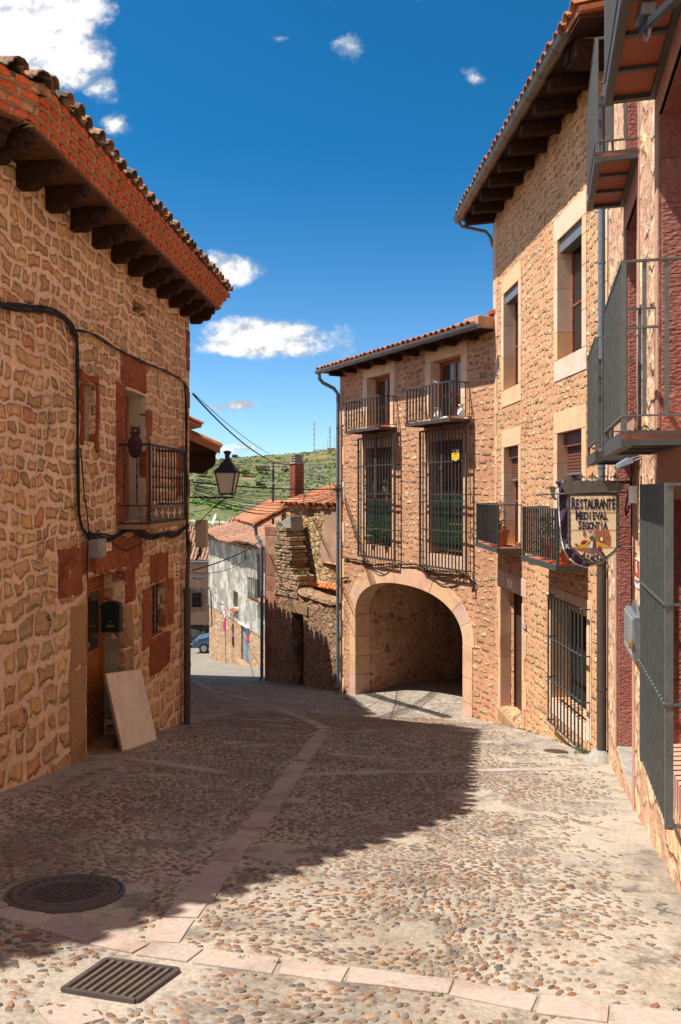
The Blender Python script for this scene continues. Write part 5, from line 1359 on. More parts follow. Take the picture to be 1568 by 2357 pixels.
# ================================================================ red trimmed house at the right foreground
D = Fr((.88+.252*10.42, 10.42), (-.252, -1)); random.seed(50)
rd = thing('restaurant_house', 'pink and yellow stone house in the right foreground with red door jambs and iron balconies', 'house', D, (0,0,-3.4))
def zu(z): return D.loc(.88+.252*z, z)[0]
dU = 14.5
door = (zu(9.27), zu(7.62), -2.98, .42)
BF1, BF2 = .36, 3.06       # balcony floor heights
bA = (zu(8.25), zu(7.25), BF1, BF1+2.35); bB = (zu(5.95), zu(4.75), BF1, BF1+2.45)
bC = (zu(8.25), zu(7.25), BF2, BF2+2.35); bD_ = (zu(5.95), zu(4.75), BF2, BF2+2.4)
gw = (zu(5.85), zu(4.6), -1.85, -.05)
holes = [door,bA,bB,bC,bD_,gw]
mb = MB(); wall(mb, 0, dU, -4.2, 8.5, holes, 0, .3); shell(mb, 0, dU, 8, -4.2, 8.5)
part('wall', mb, M['Dw'], rd)
def redopen(h, w=.2, lin=.34, jw=.16, kind='door'):
    a,b,c,d = h
    m = MB(); stack(m, a-.004, a+.004, -.004, .45, c, d, .36, .5, 0); stack(m, b-.004, b+.004, -.004, .45, c, d, .36, .5, 0)
    m2 = MB(); z = c; 
    while z < d-.02:
        h_ = min(rnd(.36,.5), d-z); 
        if d-z-h_ < .15: h_ = d-z
        m2.box(a-.0, a+.012, .02, .33, z+.003, z+h_-.003); m2.box(b-.012, b, .02, .33, z+.003, z+h_-.003); z += h_
    m2.box(a+.012, b-.012, .02, .33, d-.012, d)
    part('rough_jamb', m2, M['redquoin'], rd, bevel=.004)
    m3 = MB(); m3.box(a-jw, a-.0, -.012, .03, c-.06, d+lin); m3.box(b, b+jw, -.012, .03, c-.06, d+lin); m3.box(a, b, -.012, .03, d, d+lin)
    if kind == 'window': m3.box(a, b, -.012, .2, c-.2, c+.006)
    part('smooth_surround', m3, M['pinkplain'], rd, bevel=.004)
for h in (door,bA,bB,bC,bD_): redopen(h)
redopen(gw, kind='window')
for h in (bA,bB,bC,bD_,gw):
    a,b,c,d = h; w = part('balcony_window' if h is not gw else 'window', MB().box(a,b,.30,.33,c,d), M['void'], rd)
    m = MB(); t = .07; m.box(a,a+t,.26,.3,c,d); m.box(b-t,b,.26,.3,c,d); m.box(a+t,b-t,.26,.3,d-t,d); m.box((a+b)/2-.04,(a+b)/2+.04,.26,.3,c,d-t); part('frame', m, M['frame_wood'], w)
    part('pane', MB().box(a+t,b-t,.285,.29,c+.1,d-t), M['glass'], w)
a,b,c,d = door
part('recess_door', MB().box(a,b,.9,.95,-3.6,d), M['doorwood'], rd)
m = MB(); m.box(a+.014,b-.014,.004,.88,-3.6,c+.02); part('threshold', m, M['cement'], rd, bevel=.01)
m = MB(); m.quad((a,.3,c),(a,.9,c),(a,.9,d),(a,.3,d)); m.quad((b,.9,c),(b,.3,c),(b,.3,d),(b,.9,d)); m.quad((a,.3,d),(a,.9,d),(b,.9,d),(b,.3,d)); part('recess_lining', m, M['redquoin'], rd)
gy = lambda u, y=-.1: ground(*D.w(u, y))
# balconies with flat vertical bars; slabs on iron frames with terracotta tiles
def dbalc(z0, z1, zf, e=.38, rail=1.03):
    u0, u1 = zu(z0), zu(z1); th = .085
    bl_ = part('balcony', MB().box(u0,u1,-e,-.0,zf-.045,zf-.02), M['floortile'], rd)
    m = MB(); t = .055
    m.box(u0,u1,-e-.005,-e+t,zf-th-.012,zf+.0); m.box(u0,u0+t,-e+t,0,zf-th,zf); m.box(u1-t,u1,-e+t,0,zf-th,zf); m.box(u0+t,u1-t,-t,0,zf-th,zf-.05)
    n = 3
    for i in range(1,n): u = lerp(u0,u1,i/n); m.box(u-.02,u+.02,-e+t,-t,zf-th+.01,zf-.046)
    part('slab_frame', m, M['iron'], bl_)
    m = MB(); zr = zf+rail; zb = zf+.10
    m.box(u0,u1,-e-.006,-e+.03,zr-.008,zr+.004); m.box(u0,u1,-e-.004,-e+.026,zb-.012,zb)
    for u in (u0,u1-.028): m.box(u,u+.028,-e+.03,0,zr-.008,zr+.004); m.box(u,u+.028,-e+.026,0,zb-.01,zb); m.box(u,u+.028,-e+.03,-e*.45,zf+.62,zf+.632)
    nb = int((u1-u0)/.105)
    for i in range(nb+1): u = lerp(u0+.006,u1-.006,i/nb); m.box(u-.006,u+.006,-e-.002,-e+.024,zb,zr-.008)
    for u in (u0+.014,u1-.014):
        for y in (-e*.66,-e*.33): m.box(u-.006,u+.006,y-.012,y+.012,zb,zr-.008)
        m.box(u-.012,u+.012,-e,-e+.03,zf-.0,zr-.008)
    part('railing', m, M['irongreen'], bl_)
dbalc(8.35, 7.1, BF1); dbalc(6.05, 4.72, BF1); dbalc(8.35, 7.1, BF2); dbalc(6.05, 4.72, BF2)
# moss on the big balcony
m = MB(); leaves(m, (zu(5.2),-.2,BF1+.03), (.3,.1,.03), 60, .02); solo('balcony_moss', m, M['leaf'], 'small green plants growing on the slab of the big right foreground balcony', 'moss', D, (zu(5.2),-.2,BF1))
# big ground floor grille
g0, g1, ge_ = zu(5.98), zu(4.78), -.11
u0, u1 = D.loc(.78+.252*5.98,5.98)[0], D.loc(.78+.252*4.78,4.78)[0]
m = MB(); n = 13
for i in range(n+1):
    u = lerp(u0,u1,i/n); m.box(u-.005,u+.005,ge_-.022,ge_+.022,-2.0,.045)
for z in (-2.01,-1.28,-.68,.04):
    m.box(u0-.03,u1+.02,ge_-.012,ge_+.012,z-.008,z+.008)
    if z in (-1.28,-.68):
        for i in range(n+1): u = lerp(u0,u1,i/n); m.box(u-.03,u+.022,ge_-.034,ge_-.022,z-.006,z+.006)
for u in (u0,u1): m.box(u-.014,u+.014,ge_-.024,ge_+.024,-2.03,.05)
for z in (-1.28,-.68,-2.01,.04): m.box(u1-.012,u1+.012,ge_+.024,.01,z-.008,z+.008); m.box(u0-.012,u0+.012,ge_+.024,.01,z-.008,z+.008)
part('window_grille', m, M['irongreen'], rd)

# restaurant sign on its iron rod
sz = 7.4; S = Fr((.88+.252*sz, sz), (.97,-.2443))
def sx(x): return S.U(x)
def sp_(x, y, o=0): u, h = S.px(x, y, o); return (u, o, h)
kz = S.H(1400,1131)/( (HY-1131)) if False else None
base = sp_(1365,1140)
sg = thing('restaurant_sign', 'shield shaped tiled hanging sign lettered restaurante medieval segontia asador under an iron crown', 'sign', S, base)
# zoom coordinates of the sign (1568 px for 400 source px)
def q(x, y, o=0.0): return sp_((2130+x/3.92)/1.738, (1880+y/3.92)/1.738, o)
def poly(pts, y0, y1, mat, name, parent=sg, **k):
    P = [q(*p) for p in pts]; P = [(a,c) for a,_,c in P]
    ar = sum(P[i][0]*P[(i+1)%len(P)][1]-P[(i+1)%len(P)][0]*P[i][1] for i in range(len(P)))
    if ar < 0: P = P[::-1]
    m = MB(); m.prism_y(P, y0, y1); return part(name, m, mat, parent, **k)
outer = [(562,382),(1348,382),(1348,1230),(1290,1300),(1180,1390),(1060,1460),(958,1502),(850,1440),(740,1360),(650,1275),(572,1200)]
inner = [(600,408),(1312,408),(1312,1215),(1265,1268),(1160,1350),(1050,1418),(956,1450),(860,1398),(760,1325),(680,1255),(606,1185)]
poly(outer, .0, .03, M['wrought'], 'shield_frame'); 
poly(inner, -.006, .0, M['cream'], 'tile_face')
m = MB()
for a, b in zip(outer, outer[1:]+outer[:1]):
    A3, B3 = Vector(q(*a)), Vector(q(*b)); m.tube([A3, B3], .007, 4)
    k = max(1, int((B3-A3).length/.055))
    for i in range(k): p = A3.lerp(B3,(i+.5)/k); cc = Vector(q(955,900)); p = p+(cc-p).normalized()*.012; m.ball((p.x,-.008,p.z), .0055, k=6, m=4)
part('riveted_rim', m, M['wrought'], sg)
m = MB()
def line(p0, p1, w=.0012, y=-.0075): 
    a, b = Vector(q(*p0)), Vector(q(*p1)); m.tube([(a.x,y,a.z),(b.x,y,b.z)], w, 4)
for yy in (664,938,1212): line((603,yy),(1312,yy))
line((952,408),(956,1450))
part('tile_joints', m, M['inkbrick'], sg)
crown = [(520,378),(1385,335),(1510,95),(1455,165),(1440,205),(1400,210),(1368,195),(1330,150),(1310,190),(1275,200),(1225,165),(1170,150),(1140,180),(1118,185),(1085,165),(1050,140),(1000,160),(960,180),(938,185),(905,170),(850,150),(800,175),(770,182),(735,170),(700,155),(650,190),(610,200),(560,170),(500,205),(465,190),(455,175),(415,150)]
poly(crown, -.012, -.004, M['wrought'], 'crown')
def spur(cx, cy, s, tilt):
    m = MB()
    def P(dx, dy): 
        ct, st = math.cos(tilt), math.sin(tilt); X = cx+(dx*ct-dy*st)*s; Y = cy+(dx*st+dy*ct)*s; a = q(X,Y); return (a[0],a[2])
    c_ = [P(-8,60),(P(-10,20)),P(-20,-20),P(0,-78),P(20,-20),P(10,20),P(8,60)]; m.prism_y(c_, -.013, -.003)
    for sg_ in (-1,1):
        pts = [P(sg_*6,30),P(sg_*6,5),P(sg_*35,-18),P(sg_*62,0),P(sg_*66,26),P(sg_*50,34),P(sg_*44,22),P(sg_*52,12),P(sg_*38,4),P(sg_*22,22)]
        if sg_ > 0: pts = pts[::-1]
        ar = sum(pts[i][0]*pts[(i+1)%len(pts)][1]-pts[(i+1)%len(pts)][0]*pts[i][1] for i in range(len(pts)))
        if ar < 0: pts = pts[::-1]
        m.prism_y(pts, -.0128, -.0032)
    part('crown_lily', m, M['wrought'], sg)
for cx_, cy_, tl in ((590,135,-.1),(766,108,0),(941,100,0),(1118,100,0),(1296,108,.1)): spur(cx_, cy_, 1.0, tl)
m = MB()
for x in (612,777,938,1118,1275): a = q(x, {612:235,777:210,938:195,1118:200,1275:213}[x]); m.disc((a[0],-.0125,a[2]), .005, (0,-1,0), .001, 8)
part('crown_holes', m, M['void'], sg)
m = MB(); a, b = Vector(q(330,376)), Vector(q(1620,350)); wall_u = 0.02
m.tube([(a.x,.012,a.z),(wall_u,.012,b.z)], .009, 6); a = q(40,383); b_ = q(150,383); c_ = q(330,376); m.tube([(a[0],.012,a[2]),(b_[0],.012,b_[2]),(c_[0],.012,c_[2])], [.001,.011,.008], 6)
c_ = q(1350,1205); m.tube([(c_[0],.012,c_[2]),(wall_u,.012,c_[2])], .008, 6)
part('halberd_rod', m, M['wrought'], sg)
axe = [(252,270),(300,255),(350,258),(385,280),(360,320),(352,390),(362,430),(405,465),(350,475),(310,445),(290,395),(288,340)]
poly(axe, .006, .016, M['wrought'], 'axe_blade')
m = MB(); 
def txt(s, x, y, hpx, ws, bold=.02, yy=-.0085, mm=None, rot=0): 
    a = q(x,y); h_ = hpx/3.92/1.738*(sz/FPX); return text_into(mm or m, s, a[0], a[2], yy, h_, ws, bold=bold, ext=.001, rot=rot)
# uncial looking letters: heavy, narrow, with small serif feet
def heading(s, xc, yc, hpx, wtot, cap=1.0):
    n = len(s); m_ = MB(); w = wtot/n; x = xc-wtot/2
    for i, ch in enumerate(s):
        k = 1.18 if (i == 0 and cap > 1) else 1.0
        wch = w*(1.15 if i == 0 and cap > 1 else 1.0)
        a = q(x+w/2, yc-(8 if k > 1 else 0)); h_ = hpx*k/3.92/1.738*(sz/FPX); cap_h = h_*1.38
        text_into(m_, ch, a[0], a[2], -.0085, cap_h, 1.15*w/(hpx*1.0), bold=.045, ext=.001)
        # serif feet
        if ch in 'RTAUNMIEPLD':
            zz = q(x,yc+hpx*.5)[2]; zt = q(x,yc-hpx*.5)[2]
            for fx in ((.5,) if ch in 'TI' else (.25,.75) if ch in 'AUNMR' else (.3,)):
                u_ = q(x+w*fx, yc)[0]; dw = .0055
                if ch not in 'U': m_.prism_y([(u_-dw,zz-.001),(u_+dw,zz-.001),(u_,zz+.007)], -.0098, -.0085)
        x += w
    return m_
m = heading('RESTAURANTE', 958, 545, 158, 690, 1.12); part('lettering', m, M['ink'], sg)
m = heading('MEDIEVAL', 935, 728, 118, 490, 1.1); part('lettering', m, M['ink'], sg)
m = heading('SEGONTIA', 945, 880, 112, 455, 1.1); part('lettering', m, M['ink'], sg)
m = MB()
for ch, x, y, r_ in (('A',800,1345,-.42),('S',862,1378,-.3),('A',930,1392,-.08),('D',990,1390,.1),('O',1052,1368,.3),('R',1115,1335,.42)): txt(ch, x, y, 132, .72, .045, rot=r_)
part('lettering', m, M['ink'], sg)
# the painted kitchen scene
poly([(720,1195),(790,1090),(930,1090),(925,1120),(850,1195),(840,1225),(650,1225),(650,1200)], -.0085, -.0065, M['inkyellow'], 'painted_table')
poly([(755,1160),(775,1115),(850,1105),(860,1125),(820,1160),(780,1168)], -.0095, -.0083, M['inkred'], 'painted_dish')
poly([(965,950),(1200,955),(1230,1060),(1225,1200),(1100,1150),(985,1105)], -.0085, -.0065, M['inkbrick'], 'painted_brick_wall')
poly([(985,1115),(1100,1160),(1215,1200),(1090,1215),(1085,1280),(1000,1215)], -.009, -.0065, M['inkyellow'], 'painted_oven_hood')
poly([(1045,1060),(1075,1028),(1110,1045),(1125,1090),(1120,1145),(1045,1120)], -.0095, -.0083, M['inkred'], 'painted_oven_mouth')
poly([(1060,1070),(1080,1040),(1105,1060),(1108,1120),(1062,1108)], -.0102, -.0093, M['cream'], 'painted_oven_light')
poly([(1025,1262),(1025,1215),(1055,1188),(1088,1215),(1088,1290)], -.0098, -.0088, M['inkred'], 'painted_arch_door')
poly([(640,1228),(1090,1225),(1090,1300),(960,1325),(860,1300),(700,1255)], -.0082, -.0065, M['inkbrick'], 'painted_floor')
poly([(885,1060),(920,1038),(975,1045),(990,1105),(925,1118),(905,1090)], -.0105, -.0085, M['inkgreen'], 'painted_tunic')
poly([(925,1115),(990,1108),(1000,1215),(935,1230),(900,1215)], -.0105, -.0085, M['inkred'], 'painted_skirt')
poly([(920,1120),(950,1118),(940,1225),(900,1215)], -.0112, -.0103, M['white'], 'painted_apron')
poly([(880,990),(905,972),(940,985),(938,1030),(905,1042),(882,1015)], -.0105, -.0085, M['skin'], 'painted_face')
poly([(878,985),(885,962),(930,960),(945,985),(905,980)], -.0112, -.0103, M['inkblue'], 'painted_hat')
poly([(905,1090),(925,1108),(860,1150),(845,1140)], -.0110, -.0085, M['skin'], 'painted_arm')
poly([(925,1230),(955,1228),(948,1290),(900,1298)], -.0105, -.0085, M['inkblue'], 'painted_boot'); poly([(965,1225),(1000,1220),(1035,1270),(1010,1290)], -.0105, -.0085, M['inkblue'], 'painted_boot')
poly([(790,1040),(800,955),(825,950),(852,1020),(830,1038)], -.0098, -.0085, M['inkbrick'], 'painted_hanging_ham')
poly([(650,1160),(700,1150),(722,1185),(700,1200),(680,1175)], -.0112, -.0085, M['inkgreen'], 'painted_herbs')
# banner hanging behind the sign
bz = sz+.42; B_ = Fr((.88+.252*bz, bz), (.97,-.2443))
def bq(x, y, o=0.0): u, h = B_.px((2130+x/3.92)/1.738, (1880+y/3.92)/1.738, o); return (u, o, h)
bn = thing('banner', 'dark purple satin banner with white edging hanging behind the tiled restaurant sign', 'banner', B_, bq(800,170))
edge = [(400,170),(412,450),(428,800),(452,1050),(490,1240),(560,1370),(660,1460),(780,1520),(860,1530),(960,1490),(1060,1400),(1130,1260),(1150,1000),(1150,170)]
m = MB(); P = [bq(*p) for p in edge]; nx, nz = 22, 34
xs0 = [p[0] for p in edge]
def bx(y):
    L_, R_x = None, None
    l = edge[:9]; r = edge[8:][::-1]
    def itp(lst):
        for a, b in zip(lst, lst[1:]):
            if min(a[1],b[1]) <= y <= max(a[1],b[1]) and a[1] != b[1]: return a[0]+(b[0]-a[0])*(y-a[1])/(b[1]-a[1])
        return lst[-1][0]
    return itp(l), itp(r)
vs = []
for j in range(nz+1):
    y = 170+(1528-170)*j/nz; l, r = bx(y)
    for i in range(nx+1):
        x = lerp(l, r, i/nx); a = bq(x,y); vs.append((a[0], .025*math.sin(x*.03+y*.012)+.014*noise.noise((x*.02,y*.015,0)), a[2]))
m.add(vs, [(j*(nx+1)+i, (j+1)*(nx+1)+i, (j+1)*(nx+1)+i+1, j*(nx+1)+i+1) for j in range(nz) for i in range(nx)])
cloth = part('cloth', m, M['purple'], bn, smooth=True); sm = cloth.modifiers.new('thick', 'SOLIDIFY'); sm.thickness = .003
m = MB(); ep = []
for j in range(nz+1): ep.append(vs[j*(nx+1)])
for j in range(nz-1,-1,-1): ep.append(vs[j*(nx+1)+nx])
m.tube([(a,b-.004,c) for a,b,c in ep], .006, 4); part('white_edging', m, M['white'], bn)
m = MB(); a, b = bq(365,195), bq(1250,150); m.tube([(a[0],0,a[2]),(0,0,a[2])], .015, 8); part('rod', m, M['purple'], bn)
m = MB(); text_into(m, 'R', *(lambda a: (a[0], a[2]))(bq(548,1200)), -.03, .07, 1.0, bold=.01, ext=.001); text_into(m, 'S', *(lambda a: (a[0], a[2]))(bq(560,330)), -.03, .06, 1.0, bold=.01, ext=.001); part('white_lettering', m, M['white'], bn)

# floodlights, boxes and posters on the red trimmed house
def floodlight(F, tip, wallp, w, label):
    t = thing('floodlight', label, 'floodlight', F, wallp)
    tip, wp = Vector(tip), Vector(wallp); d = (wp-tip).normalized(); s = Vector((1,0,0)); up = s.cross(d).normalized(); up = -up if up.z < 0 else up
    L_ = (wp-tip).length; c0 = tip; c1 = tip+d*L_*.68
    m = MB(); vs = []
    for c, hh, ww in ((c0,.02,w*.5),(c0+d*.03,.035,w*.5),(c1-d*.04,.05,w*.5),(c1,.03,w*.42)):
        vs += [c-s*ww-up*.012, c+s*ww-up*.012, c+s*ww*.8+up*hh, c-s*ww*.8+up*hh]
    fs = [(3,2,1,0)]+[(i*4+j,i*4+(j+1)%4,(i+1)*4+(j+1)%4,(i+1)*4+j) for i in range(3) for j in range(4)]+[(12,13,14,15)]
    m.add(vs, fs); part('housing', m, M['pipegrey'], t, bevel=.006)
    m = MB(); p = c0-up*.0125+d*.02; r = c1-up*.0125-d*.04; m.add([p-s*w*.45, p+s*w*.45, r+s*w*.45, r-s*w*.45, p-s*w*.45-up*.004, p+s*w*.45-up*.004, r+s*w*.45-up*.004, r-s*w*.45-up*.004], [(0,1,2,3),(7,6,5,4),(0,4,5,1),(1,5,6,2),(2,6,7,3),(3,7,4,0)]); part('lens', m, M['glass'], t)
    m = MB(); m.tube([c1, wp], .012, 6); m.tube([c1+up*.03, c1+d*.08+up*.02, wp-up*.06], .007, 5); m.ball(tuple(c1+up*.01), .02, k=8, m=5); part('bracket', m, M['steelcover'], t)
def P3(F, x, y, off): u, h = F.px(x, y, off); return (u, off, h)
fu = zu(7.75)
tipu = D.loc(*(Vector(((1416-CX)/FPX*7.05, 7.05)))); 
floodlight(D, (tipu[0], tipu[1], (HY-1078)/FPX*7.05), (tipu[0]+.02, .0, (HY-1056)/FPX*7.1), .16, 'grey floodlight bracketed to the wall just above the restaurant sign')
tipu = D.loc(*(Vector(((1478-CX)/FPX*5.0, 5.0))))
tp = (tipu[0], tipu[1], (HY-72)/FPX*5.0)
t = thing('floodlight', 'dark floodlight arm hanging under the uppermost balcony at the top right corner', 'floodlight', D, tp)
tv = Vector(tp); wq, wh_ = D.px(1590,-35,-.1); wv = Vector((wq,-.1,wh_)); dd = (wv-tv).normalized(); sv = dd.cross(Vector((0,0,1))).normalized(); uv_ = sv.cross(dd)
def obar(a, b, w, h):
    m = MB(); m.add([p+sv*x*w/2+uv_*y*h/2 for p in (a,b) for x,y in ((-1,-1),(1,-1),(1,1),(-1,1))], [(0,1,2,3),(7,6,5,4),(0,4,5,1),(1,5,6,2),(2,6,7,3),(3,7,4,0)]); return m
part('arm', obar(tv, wv, .05, .045), M['ironblack'], t, bevel=.004)
part('housing', obar(tv-dd*.02+uv_*.06, tv+dd*.12+uv_*.10, .09, .07), M['pipegrey'], t, bevel=.006)
part('lens', obar(tv-dd*.025+uv_*.055, tv-dd*.02+uv_*.055, .08, .06), M['glass'], t)
m = MB(); a = tv+dd*.06; m.tube([a+Vector((math.sin(q_)*.0,0,0))+dd*(.065*math.cos(q_)+.05)+Vector((0,0,-1))*(.085*math.sin(q_)) for q_ in [math.pi*i/12 for i in range(-2,15)]], .009, 6)
solo('cable_loop', m, M['greybox'], 'grey cable looping below the floodlight at the top right corner', 'cable', D, tuple(a))
jz = D.H(1470,1131)
ju, jh = D.px(1464, 1133)
jb = thing('junction_box', 'white electrical box on the wall where the iron sign rod ends', 'junction box', D, (ju,0,jh))
part('box', MB().box(ju-.02, ju+.12, -.075, -.0, jh-.10, jh+.06), M['white'], jb, bevel=.006)
part('rusty_plate', MB().box(ju+.02, ju+.09, -.082, -.075, jh-.07, jh+.02), plain('rust', (.2,.07,.04), .8), jb)
part('cable', MB().tube([(ju+.05,-.08,jh-.04),(ju+.06,-.10,jh-.16),(ju+.03,-.09,jh-.22),(ju+.01,-.06,jh-.12)], .008, 6), M['wire'], jb)
wirebundle('wall_cable', 'thin dark cable running down the pink wall beside the restaurant sign', D, [(ju-.06,-.03,jh+.32),(ju-.05,-.03,jh),(ju-.07,-.03,jh-.7),(ju-.05,-.03,jh-1.3)], 2, .006, .012, (ju-.06,-.03,jh-.5), seed=61, wob=.004)
wirebundle('wall_cable', 'black cable dropping from the floodlight to the white electrical box', D, [(tipu[0]*0+zu(7.0),-.03,.30),(ju+.08,-.04,jh+.2),(ju+.07,-.06,jh+.05)], 1, .008, .004, (ju+.08,-.04,jh+.2), seed=62, wob=.004)
a0, a1 = D.U(1466,-.02), D.U(1476,-.02)
def poster(u0, u1, zlo, zhi, label, mats, off):
    t = thing('wall_poster', label, 'sign', D, (u0,0,zlo))
    part('plate', MB().box(u0,u1,off,off+.012,zlo,zhi), M['white'], t)
    for nm, mt, f in mats: part(nm, MB().box(lerp(u0,u1,f[0]),lerp(u0,u1,f[1]),off-.002,off,lerp(zlo,zhi,f[2]),lerp(zlo,zhi,f[3])), mt, t)
    return t
zp = D.H(1472,1288); zq = D.H(1472,1352)
p1 = poster(zu(7.32), zu(6.98), zq, zp, 'white plaque with a dark red upper field beside the restaurant doorway', [('red_field', M['posterred'], (0,1,.36,1))], -.02)
m = MB(); text_into(m, 'R', zu(7.15), lerp(zq,zp,.7), -.024, .14, 1.2, bold=.02, ext=.001); part('emblem', m, M['white'], p1)
m = MB(); text_into(m, 'RESTAURANT', zu(7.15), lerp(zq,zp,.2), -.022, .04, .9, bold=.02, ext=.001); part('lettering', m, M['posterred'], p1)
p2 = poster(zu(6.94), zu(6.74), zq-.03, zp, 'narrow white plaque with a red oval between two other plaques by the doorway', [], -.022)
m = MB(); m.disc((zu(6.84),-.024,lerp(zq,zp,.6)), .11, (0,-1,0), .002, 20, ry=.07); part('red_oval', m, M['posterred'], p2)
p3 = poster(zu(6.70), zu(6.45), zq-.06, zp+.0, 'white plaque with a blue foot nearest the big foreground window grille', [('blue_foot', M['blue'], (0,1,-.1,.08)),('blue_mark', M['inkblue'], (.3,.7,.55,.85))], -.025)
# menu case
mu0, mu1 = zu(7.45), zu(6.75); mz0, mz1 = D.H(1470,1500), D.H(1465,1398)
mc = thing('menu_case', 'grey glazed menu display case with two brass padlocks on the wall by the doorway', 'display case', D, (mu0,0,mz0))
part('case', MB().box(mu0,mu1,-.09,-.0,mz0,mz1), M['pipegrey'], mc, bevel=.004)
part('glazing', MB().box(mu0+.04,mu1-.05,-.096,-.09,mz0+.05,mz1-.05), glassdark('display_glass', (.35,.4,.38)), mc)
m = MB(); m.box(mu0+.02,mu1-.02,-.1,-.09,mz0+.02,mz0+.05); m.box(mu0+.02,mu1-.02,-.1,-.09,mz1-.05,mz1-.02); m.box(mu0+.02,mu0+.045,-.1,-.09,mz0+.05,mz1-.05); m.box(mu1-.05,mu1-.02,-.1,-.09,mz0+.05,mz1-.05); m.box(lerp(mu0,mu1,.5)-.01,lerp(mu0,mu1,.5)+.01,-.1,-.09,mz0+.05,mz1-.05); part('door_frame', m, M['greybox'], mc)
m = MB(); m.prism_y([(mu0+.1,mz1),(mu1-.1,mz1),(mu1-.2,mz1+.07),((mu0+mu1)/2,mz1+.11),(mu0+.2,mz1+.07)], -.05,-.03); part('crest', m, M['irongreen'], mc)
for i, dz in enumerate((0,.03)):
    m = MB(); uu_ = mu1-.06+i*.05; zz_ = lerp(mz0,mz1,.35)+dz; m.box(uu_-.02,uu_+.02,-.125,-.1,zz_-.03,zz_+.01); m.tube([(uu_-.013,-.112,zz_+.01),(uu_-.012,-.112,zz_+.035),(uu_+.012,-.112,zz_+.035),(uu_+.013,-.112,zz_+.01)], .004, 5); part('padlock', m, M['brass'], mc)

# ================================================================ neighbour beyond the left house
N2 = Fr((-3.33,17.2), (-.21,1)); random.seed(70)
nh = thing('stone_house', 'narrow view of a house beyond the left house with projecting tiled eave and dark beams', 'house', N2, (0,0,-5))
mb = MB(); wall(mb, 0, 6.0, -7, .75, [], 0); shell(mb, 0, 6.0, 6, -7, .75, 0, (3,2.2)); part('wall', mb, M['L'], nh)
m = MB(); tile_roof(m, -.35, 6.2, -.72, .92, 3.0, 2.5, .23, .36, .1, .02); part('roof', m, M['tile_old'], nh)
m = MB(); m.box(-.33,-.12,-.70,3.0,.86,.95) if False else m.prism_u([(-.70,.80),(3.0,2.38),(3.0,2.52),(-.70,.96)][::-1], -.42,-.30); part('verge_tiles', m, M['tile_old'], nh)
for i in range(7):
    m = MB(); m.prism_u([(-.62,.62),(-.55,.5),(.1,.5),(.1,.86),(-.62,.80)][::-1], -.18+i*.85, .0+i*.85); part('beam', m, M['wooddark'], nh)
m = MB(); m.box(-.25,6,-.64,.1,.80,.83); part('soffit', m, M['wooddark'], nh)
N3 = Fr((-4.53,22.86), (-.48,.87)); n3 = thing('stone_house', 'taller house glimpsed behind the narrow tiled eave beyond the left house', 'house', N3, (0,0,-6))
mb = MB(); wall(mb, 0, 6.2, -9, 1.8, [], 0); shell(mb, 0, 6.2, 6, -9, 1.8, 0, (3,3.1)); part('wall', mb, M['L'], n3); m = MB(); tile_roof(m, -.25, 6.3, -.55, 1.88, 3.0, 3.2, .25, .4, .11, .02); part('roof', m, M['tile_old'], n3)
m = MB(); m.box(.1,.5,.1,.6,1.0,1.95); part('chimney', m, M['brown_render'], nh); m = MB(); m.box(.05,.55,.05,.65,1.95,2.0); part('chimney_cap', m, M['tile_old'], nh)

# ================================================================ ruined wall and gable house
MR = Fr((-2.48,26.3), (2.43,-3.5)); MU1 = MR.loc(-.05,22.8)[0]; random.seed(80)
rw = thing('boundary_wall', 'old rounded rubble wall with a dark walled doorway between downpipe and red quoins', 'wall', MR, (0,0,-6.5))
dw = hole(MR,673.8,700,690,1412,690,1568); dw = (dw[0],dw[1],-7.2,dw[3])
ub = MR.U(655)
def topz(u):
    t = (u-ub)/(MU1-ub); return lerp(MR.H(655,1345), MR.H(781,1392), max(0,t))-.1*math.sin(max(0,min(1,t))*3)
m = MB(); N_ = 34
us = sorted(set([ub-.3+(MU1+.1-ub+.3)*i/N_ for i in range(N_+1)]+[dw[0],dw[1]]))
def jit(u, z, s=.04): return s*noise.noise((u*2.3, z*2.3, 5))+s*.5*noise.noise((u*6, z*6, 9))
rows = 14
for a, b in zip(us, us[1:]):
    cu = (a+b)/2; zb_ = dw[3] if dw[0] < cu < dw[1] else -7.6
    za, zb2 = topz(a), topz(b)
    for j in range(rows):
        z0, z1 = lerp(zb_,za,j/rows), lerp(zb_,za,(j+1)/rows); y0, y1 = lerp(zb_,zb2,j/rows), lerp(zb_,zb2,(j+1)/rows)
        m.quad((a,jit(a,z0),z0),(b,jit(b,y0),y0),(b,jit(b,y1),y1),(a,jit(a,z1),z1))
    # rounded coping
    K = 7
    for j in range(K):
        t0, t1 = math.pi*j/K, math.pi*(j+1)/K
        def cp_(u, zt, t): r = .26; return (u, .2-r*math.cos(t)+jit(u,t,.05), zt-.02+.2*math.sin(t)+.06*noise.noise((u*3,t*2,3)))
        m.quad(cp_(a,za,t0), cp_(b,zb2,t0), cp_(b,zb2,t1), cp_(a,za,t1))
    m.quad((b,.42,zb_),(a,.42,zb_),(a,.46,za),(b,.46,zb2))
m.quad((dw[0],-.01,-7.2),(dw[0],.42,-7.2),(dw[0],.42,dw[3]),(dw[0],-.01,dw[3])); m.quad((dw[1],.42,-7.2),(dw[1],-.01,-7.2),(dw[1],-.01,dw[3]),(dw[1],.42,dw[3])); m.quad((dw[0],.42,dw[3]),(dw[1],.42,dw[3]),(dw[1],-.01,dw[3]),(dw[0],-.01,dw[3]))
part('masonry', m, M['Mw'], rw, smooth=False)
m = MB(); u_ = dw[0]-.15
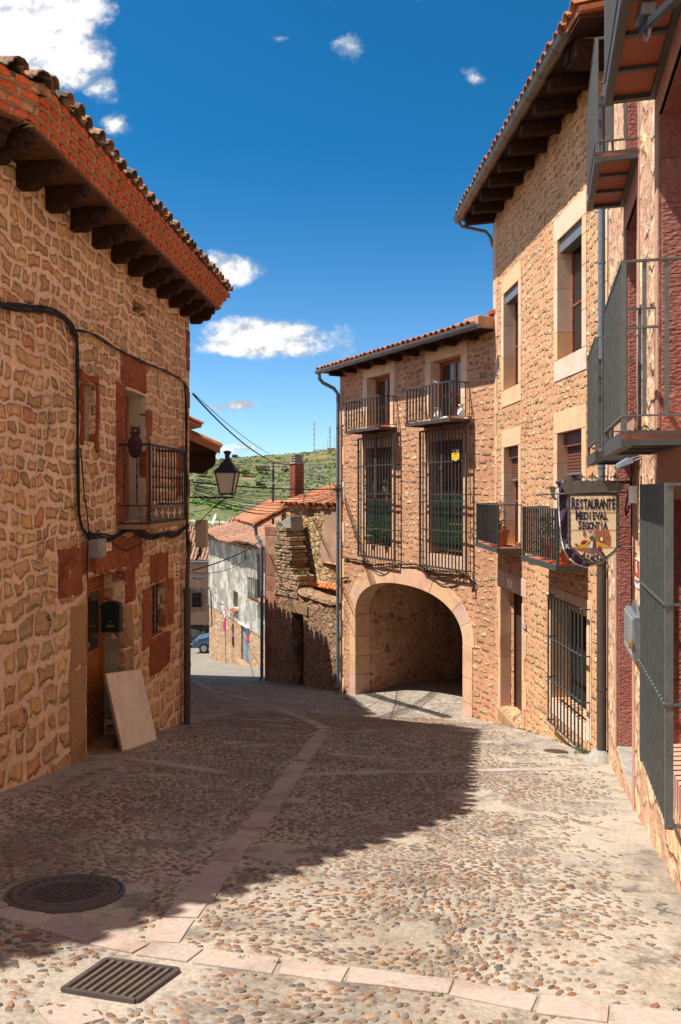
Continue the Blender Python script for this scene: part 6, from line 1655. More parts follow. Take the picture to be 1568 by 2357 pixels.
while u_ < dw[1]+.2: w_ = rnd(.06,.11); m.box(u_,u_+w_-.01,-.05,.15,dw[3]+.0,dw[3]+rnd(.26,.34)); u_ += w_
part('stone_lintel', m, M['ochrestone'], rw, bevel=.008)
part('blocked_door', MB().box(dw[0]-.05,dw[1]+.05,.30,.4,-7.4,dw[3]+.1), rubble('dark_rubble', (.09,.06,.045), [(.14,.09,.06),(.1,.05,.04),(.17,.12,.08)], size=(4,4,5), dist=.05), rw)

gh = thing('gable_house', 'half ruined stone house with brick chimney, red quoins and terracotta roof behind the boundary wall', 'house', MR, (0,0,-6.3))
ul0, ul1 = MR.U(611), MR.U(641)
zt0 = MR.H(625,1212)
m = MB(); wall(m, 0, ub+.05, -7.6, zt0-.9, [], -.0); m.quad((0,4,-7.6),(0,0,-7.6),(0,0,zt0-.3),(0,4,zt0-.3)); m.quad((ub+.05,0,-7.6),(ub+.05,4,-7.6),(ub+.05,4,zt0-.9),(ub+.05,0,zt0-.9)); part('wall', m, M['Mw'], gh)
m = MB(); stack(m, -.02, ul1-.15, -.02, .35, -7.6, zt0, .4, .75, .12); part('corner_stones', m, M['quoinbrown'], gh, bevel=.02)
# stepped broken masonry
m = MB(); z = zt0-.95; 
prof = [(641,1212,662),(641,1235,668),(641,1255,672),(645,1272,674),(645,1290,669),(645,1305,676),(648,1322,690),(650,1345,688)]
for i, (x0, yt, x1) in enumerate(prof):
    z1 = MR.H((x0+x1)/2, yt); z0 = MR.H((x0+x1)/2, prof[i+1][1] if i < len(prof)-1 else 1375)
    a, b = ul1-.2, MR.U(x1)
    k = 3; zz_ = z0
    for r in range(2):
        h_ = (z1-z0)/2; u_ = a
        while u_ < b-.03:
            w_ = min(rnd(.16,.4), b-u_); m.box(u_+.004,u_+w_-.004,-.02-rnd(0,.035),.55+rnd(-.1,.1),zz_+.006,zz_+h_-rnd(.004,.02)); u_ += w_
        zz_ += h_
part('broken_masonry', m, rubble('mossy_ledge_stone', (.34,.23,.15), [(.50,.37,.22),(.40,.25,.15),(.26,.19,.13),(.56,.43,.27)], size=(3.4,3.4,6), dist=.05, grime=((.07,.06,.045),2.0,.58)), gh, bevel=.03)
# set back wall with rubble patch and render
yb = .75; MB_ = lambda x, y: MR.px(x, y, yb)
w0, w1 = MR.U(655,yb), MR.U(785,yb)+1.5; zE = MR.H(720,1166,yb)
m = MB(); wall(m, w0-.2, w1, -7.6, zE+.05, [], yb); m.quad((w0-.2,yb+5,-7.6),(w0-.2,yb,-7.6),(w0-.2,yb,zE),(w0-.2,yb+5,zE)); part('rubble_wall', m, M['Gw'], gh)
m = MB(); pts = [MR.px(*p, yb) for p in ((735,1166),(743,1185),(748,1205),(747,1225),(741,1245),(738,1262),(742,1280),(739,1290),(760,1296),(790,1312),(860,1330),(860,1166))]
P = pts[::-1]; ar = sum(P[i][0]*P[(i+1)%len(P)][1]-P[(i+1)%len(P)][0]*P[i][1] for i in range(len(P))); P = P if ar > 0 else P[::-1]
m.prism_y(P, yb-.03, yb); part('render_patch', m, M['brown_render'], gh)
m = MB(); leaves(m, (MR.U(680),.2,MR.H(680,1322)+.02), (.35,.25,.05), 120, .05); leaves(m, (MR.U(655),.2,MR.H(655,1300)+.05), (.2,.2,.08), 60, .05); leaves(m, (MR.U(641),.1,MR.H(641,1208)+.03), (.15,.2,.1), 50, .05)
o = solo('wall_weeds', m, M['moss'], 'weeds and moss growing on the broken masonry steps of the ruined gable', 'weeds', MR, (MR.U(680),.2,MR.H(680,1322)))
m = MB(); tile_roof(m, w0-.1, w1+.3, yb-.14, zE-.0, yb+4.2, zE+1.25, .34, .42, .14, .03); part('roof', m, M['tile_old'], gh)
po, ho_ = MR.px(592, 1211, -.1); pw2 = MR.w(po, -.1); GL = Fr((pw2.x, pw2.y), (.25,-.97))
m = MB(); tile_roof(m, -5.0, .12, -.12, ho_, 1.3, ho_+.74, .28, .42, .115, .025); part('roof', into(m, GL, MR), M['tile_old'], gh)
m = MB(); m.prism_y([(-.02,zt0-.12),(MR.U(663),zt0-.1),(MR.U(660),zt0+.38),(MR.U(648),zt0+.26),(MR.U(630),zt0+.08),(-.02,zt0-.05)], .12, .6); part('gable_stub', m, M['cement'], gh, bevel=.03)
m = MB(); gx_, gzz = MR.U(603,-.15), MR.H(600,1212,-.15)
m.tube([(-.35,-.18,gzz),(-.33,-.16,gzz-.3),(-.2,-.12,gzz-.45),(-.06,-.1,gzz-.65),(-.06,-.1,ground(*MR.w(-.06,-.1))+.1),(-.12,-.16,ground(*MR.w(-.06,-.1))+.03)], .055, 10); m.tube([(-.42,-.2,gzz+.02),(-.28,-.2,gzz+.02)], .08, 10)
part('downpipe', m, M['pipegrey'], gh)
# orange roof of the shed behind the wall
m = MB(); sh_z = MR.H(740,1352,.8); tile_roof(m, MR.U(712,.8), MU1+.6, .62, sh_z, 1.3, sh_z+.5, .2, .34, .08, .01); 
sh = solo('shed_roof', m, tiles_mat('new_orange_tiles', [(.70,.22,.06),(.62,.16,.05),(.72,.28,.1)], .75), 'low bright orange tiled roof just behind the rounded boundary wall', 'roof', MR, (MR.U(740,.8),.8,sh_z))
# chimney
chu0 = MR.U(667,2.2); chu1 = chu0+.38; cz1 = MR.H(684,1067,2.2); cz0 = zE+.2
m = MB(); z = cz0; i = 0
while z < cz1:
    w_ = (chu1-chu0)/2
    for s in range(2):
        off = (i%2)*.5*w_
        m.box(chu0+s*w_+.004, chu0+(s+1)*w_-.004, 2.2, 2.2+.38, z+.004, z+.068)
    z += .072; i += 1
ch = part('chimney', m, M['brick'], gh)
part('chimney_core', MB().box(chu0+.01,chu1-.01,2.208,2.572,cz0-.4,cz1), M['mortar'], ch)
m = MB()
for k in range(4): m.box(chu0+.02-.01*k,chu1-.02+.01*k,2.2+.02-.01*k,2.58-.02+.01*k,cz1+.03+k*.09,cz1+.07+k*.09)
m.box(chu0+.05,chu1-.05,2.25,2.53,cz1,cz1+.3); m.box(chu0-.02,chu1+.02,2.17,2.61,cz1,cz1+.03); part('chimney_cowl', m, M['cement'], ch)

# ================================================================ white house
W = Fr((-8.05,48.6), (4.38,-11.0)); WU1 = W.loc(-3.67,37.6)[0]+1.6; random.seed(90)
wh = thing('white_house', 'weathered white rendered house over a stone base with a blue grey door, down the street', 'house', W, (0,0,-10.6))
WT = W.H(520,1243); 
ho = [hole(W,537.6,547.8,543,1362,543,1400), hole(W,553.7,573.3,563,1440,563,1535), hole(W,533,538,535,1466,535,1490), hole(W,592,604,598,1276,598,1378), hole(W,562.5,567.5,565,1266,565,1288)]
ho[1] = (ho[1][0],ho[1][1],ho[1][2]-.6,ho[1][3])
zl = -6.95
mb = MB(); wall(mb, 0, WU1, zl, WT+.3, [h for h in ho if h[3] > zl+.1], 0, .25); shell(mb, 0, WU1, 8, zl, WT+.3); part('rendered_wall', mb, M['white_render'], wh)
lowh = [(a,b,c,min(d,zl)) for a,b,c,d in ho if c < zl]
mb = MB(); wall(mb, 0, WU1, -12.5, zl, lowh, .04, .25); shell(mb, 0, WU1, 8, -12.5, zl, .04); part('stone_base', mb, M['Ww'], wh)
for h in ho: 
    a,b,c,d = h
    if h is ho[1]: continue
    part('window', MB().box(a,b,.2,.24,c,d), M['frame_wood'] if h is not ho[2] else M['void'], wh)
a,b,c,d = ho[1]
dr_ = part('door', MB().box(a,b,.12,.16,c,d), M['bluedoor'], wh); m = MB(); 
for z in (.33,.62): m.box(a+.03,b-.03,.115,.12,lerp(c,d,z)-.01,lerp(c,d,z)+.01)
m.box((a+b)/2-.01,(a+b)/2+.01,.115,.12,c,lerp(c,d,.62)); part('panel_edges', m, M['irongreen'], dr_)
part('door_canopy', MB().box(a-.15,b+.1,-.12,.1,d+.01,d+.06), M['white'], wh); part('doorstep', MB().box(a-.15,b+.3,-.3,.1,c,ground(*W.w((a+b)/2,-.2))+.12), M['ochrestone'], wh)
t = thing('door_poster', 'small black and red poster stuck on the blue grey door', 'poster', W, ((a+b)/2,0,lerp(c,d,.7)))
pu0, pu1 = lerp(a,b,.45), lerp(a,b,.75); pz0, pz1 = lerp(c,d,.62)+.2, lerp(c,d,.84)
part('sheet', MB().box(pu0,pu1,.105,.115,pz0,pz1), M['ink'], t); part('red_print', MB().box(pu0+.03,pu1-.03,.10,.105,lerp(pz0,pz1,.5),lerp(pz0,pz1,.85)), M['red'], t); part('pink_print', MB().box(pu0+.05,pu1-.05,.10,.105,lerp(pz0,pz1,.15),lerp(pz0,pz1,.42)), M['posterpink'], t)
m = MB(); a,b,c,d = ho[0]; m.prism_u([(-.18,c-.12),(.04,c-.02),(.04,c-.1),(-.18,c-.18)][::-1], a-.1, b+.1); part('window_sill', m, M['redstone'], wh)
a,b,c,d = ho[3]
bb = part('balcony', MB().box(a-.05,b+.9,-.45,0,c-.12,c), M['brown_render'], wh)
m = MB(); bars(m, a-.05, b+.9, 12, -.45, c, c+1.0, .02); m.box(a-.07,b+.92,-.47,-.43,c+.98,c+1.02); ybars(m, a-.05,-.45,0,4,c,c+1.0,.02)
for i in range(6): m.box(a-.05,b+.9,-.46,-.445,c+.03+i*.05,c+.045+i*.05)
part('railing', m, M['ironblack'], bb)
m = MB(); tile_roof(m, -.7, WU1+.3, -.7, WT+.12, 5.2, WT+1.55, .26, .45, .115, .035, wav=lambda u, s: .12*math.sin(u*.7)*max(0,1-s/3)); part('roof', m, M['tile_far'], wh)
for i in range(13):
    m = MB(); m.box(.1+i*.95,.25+i*.95,-.62,.1,WT-.02,WT+.12); part('rafter', m, M['wooddark'], wh)
m = MB(); m.box(-.5,WU1,-.66,.0,WT+.10,WT+.13); part('soffit', m, M['wooddark'], wh)
# far house with barred window and black double door
Ff = Fr((-15.2,60.5),(1,.02)); random.seed(95)
fh = thing('far_house', 'brown rendered house at the end of the street with a black double door', 'house', Ff, (0,0,-11.5))
fw = hole(Ff,441,465,452,1365,452,1398); fd = hole(Ff,430,471,450,1438,450,1490)
mb = MB(); wall(mb, -6, 10, -13.5, Ff.H(450,1291), [fw,fd], 0, .25); shell(mb, -6, 10, 6, -13.5, Ff.H(450,1291)); part('wall', mb, M['brown_render'], fh)
part('window', MB().box(fw[0],fw[1],.2,.24,fw[2],fw[3]), M['void'], fh)
m = MB(); bars(m, fw[0]-.3, fw[1]+.3, 8, -.1, fw[2]-.25, fw[3]+.3, .03)
for q_ in (0,.33,.66,1): z = lerp(fw[2]-.25,fw[3]+.3,q_); m.box(fw[0]-.3,fw[1]+.3,-.11,-.09,z-.015,z+.015)
part('window_bars', m, M['steelcover'], fh)
fdo = part('double_door', MB().box(fd[0],fd[1],.15,.2,fd[2],fd[3]), M['black'], fh); m = MB(); mid = (fd[0]+fd[1])/2
for k in (-.55,.55): m.disc((mid+k,.14,fd[3]-.6), .09, (0,-1,0), .02, 12); m.box(mid+k-.2,mid+k+.2,.13,.15,fd[3]-1.55,fd[3]-1.5)
part('brass_fittings', m, M['brass'], fdo)
b_ = Ff.px(476,1450); solo('mailbox', MB().box(b_[0]-.12,b_[0]+.2,-.15,0,b_[1]-.35,b_[1]+.35), M['black'], 'black mailbox beside the far black double door', 'mailbox', Ff, (b_[0],0,b_[1]))
fe = Ff.H(450,1291,-.4)
m = MB(); tile_roof(m, -6, 10, -.45, fe, 4.4, fe+2.35, .27, .45, .12, .03); part('roof', m, M['tile_far'], fh)
part('gutter', MB().tube([(-6,-.5,fe-.05),(10,-.5,fe-.05)], .08, 6), M['pipegrey'], fh)
# another roof behind, right of the far house
F2 = Fr((-9,63.5),(1,0)); bh = thing('back_house', 'house behind the white house showing only a terracotta roof', 'house', F2, (0,0,-10))
mb = MB(); wall(mb, 0, 9, -13, -3.9, [], 0); shell(mb, 0, 9, 6, -13, -3.9); part('wall', mb, M['brown_render'], bh)
m = MB(); tile_roof(m, -.5, 9, -.4, -3.85, 4.0, -2.35, .27, .45, .12, .03); part('roof', m, M['tile_far'], bh)

# ================================================================ road sign, cars
def place(px_, y_, z_): return Vector(((px_-CX)/FPX*z_, z_)), (HY-y_)/FPX*z_
SW = Fr(tuple(W.w(W.loc(*place(519.4,1534,43.0)[0])[0], -.35)), (.40,-.92))
pz = (HY-1440)/FPX*SW.o.y
gs = ground(*SW.o)
rs = thing('road_sign', 'galvanised post with two round red rimmed traffic signs by the white house', 'traffic sign', SW, (0,0,gs))
zt1 = (HY-1414)/FPX*SW.o.y; zt2 = (HY-1441)/FPX*SW.o.y
part('post', MB().tube([(0,0,gs-.2),(-.09,0,zt1+.2)], .035, 8), M['antenna'], rs)
def rsign(cx, zc, kind):
    m = MB(); m.disc((cx,-.04,zc), .30, (0,-1,0), .015, 28); s = part('sign_disc', m, M['red'], rs, 'no right turn disc' if kind == 0 else 'no stopping disc')
    m = MB(); m.disc((cx,-.056,zc), .215, (0,-1,0), .003, 26); part('inner_disc', m, M['white'] if kind == 0 else M['blue'], s)
    m = MB(); w = .025
    if kind == 0:
        m.box(cx-.03,cx+.01,-.062,-.06,zc-.13,zc+.06); m.box(cx-.03,cx+.06,-.0622,-.06,zc+.03,zc+.07); m.prism_y([(cx+.05,zc-.0),(cx+.12,zc+.05),(cx+.05,zc+.10)], -.062,-.06); part('arrow', m, M['ink'], s)
        m = MB(); m.prism_y([(cx-.17,zc-.13),(cx-.13,zc-.17),(cx+.17,zc+.13),(cx+.13,zc+.17)], -.064,-.0623); part('red_bar', m, M['red'], s)
    else:
        m.prism_y([(cx-.17,zc-.13),(cx-.13,zc-.17),(cx+.17,zc+.13),(cx+.13,zc+.17)], -.064,-.06); m.prism_y([(cx-.17,zc+.13),(cx+.13,zc-.17),(cx+.17,zc-.13),(cx-.13,zc+.17)], -.0645,-.06); part('red_bar', m, M['red'], s)
rsign(-.08, zt1, 0); rsign(-.06, zt2, 1)
def car(F, base, mat, label, flip=1):
    t = thing('parked_car', label, 'car', F, base); bx_, by_, bz_ = base; f = flip
    side = [(0,.35),(.0,.62),(.06,.78),(.25,.93),(.95,1.08),(1.25,1.30),(1.62,1.66),(1.95,1.79),(3.6,1.80),(3.9,1.6),(4.0,1.0),(4.02,.35)]
    W_ = 1.7; m = MB(); K = len(side); rings = []
    for y, ins in ((-.0,.06),(.03,.0),(W_-.03,.0),(W_,.06)):
        rings.append([(bx_+f*(2+(x-2)*(1-ins*.15)), by_+y+(max(0,z-1.0)*.16 if y < W_/2 else -max(0,z-1.0)*.16), bz_+z-(ins*.15 if z > 1 else 0)) for x, z in side])
    vs = sum(rings, []); fs = []
    for r in range(3):
        for i in range(K): j = (i+1)%K; fs.append((r*K+i, r*K+j, (r+1)*K+j, (r+1)*K+i) if f < 0 else (r*K+j, r*K+i, (r+1)*K+i, (r+1)*K+j))
    fs += [tuple(range(K)) if f > 0 else tuple(range(K-1,-1,-1)), tuple(range(4*K-1,3*K-1,-1)) if f > 0 else tuple(range(3*K,4*K))]
    m.add(vs, fs); part('body', m, mat, t, bevel=.03)
    def P(x, y, z): return (bx_+f*x, by_+y, bz_+z)
    for nm, pts in (('side_window', [(1.3,1.16),(1.72,1.6),(2.3,1.68),(2.3,1.14)]),('side_window', [(2.4,1.14),(2.4,1.68),(3.5,1.68),(3.6,1.18)])):
        m = MB(); m.add([P(x, .03+(z-1)*.16-.03, z) for x, z in pts]+[P(x, .05+(z-1)*.16, z) for x, z in pts], [(0,1,2,3),(7,6,5,4),(0,4,5,1),(1,5,6,2),(2,6,7,3),(3,7,4,0)]); part(nm, m, M['glass'], t)
    m = MB(); m.add([P(1.0,.2,1.12),P(1.0,W_-.2,1.12),P(1.62,W_-.25,1.68),P(1.62,.25,1.68)], [(0,1,2,3)]); part('windscreen', m, M['glass'], t)
    for x in (.78,3.35):
        for y in (.06,W_-.06):
            m = MB(); m.disc(P(x,y+.08,.32), .315, (0,-1,0), .18, 20); wo = part('wheel', m, M['black'], t)
            m = MB(); m.disc(P(x,y-.1,.32), .2, (0,-1,0), .012, 14); part('rim', m, M['alloy'], wo)
    m = MB(); m.add([P(-.01,.08,.72),P(.2,.0,.9),P(.35,-.006,.95),P(.3,-.006,.75)], [(0,1,2,3)]); part('headlight', m, M['white'], t)
    m = MB(); m.box(min(P(1.0,0,0)[0],P(4.0,0,0)[0]), max(P(1.0,0,0)[0],P(4.0,0,0)[0]), by_-.015, by_+.0, bz_+.55, bz_+.68); part('side_moulding', m, M['irongreen'], t)
    m = MB(); m.box(P(1.45,0,0)[0]-.06,P(1.45,0,0)[0]+.08,by_-.16,by_-.0,bz_+1.12,bz_+1.26); part('wing_mirror', m, mat, t)
    return t
cf = Fr((0,0),(1,0)); cx_, cz_ = -9.75, 52.3
car(WORLD, (cx_, cz_, ground(cx_+1,cz_)+.02), M['carblue'], 'blue small van parked beside the far end of the white house')
car(WORLD, (-9.9, 55.2, ground(-11,55.2)+.02), M['cardark'], 'dark green car mostly hidden behind the left house corner, next to the blue van', -1)
# antennas and dish on the roofs
def antenna(px_, yt, yb_, z_, label, n=5, w=.7, tilt=0, mat='antenna', pole=.022, grid=False, boom=None):
    p, zt = place(px_, yt, z_); _, zb = place(px_, yb_, z_); t = thing('television_antenna', label, 'antenna', WORLD, (p.x,p.y,zb), 'television antennas')
    part('mast', MB().tube([(p.x,p.y,zb-.6),(p.x,p.y,zt)], pole, 6), M[mat], t)
    m = MB()
    if grid:
        for i in range(7): z = zt-.05-i*.07; m.tube([(p.x-w/2,p.y+.0,z),(p.x+w/2,p.y,z)], .008, 4)
        for i in range(4): m.tube([(p.x-w/2+i*w/3,p.y,zt-.05),(p.x-w/2+i*w/3,p.y,zt-.47)], .006, 4)
        m.tube([(p.x-.3,p.y,zt-.62),(p.x+.5,p.y,zt-.75)], .01, 4)
        for i in range(6): m.tube([(p.x-.25+i*.14,p.y-.1,zt-.75+.0),(p.x-.25+i*.14,p.y+.1,zt-.55)], .006, 4)
    else:
        for zz_, bl in (boom or ((zt-.05,w),)):
            m.tube([(p.x-bl/2,p.y,zz_),(p.x+bl/2,p.y-.15,zz_-.02)], .012, 4)
            for i in range(n): x = lerp(-bl/2,bl/2,(i+.5)/n); m.tube([(p.x+x,p.y-.18,zz_+.01),(p.x+x,p.y+.18,zz_-.01)], .007, 4); m.tube([(p.x+x,p.y,zz_-.12),(p.x+x,p.y,zz_+.12)], .006, 4)
    part('elements', m, M['antenna'], t)
antenna(629, 1065, 1170, 30, 'tall dark pole with crossed antenna booms left of the brick chimney', 5, 1.5, mat='steelcover', pole=.05, boom=((.98,1.3),(.85,1.0),(.3,.9)))
antenna(711.5, 1064, 1130, 31, 'grid antenna on a short mast right of the brick chimney', grid=True, w=.9)
antenna(561.5, 1134, 1195, 44, 'pale antenna with several booms above the white house roof', 4, .9, boom=((-.2,.8),(-.75,1.3),(-1.0,.7)))
antenna(518, 1158, 1213, 55, 'thin antenna mast standing on the far roofs left of the white house roof', 4, .9, boom=((-1.1,.7),(-3.0,1.5)))
antenna(567.5, 1168, 1195, 46, 'short low antenna beside the pale antenna above the white house roof', 4, .7, boom=((-1.2,.9),))
p, zd = place(496,1196,56); dt = thing('satellite_dish', 'white satellite dish on the far roof ridge', 'satellite dish', WORLD, (p.x,p.y,zd))
m = MB(); ax = Vector((-1,-.35,.35)).normalized(); 
vs = []; K = 16
s1 = ax.orthogonal().normalized(); s2 = ax.cross(s1)
for r, dd in ((.0,0),(.2,.02),(.42,.09)):
    for j in range(K): tt = 2*math.pi*j/K; vs.append(Vector((p.x,p.y,zd))+ax*dd+s1*r*math.cos(tt)*1.0+s2*r*math.sin(tt))
m.add(vs, [(r*K+j, r*K+(j+1)%K, (r+1)*K+(j+1)%K, (r+1)*K+j) for r in range(2) for j in range(K)]); dsh = part('dish', m, M['white'], dt); dsh.modifiers.new('thick','SOLIDIFY').thickness = .02
part('pole', MB().tube([(p.x+.3,p.y,zd-1.0),(p.x+.3,p.y,zd),(p.x,p.y,zd)], .03, 6), M['steelcover'], dt); part('feed_arm', MB().tube([(p.x,p.y,zd-.35),(p.x-.7,p.y-.3,zd-.2)], .02, 5), M['antenna'], dt)

# ================================================================ overhead cables
def cab(name, label, pts, r=.012, group=None):
    m = MB(); m.tube(pts, r, 5); return solo(name, m, M['wire'], label, 'cable', WORLD, tuple(pts[0]), group)
cw = L.w(LU1+.05,-.05)
def W3(px_, y_, z_): p, z = place(px_, y_, z_); return (p.x,p.y,z)
a = (cw.x,cw.y,(HY-907)/FPX*cw.y); b = W3(668,1070,27.5)
cab('overhead_cable', 'thick black cable sagging from the left house corner to the brick chimney', sag(a,b,.32,20), .016)
cab('overhead_cable', 'thinner wire slung just above the thick cable to the brick chimney', sag((a[0],a[1],a[2]+.02),(b[0],b[1],b[2]+.05),.18,20), .007)
b2 = W3(785,1125,22.5); random.seed(99)
cab('overhead_cable', 'taut heavy cable crossing the street behind the lantern to the arch house', sag((cw.x,cw.y,(HY-1110)/FPX*cw.y), b2, .06, 16), .016)
for i in range(11):
    aa_ = (cw.x+rnd(-.03,.03),cw.y+rnd(0,.2),(HY-1116-i*2.2)/FPX*cw.y); bb_ = (b2[0]+rnd(-.04,.0),b2[1],b2[2]-.02*i-.03)
    cab('overhead_cable', 'thin black cable in the sagging bunch strung across the street behind the lantern', sag(aa_,bb_,.13+.03*i+rnd(-.03,.03),16), .006, 'thin cables strung across the street')
cab('overhead_cable', 'low cable drooping from the left corner below the lantern to the gable house', sag((cw.x,cw.y,(HY-1140)/FPX*cw.y), W3(700,1165,25), .28, 18), .010)
cab('overhead_cable', 'slack wire from the left corner to the lantern arm', sag((cw.x,cw.y,(HY-1178)/FPX*cw.y), W3(520,1148,13.4), .05, 10), .006)
cab('overhead_cable', 'cable rising from the left house corner to the gutter of the gable house', sag((cw.x,cw.y,(HY-1312)/FPX*cw.y), W3(602,1243,26), .10, 14), .014)
cab('overhead_cable', 'thin wire under the cable that rises to the gable house gutter', sag((cw.x,cw.y,(HY-1318)/FPX*cw.y), W3(602,1246,26), .32, 14), .007)
cab('overhead_cable', 'short cable from the left corner to the upper hook on the white house', sag((cw.x,cw.y,(HY-1331)/FPX*cw.y), W3(482,1322,47.5), .10, 12), .014)
cab('overhead_cable', 'short cable from the left corner to the lower hook on the white house', sag((cw.x,cw.y,(HY-1362)/FPX*cw.y), W3(480,1352,47.5), .10, 12), .014)
cab('facade_cable', 'dark cable dropping down the corner of the white house', [W3(481,1352,47.6), W3(485,1362,47.4), W3(487,1400,47.3), W3(488.5,1440,47.3), W3(484,1441,47.4)], .035)
cab('facade_cable', 'thin cable winding across the stone base of the white house above the blue door', [W.w(2.0,-.02).to_3d()[:2]+(zl-.2,) if False else W3(505,1388,45.8), W3(530,1398,43.8), W3(548,1410,42.3), W3(565,1421,41.0), W3(590,1428,39.2), W3(604,1434,38.0)], .02)
cab('chimney_wire', 'dark wire running from the brick chimney over the roof to the arch house downpipe', [W3(700,1087,27), W3(725,1095,26), W3(757,1100,25), W3(762,1130,24), W3(770,1143,23.3)], .012)
m = MB(); c = Vector(W3(777,1123,22.6))
for i in range(9): m.tube([c+Vector((rnd(-.15,.15),rnd(-.05,.05),rnd(-.12,.12))) for _ in range(5)], .008, 4)
solo('cable_tangle', m, M['wire'], 'black cable tangle where the street cables meet the arch house downpipe', 'cable', WORLD, tuple(c))

# ================================================================ hills
def hillH(x, y):
    R_h = 49+.085*max(-700,min(60,x)) + 6*noise.noise((x*.004,2,0))
    t = max(0, min(1, (y-230)/(760))); s = t*t*(3-2*t)
    h = -29+(R_h+29)*s
    k = max(0, min(1, (x+115)/55))*max(0,min(1,(y-880)/25)); h += 9*k-9*max(0, min(1, (x+115)/55))
    n = noise.noise((x*.012,y*.012,0))*4+noise.noise((x*.04,y*.04,1))*1.5
    damp = max(.25, min(1, abs(990-y)/250))
    if y > 990: h -= (y-990)*.05
    return h+n*min(1,max(0,(y-230)/200))*damp
def hill_mat():
    t = NT('hill_ground'); v = t.coord(); sp = t.n('ShaderNodeSeparateXYZ', {0: v})
    n1 = t.noise(v, .012, 5, .65); n2 = t.noise(v, .06, 5, .7); n3 = t.noise(v, .3, 4, .7)
    g = t.ramp(n2.outputs[0], [(.35,(.075,.095,.035)),(.5,(.13,.145,.055)),(.62,(.19,.175,.085)),(.75,(.25,.18,.11))])
    low = t.mapr(sp.outputs[1], 560, 400)
    g = t.mix(t.math('MULTIPLY', low, .8), g, t.ramp(n1.outputs[0], [(.35,(.085,.13,.035)),(.5,(.125,.17,.05)),(.65,(.12,.135,.06))]))
    geo = t.n('ShaderNodeNewGeometry'); nz = t.n('ShaderNodeSeparateXYZ', {0: geo.outputs['Normal']}).outputs[2]
    rock = t.math('MAXIMUM', t.mapr(nz, .93, .86), t.math('MULTIPLY', t.mapr(n2.outputs[0], .56, .63), t.mapr(sp.outputs[1], 640, 760)))
    g = t.mix(rock, g, t.ramp(n3.outputs[0], [(.3,(.20,.10,.06)),(.6,(.42,.22,.12))]))
    road = t.mapr(t.math('ABSOLUTE', t.math('SUBTRACT', t.math('ADD', sp.outputs[1], t.math('MULTIPLY', n1.outputs[0], 60)), 505)), 3.2, 2.2)
    g = t.mix(road, g, (.42,.36,.26))
    g = t.mix(t.mapr(n3.outputs[0], .5, .7), g, t.mix(1.0, g, (.55,.6,.5), 'MULTIPLY'))
    return t.fin(g, .95, t.bump(n3.outputs[0], .6, 1.5), spec=.1)
hx = axis([(-1600,-420,60),(-420,140,7),(140,1600,60)]); hy = axis([(140,300,20),(300,1010,6),(1010,1800,60)])
o = structure('hills', gridmesh(hx, hy, lambda x, y: min(hillH(x,y), 400) if y > 239 else lerp(-19.5,-29, (y-140)/100)), hill_mat(), smooth=False)
random.seed(120); m = MB()
def blob(m, c, r, k=6, rough=.35):
    vs = []; 
    for i in range(4):
        ph = -.3+(math.pi/2+.3)*i/3.3
        for j in range(k): tt = 2*math.pi*j/k+i*.5; rr = r*math.cos(ph)*(1+rnd(-rough,rough)); vs.append((c[0]+rr*math.cos(tt), c[1]+rr*math.sin(tt), c[2]+r*.75*math.sin(ph)*(1+rnd(-.2,.2))))
    vs.append((c[0],c[1],c[2]+r*.78))
    m.add(vs, [(i*k+j,i*k+(j+1)%k,(i+1)*k+(j+1)%k,(i+1)*k+j) for i in range(3) for j in range(k)]+[(3*k+j,3*k+(j+1)%k,4*k) for j in range(k)])
for _ in range(3000):
    y = 330+660*random.random()**.8; x = rnd(-.23,.03)*y
    if noise.noise((x*.02,y*.02,7)) < -.05 and random.random() < .7: continue
    if abs(y+60*.5-505) < 12: continue
    s = rnd(.4,1.5)*(1.25 if y > 600 else .8); blob(m, (x,y,hillH(x,y)+CZ), s, 5)
sc = mkmesh('scrub', m, plain('dark_scrub', (.075,.09,.038), .9, var=.5, scale=.08)); sc['kind'] = 'stuff'
m = MB()
for i in range(260):
    y = 522+rnd(-5,6); x = rnd(-.19,.02)*y
    if noise.noise((x*.03,3,7)) < -.02: continue
    blob(m, (x,y,hillH(x,y)+CZ), rnd(1.2,2.8), 6)
sc = mkmesh('roadside_hedge', m, plain('bright_hedge', (.10,.19,.03), .9, var=.4, scale=.1)); sc['kind'] = 'stuff'
def hit(px_, y_):
    z = 300
    while z < 1000:
        if (HY-y_)/FPX*z < hillH((px_-CX)/FPX*z, z): break
        z += 2
    return z
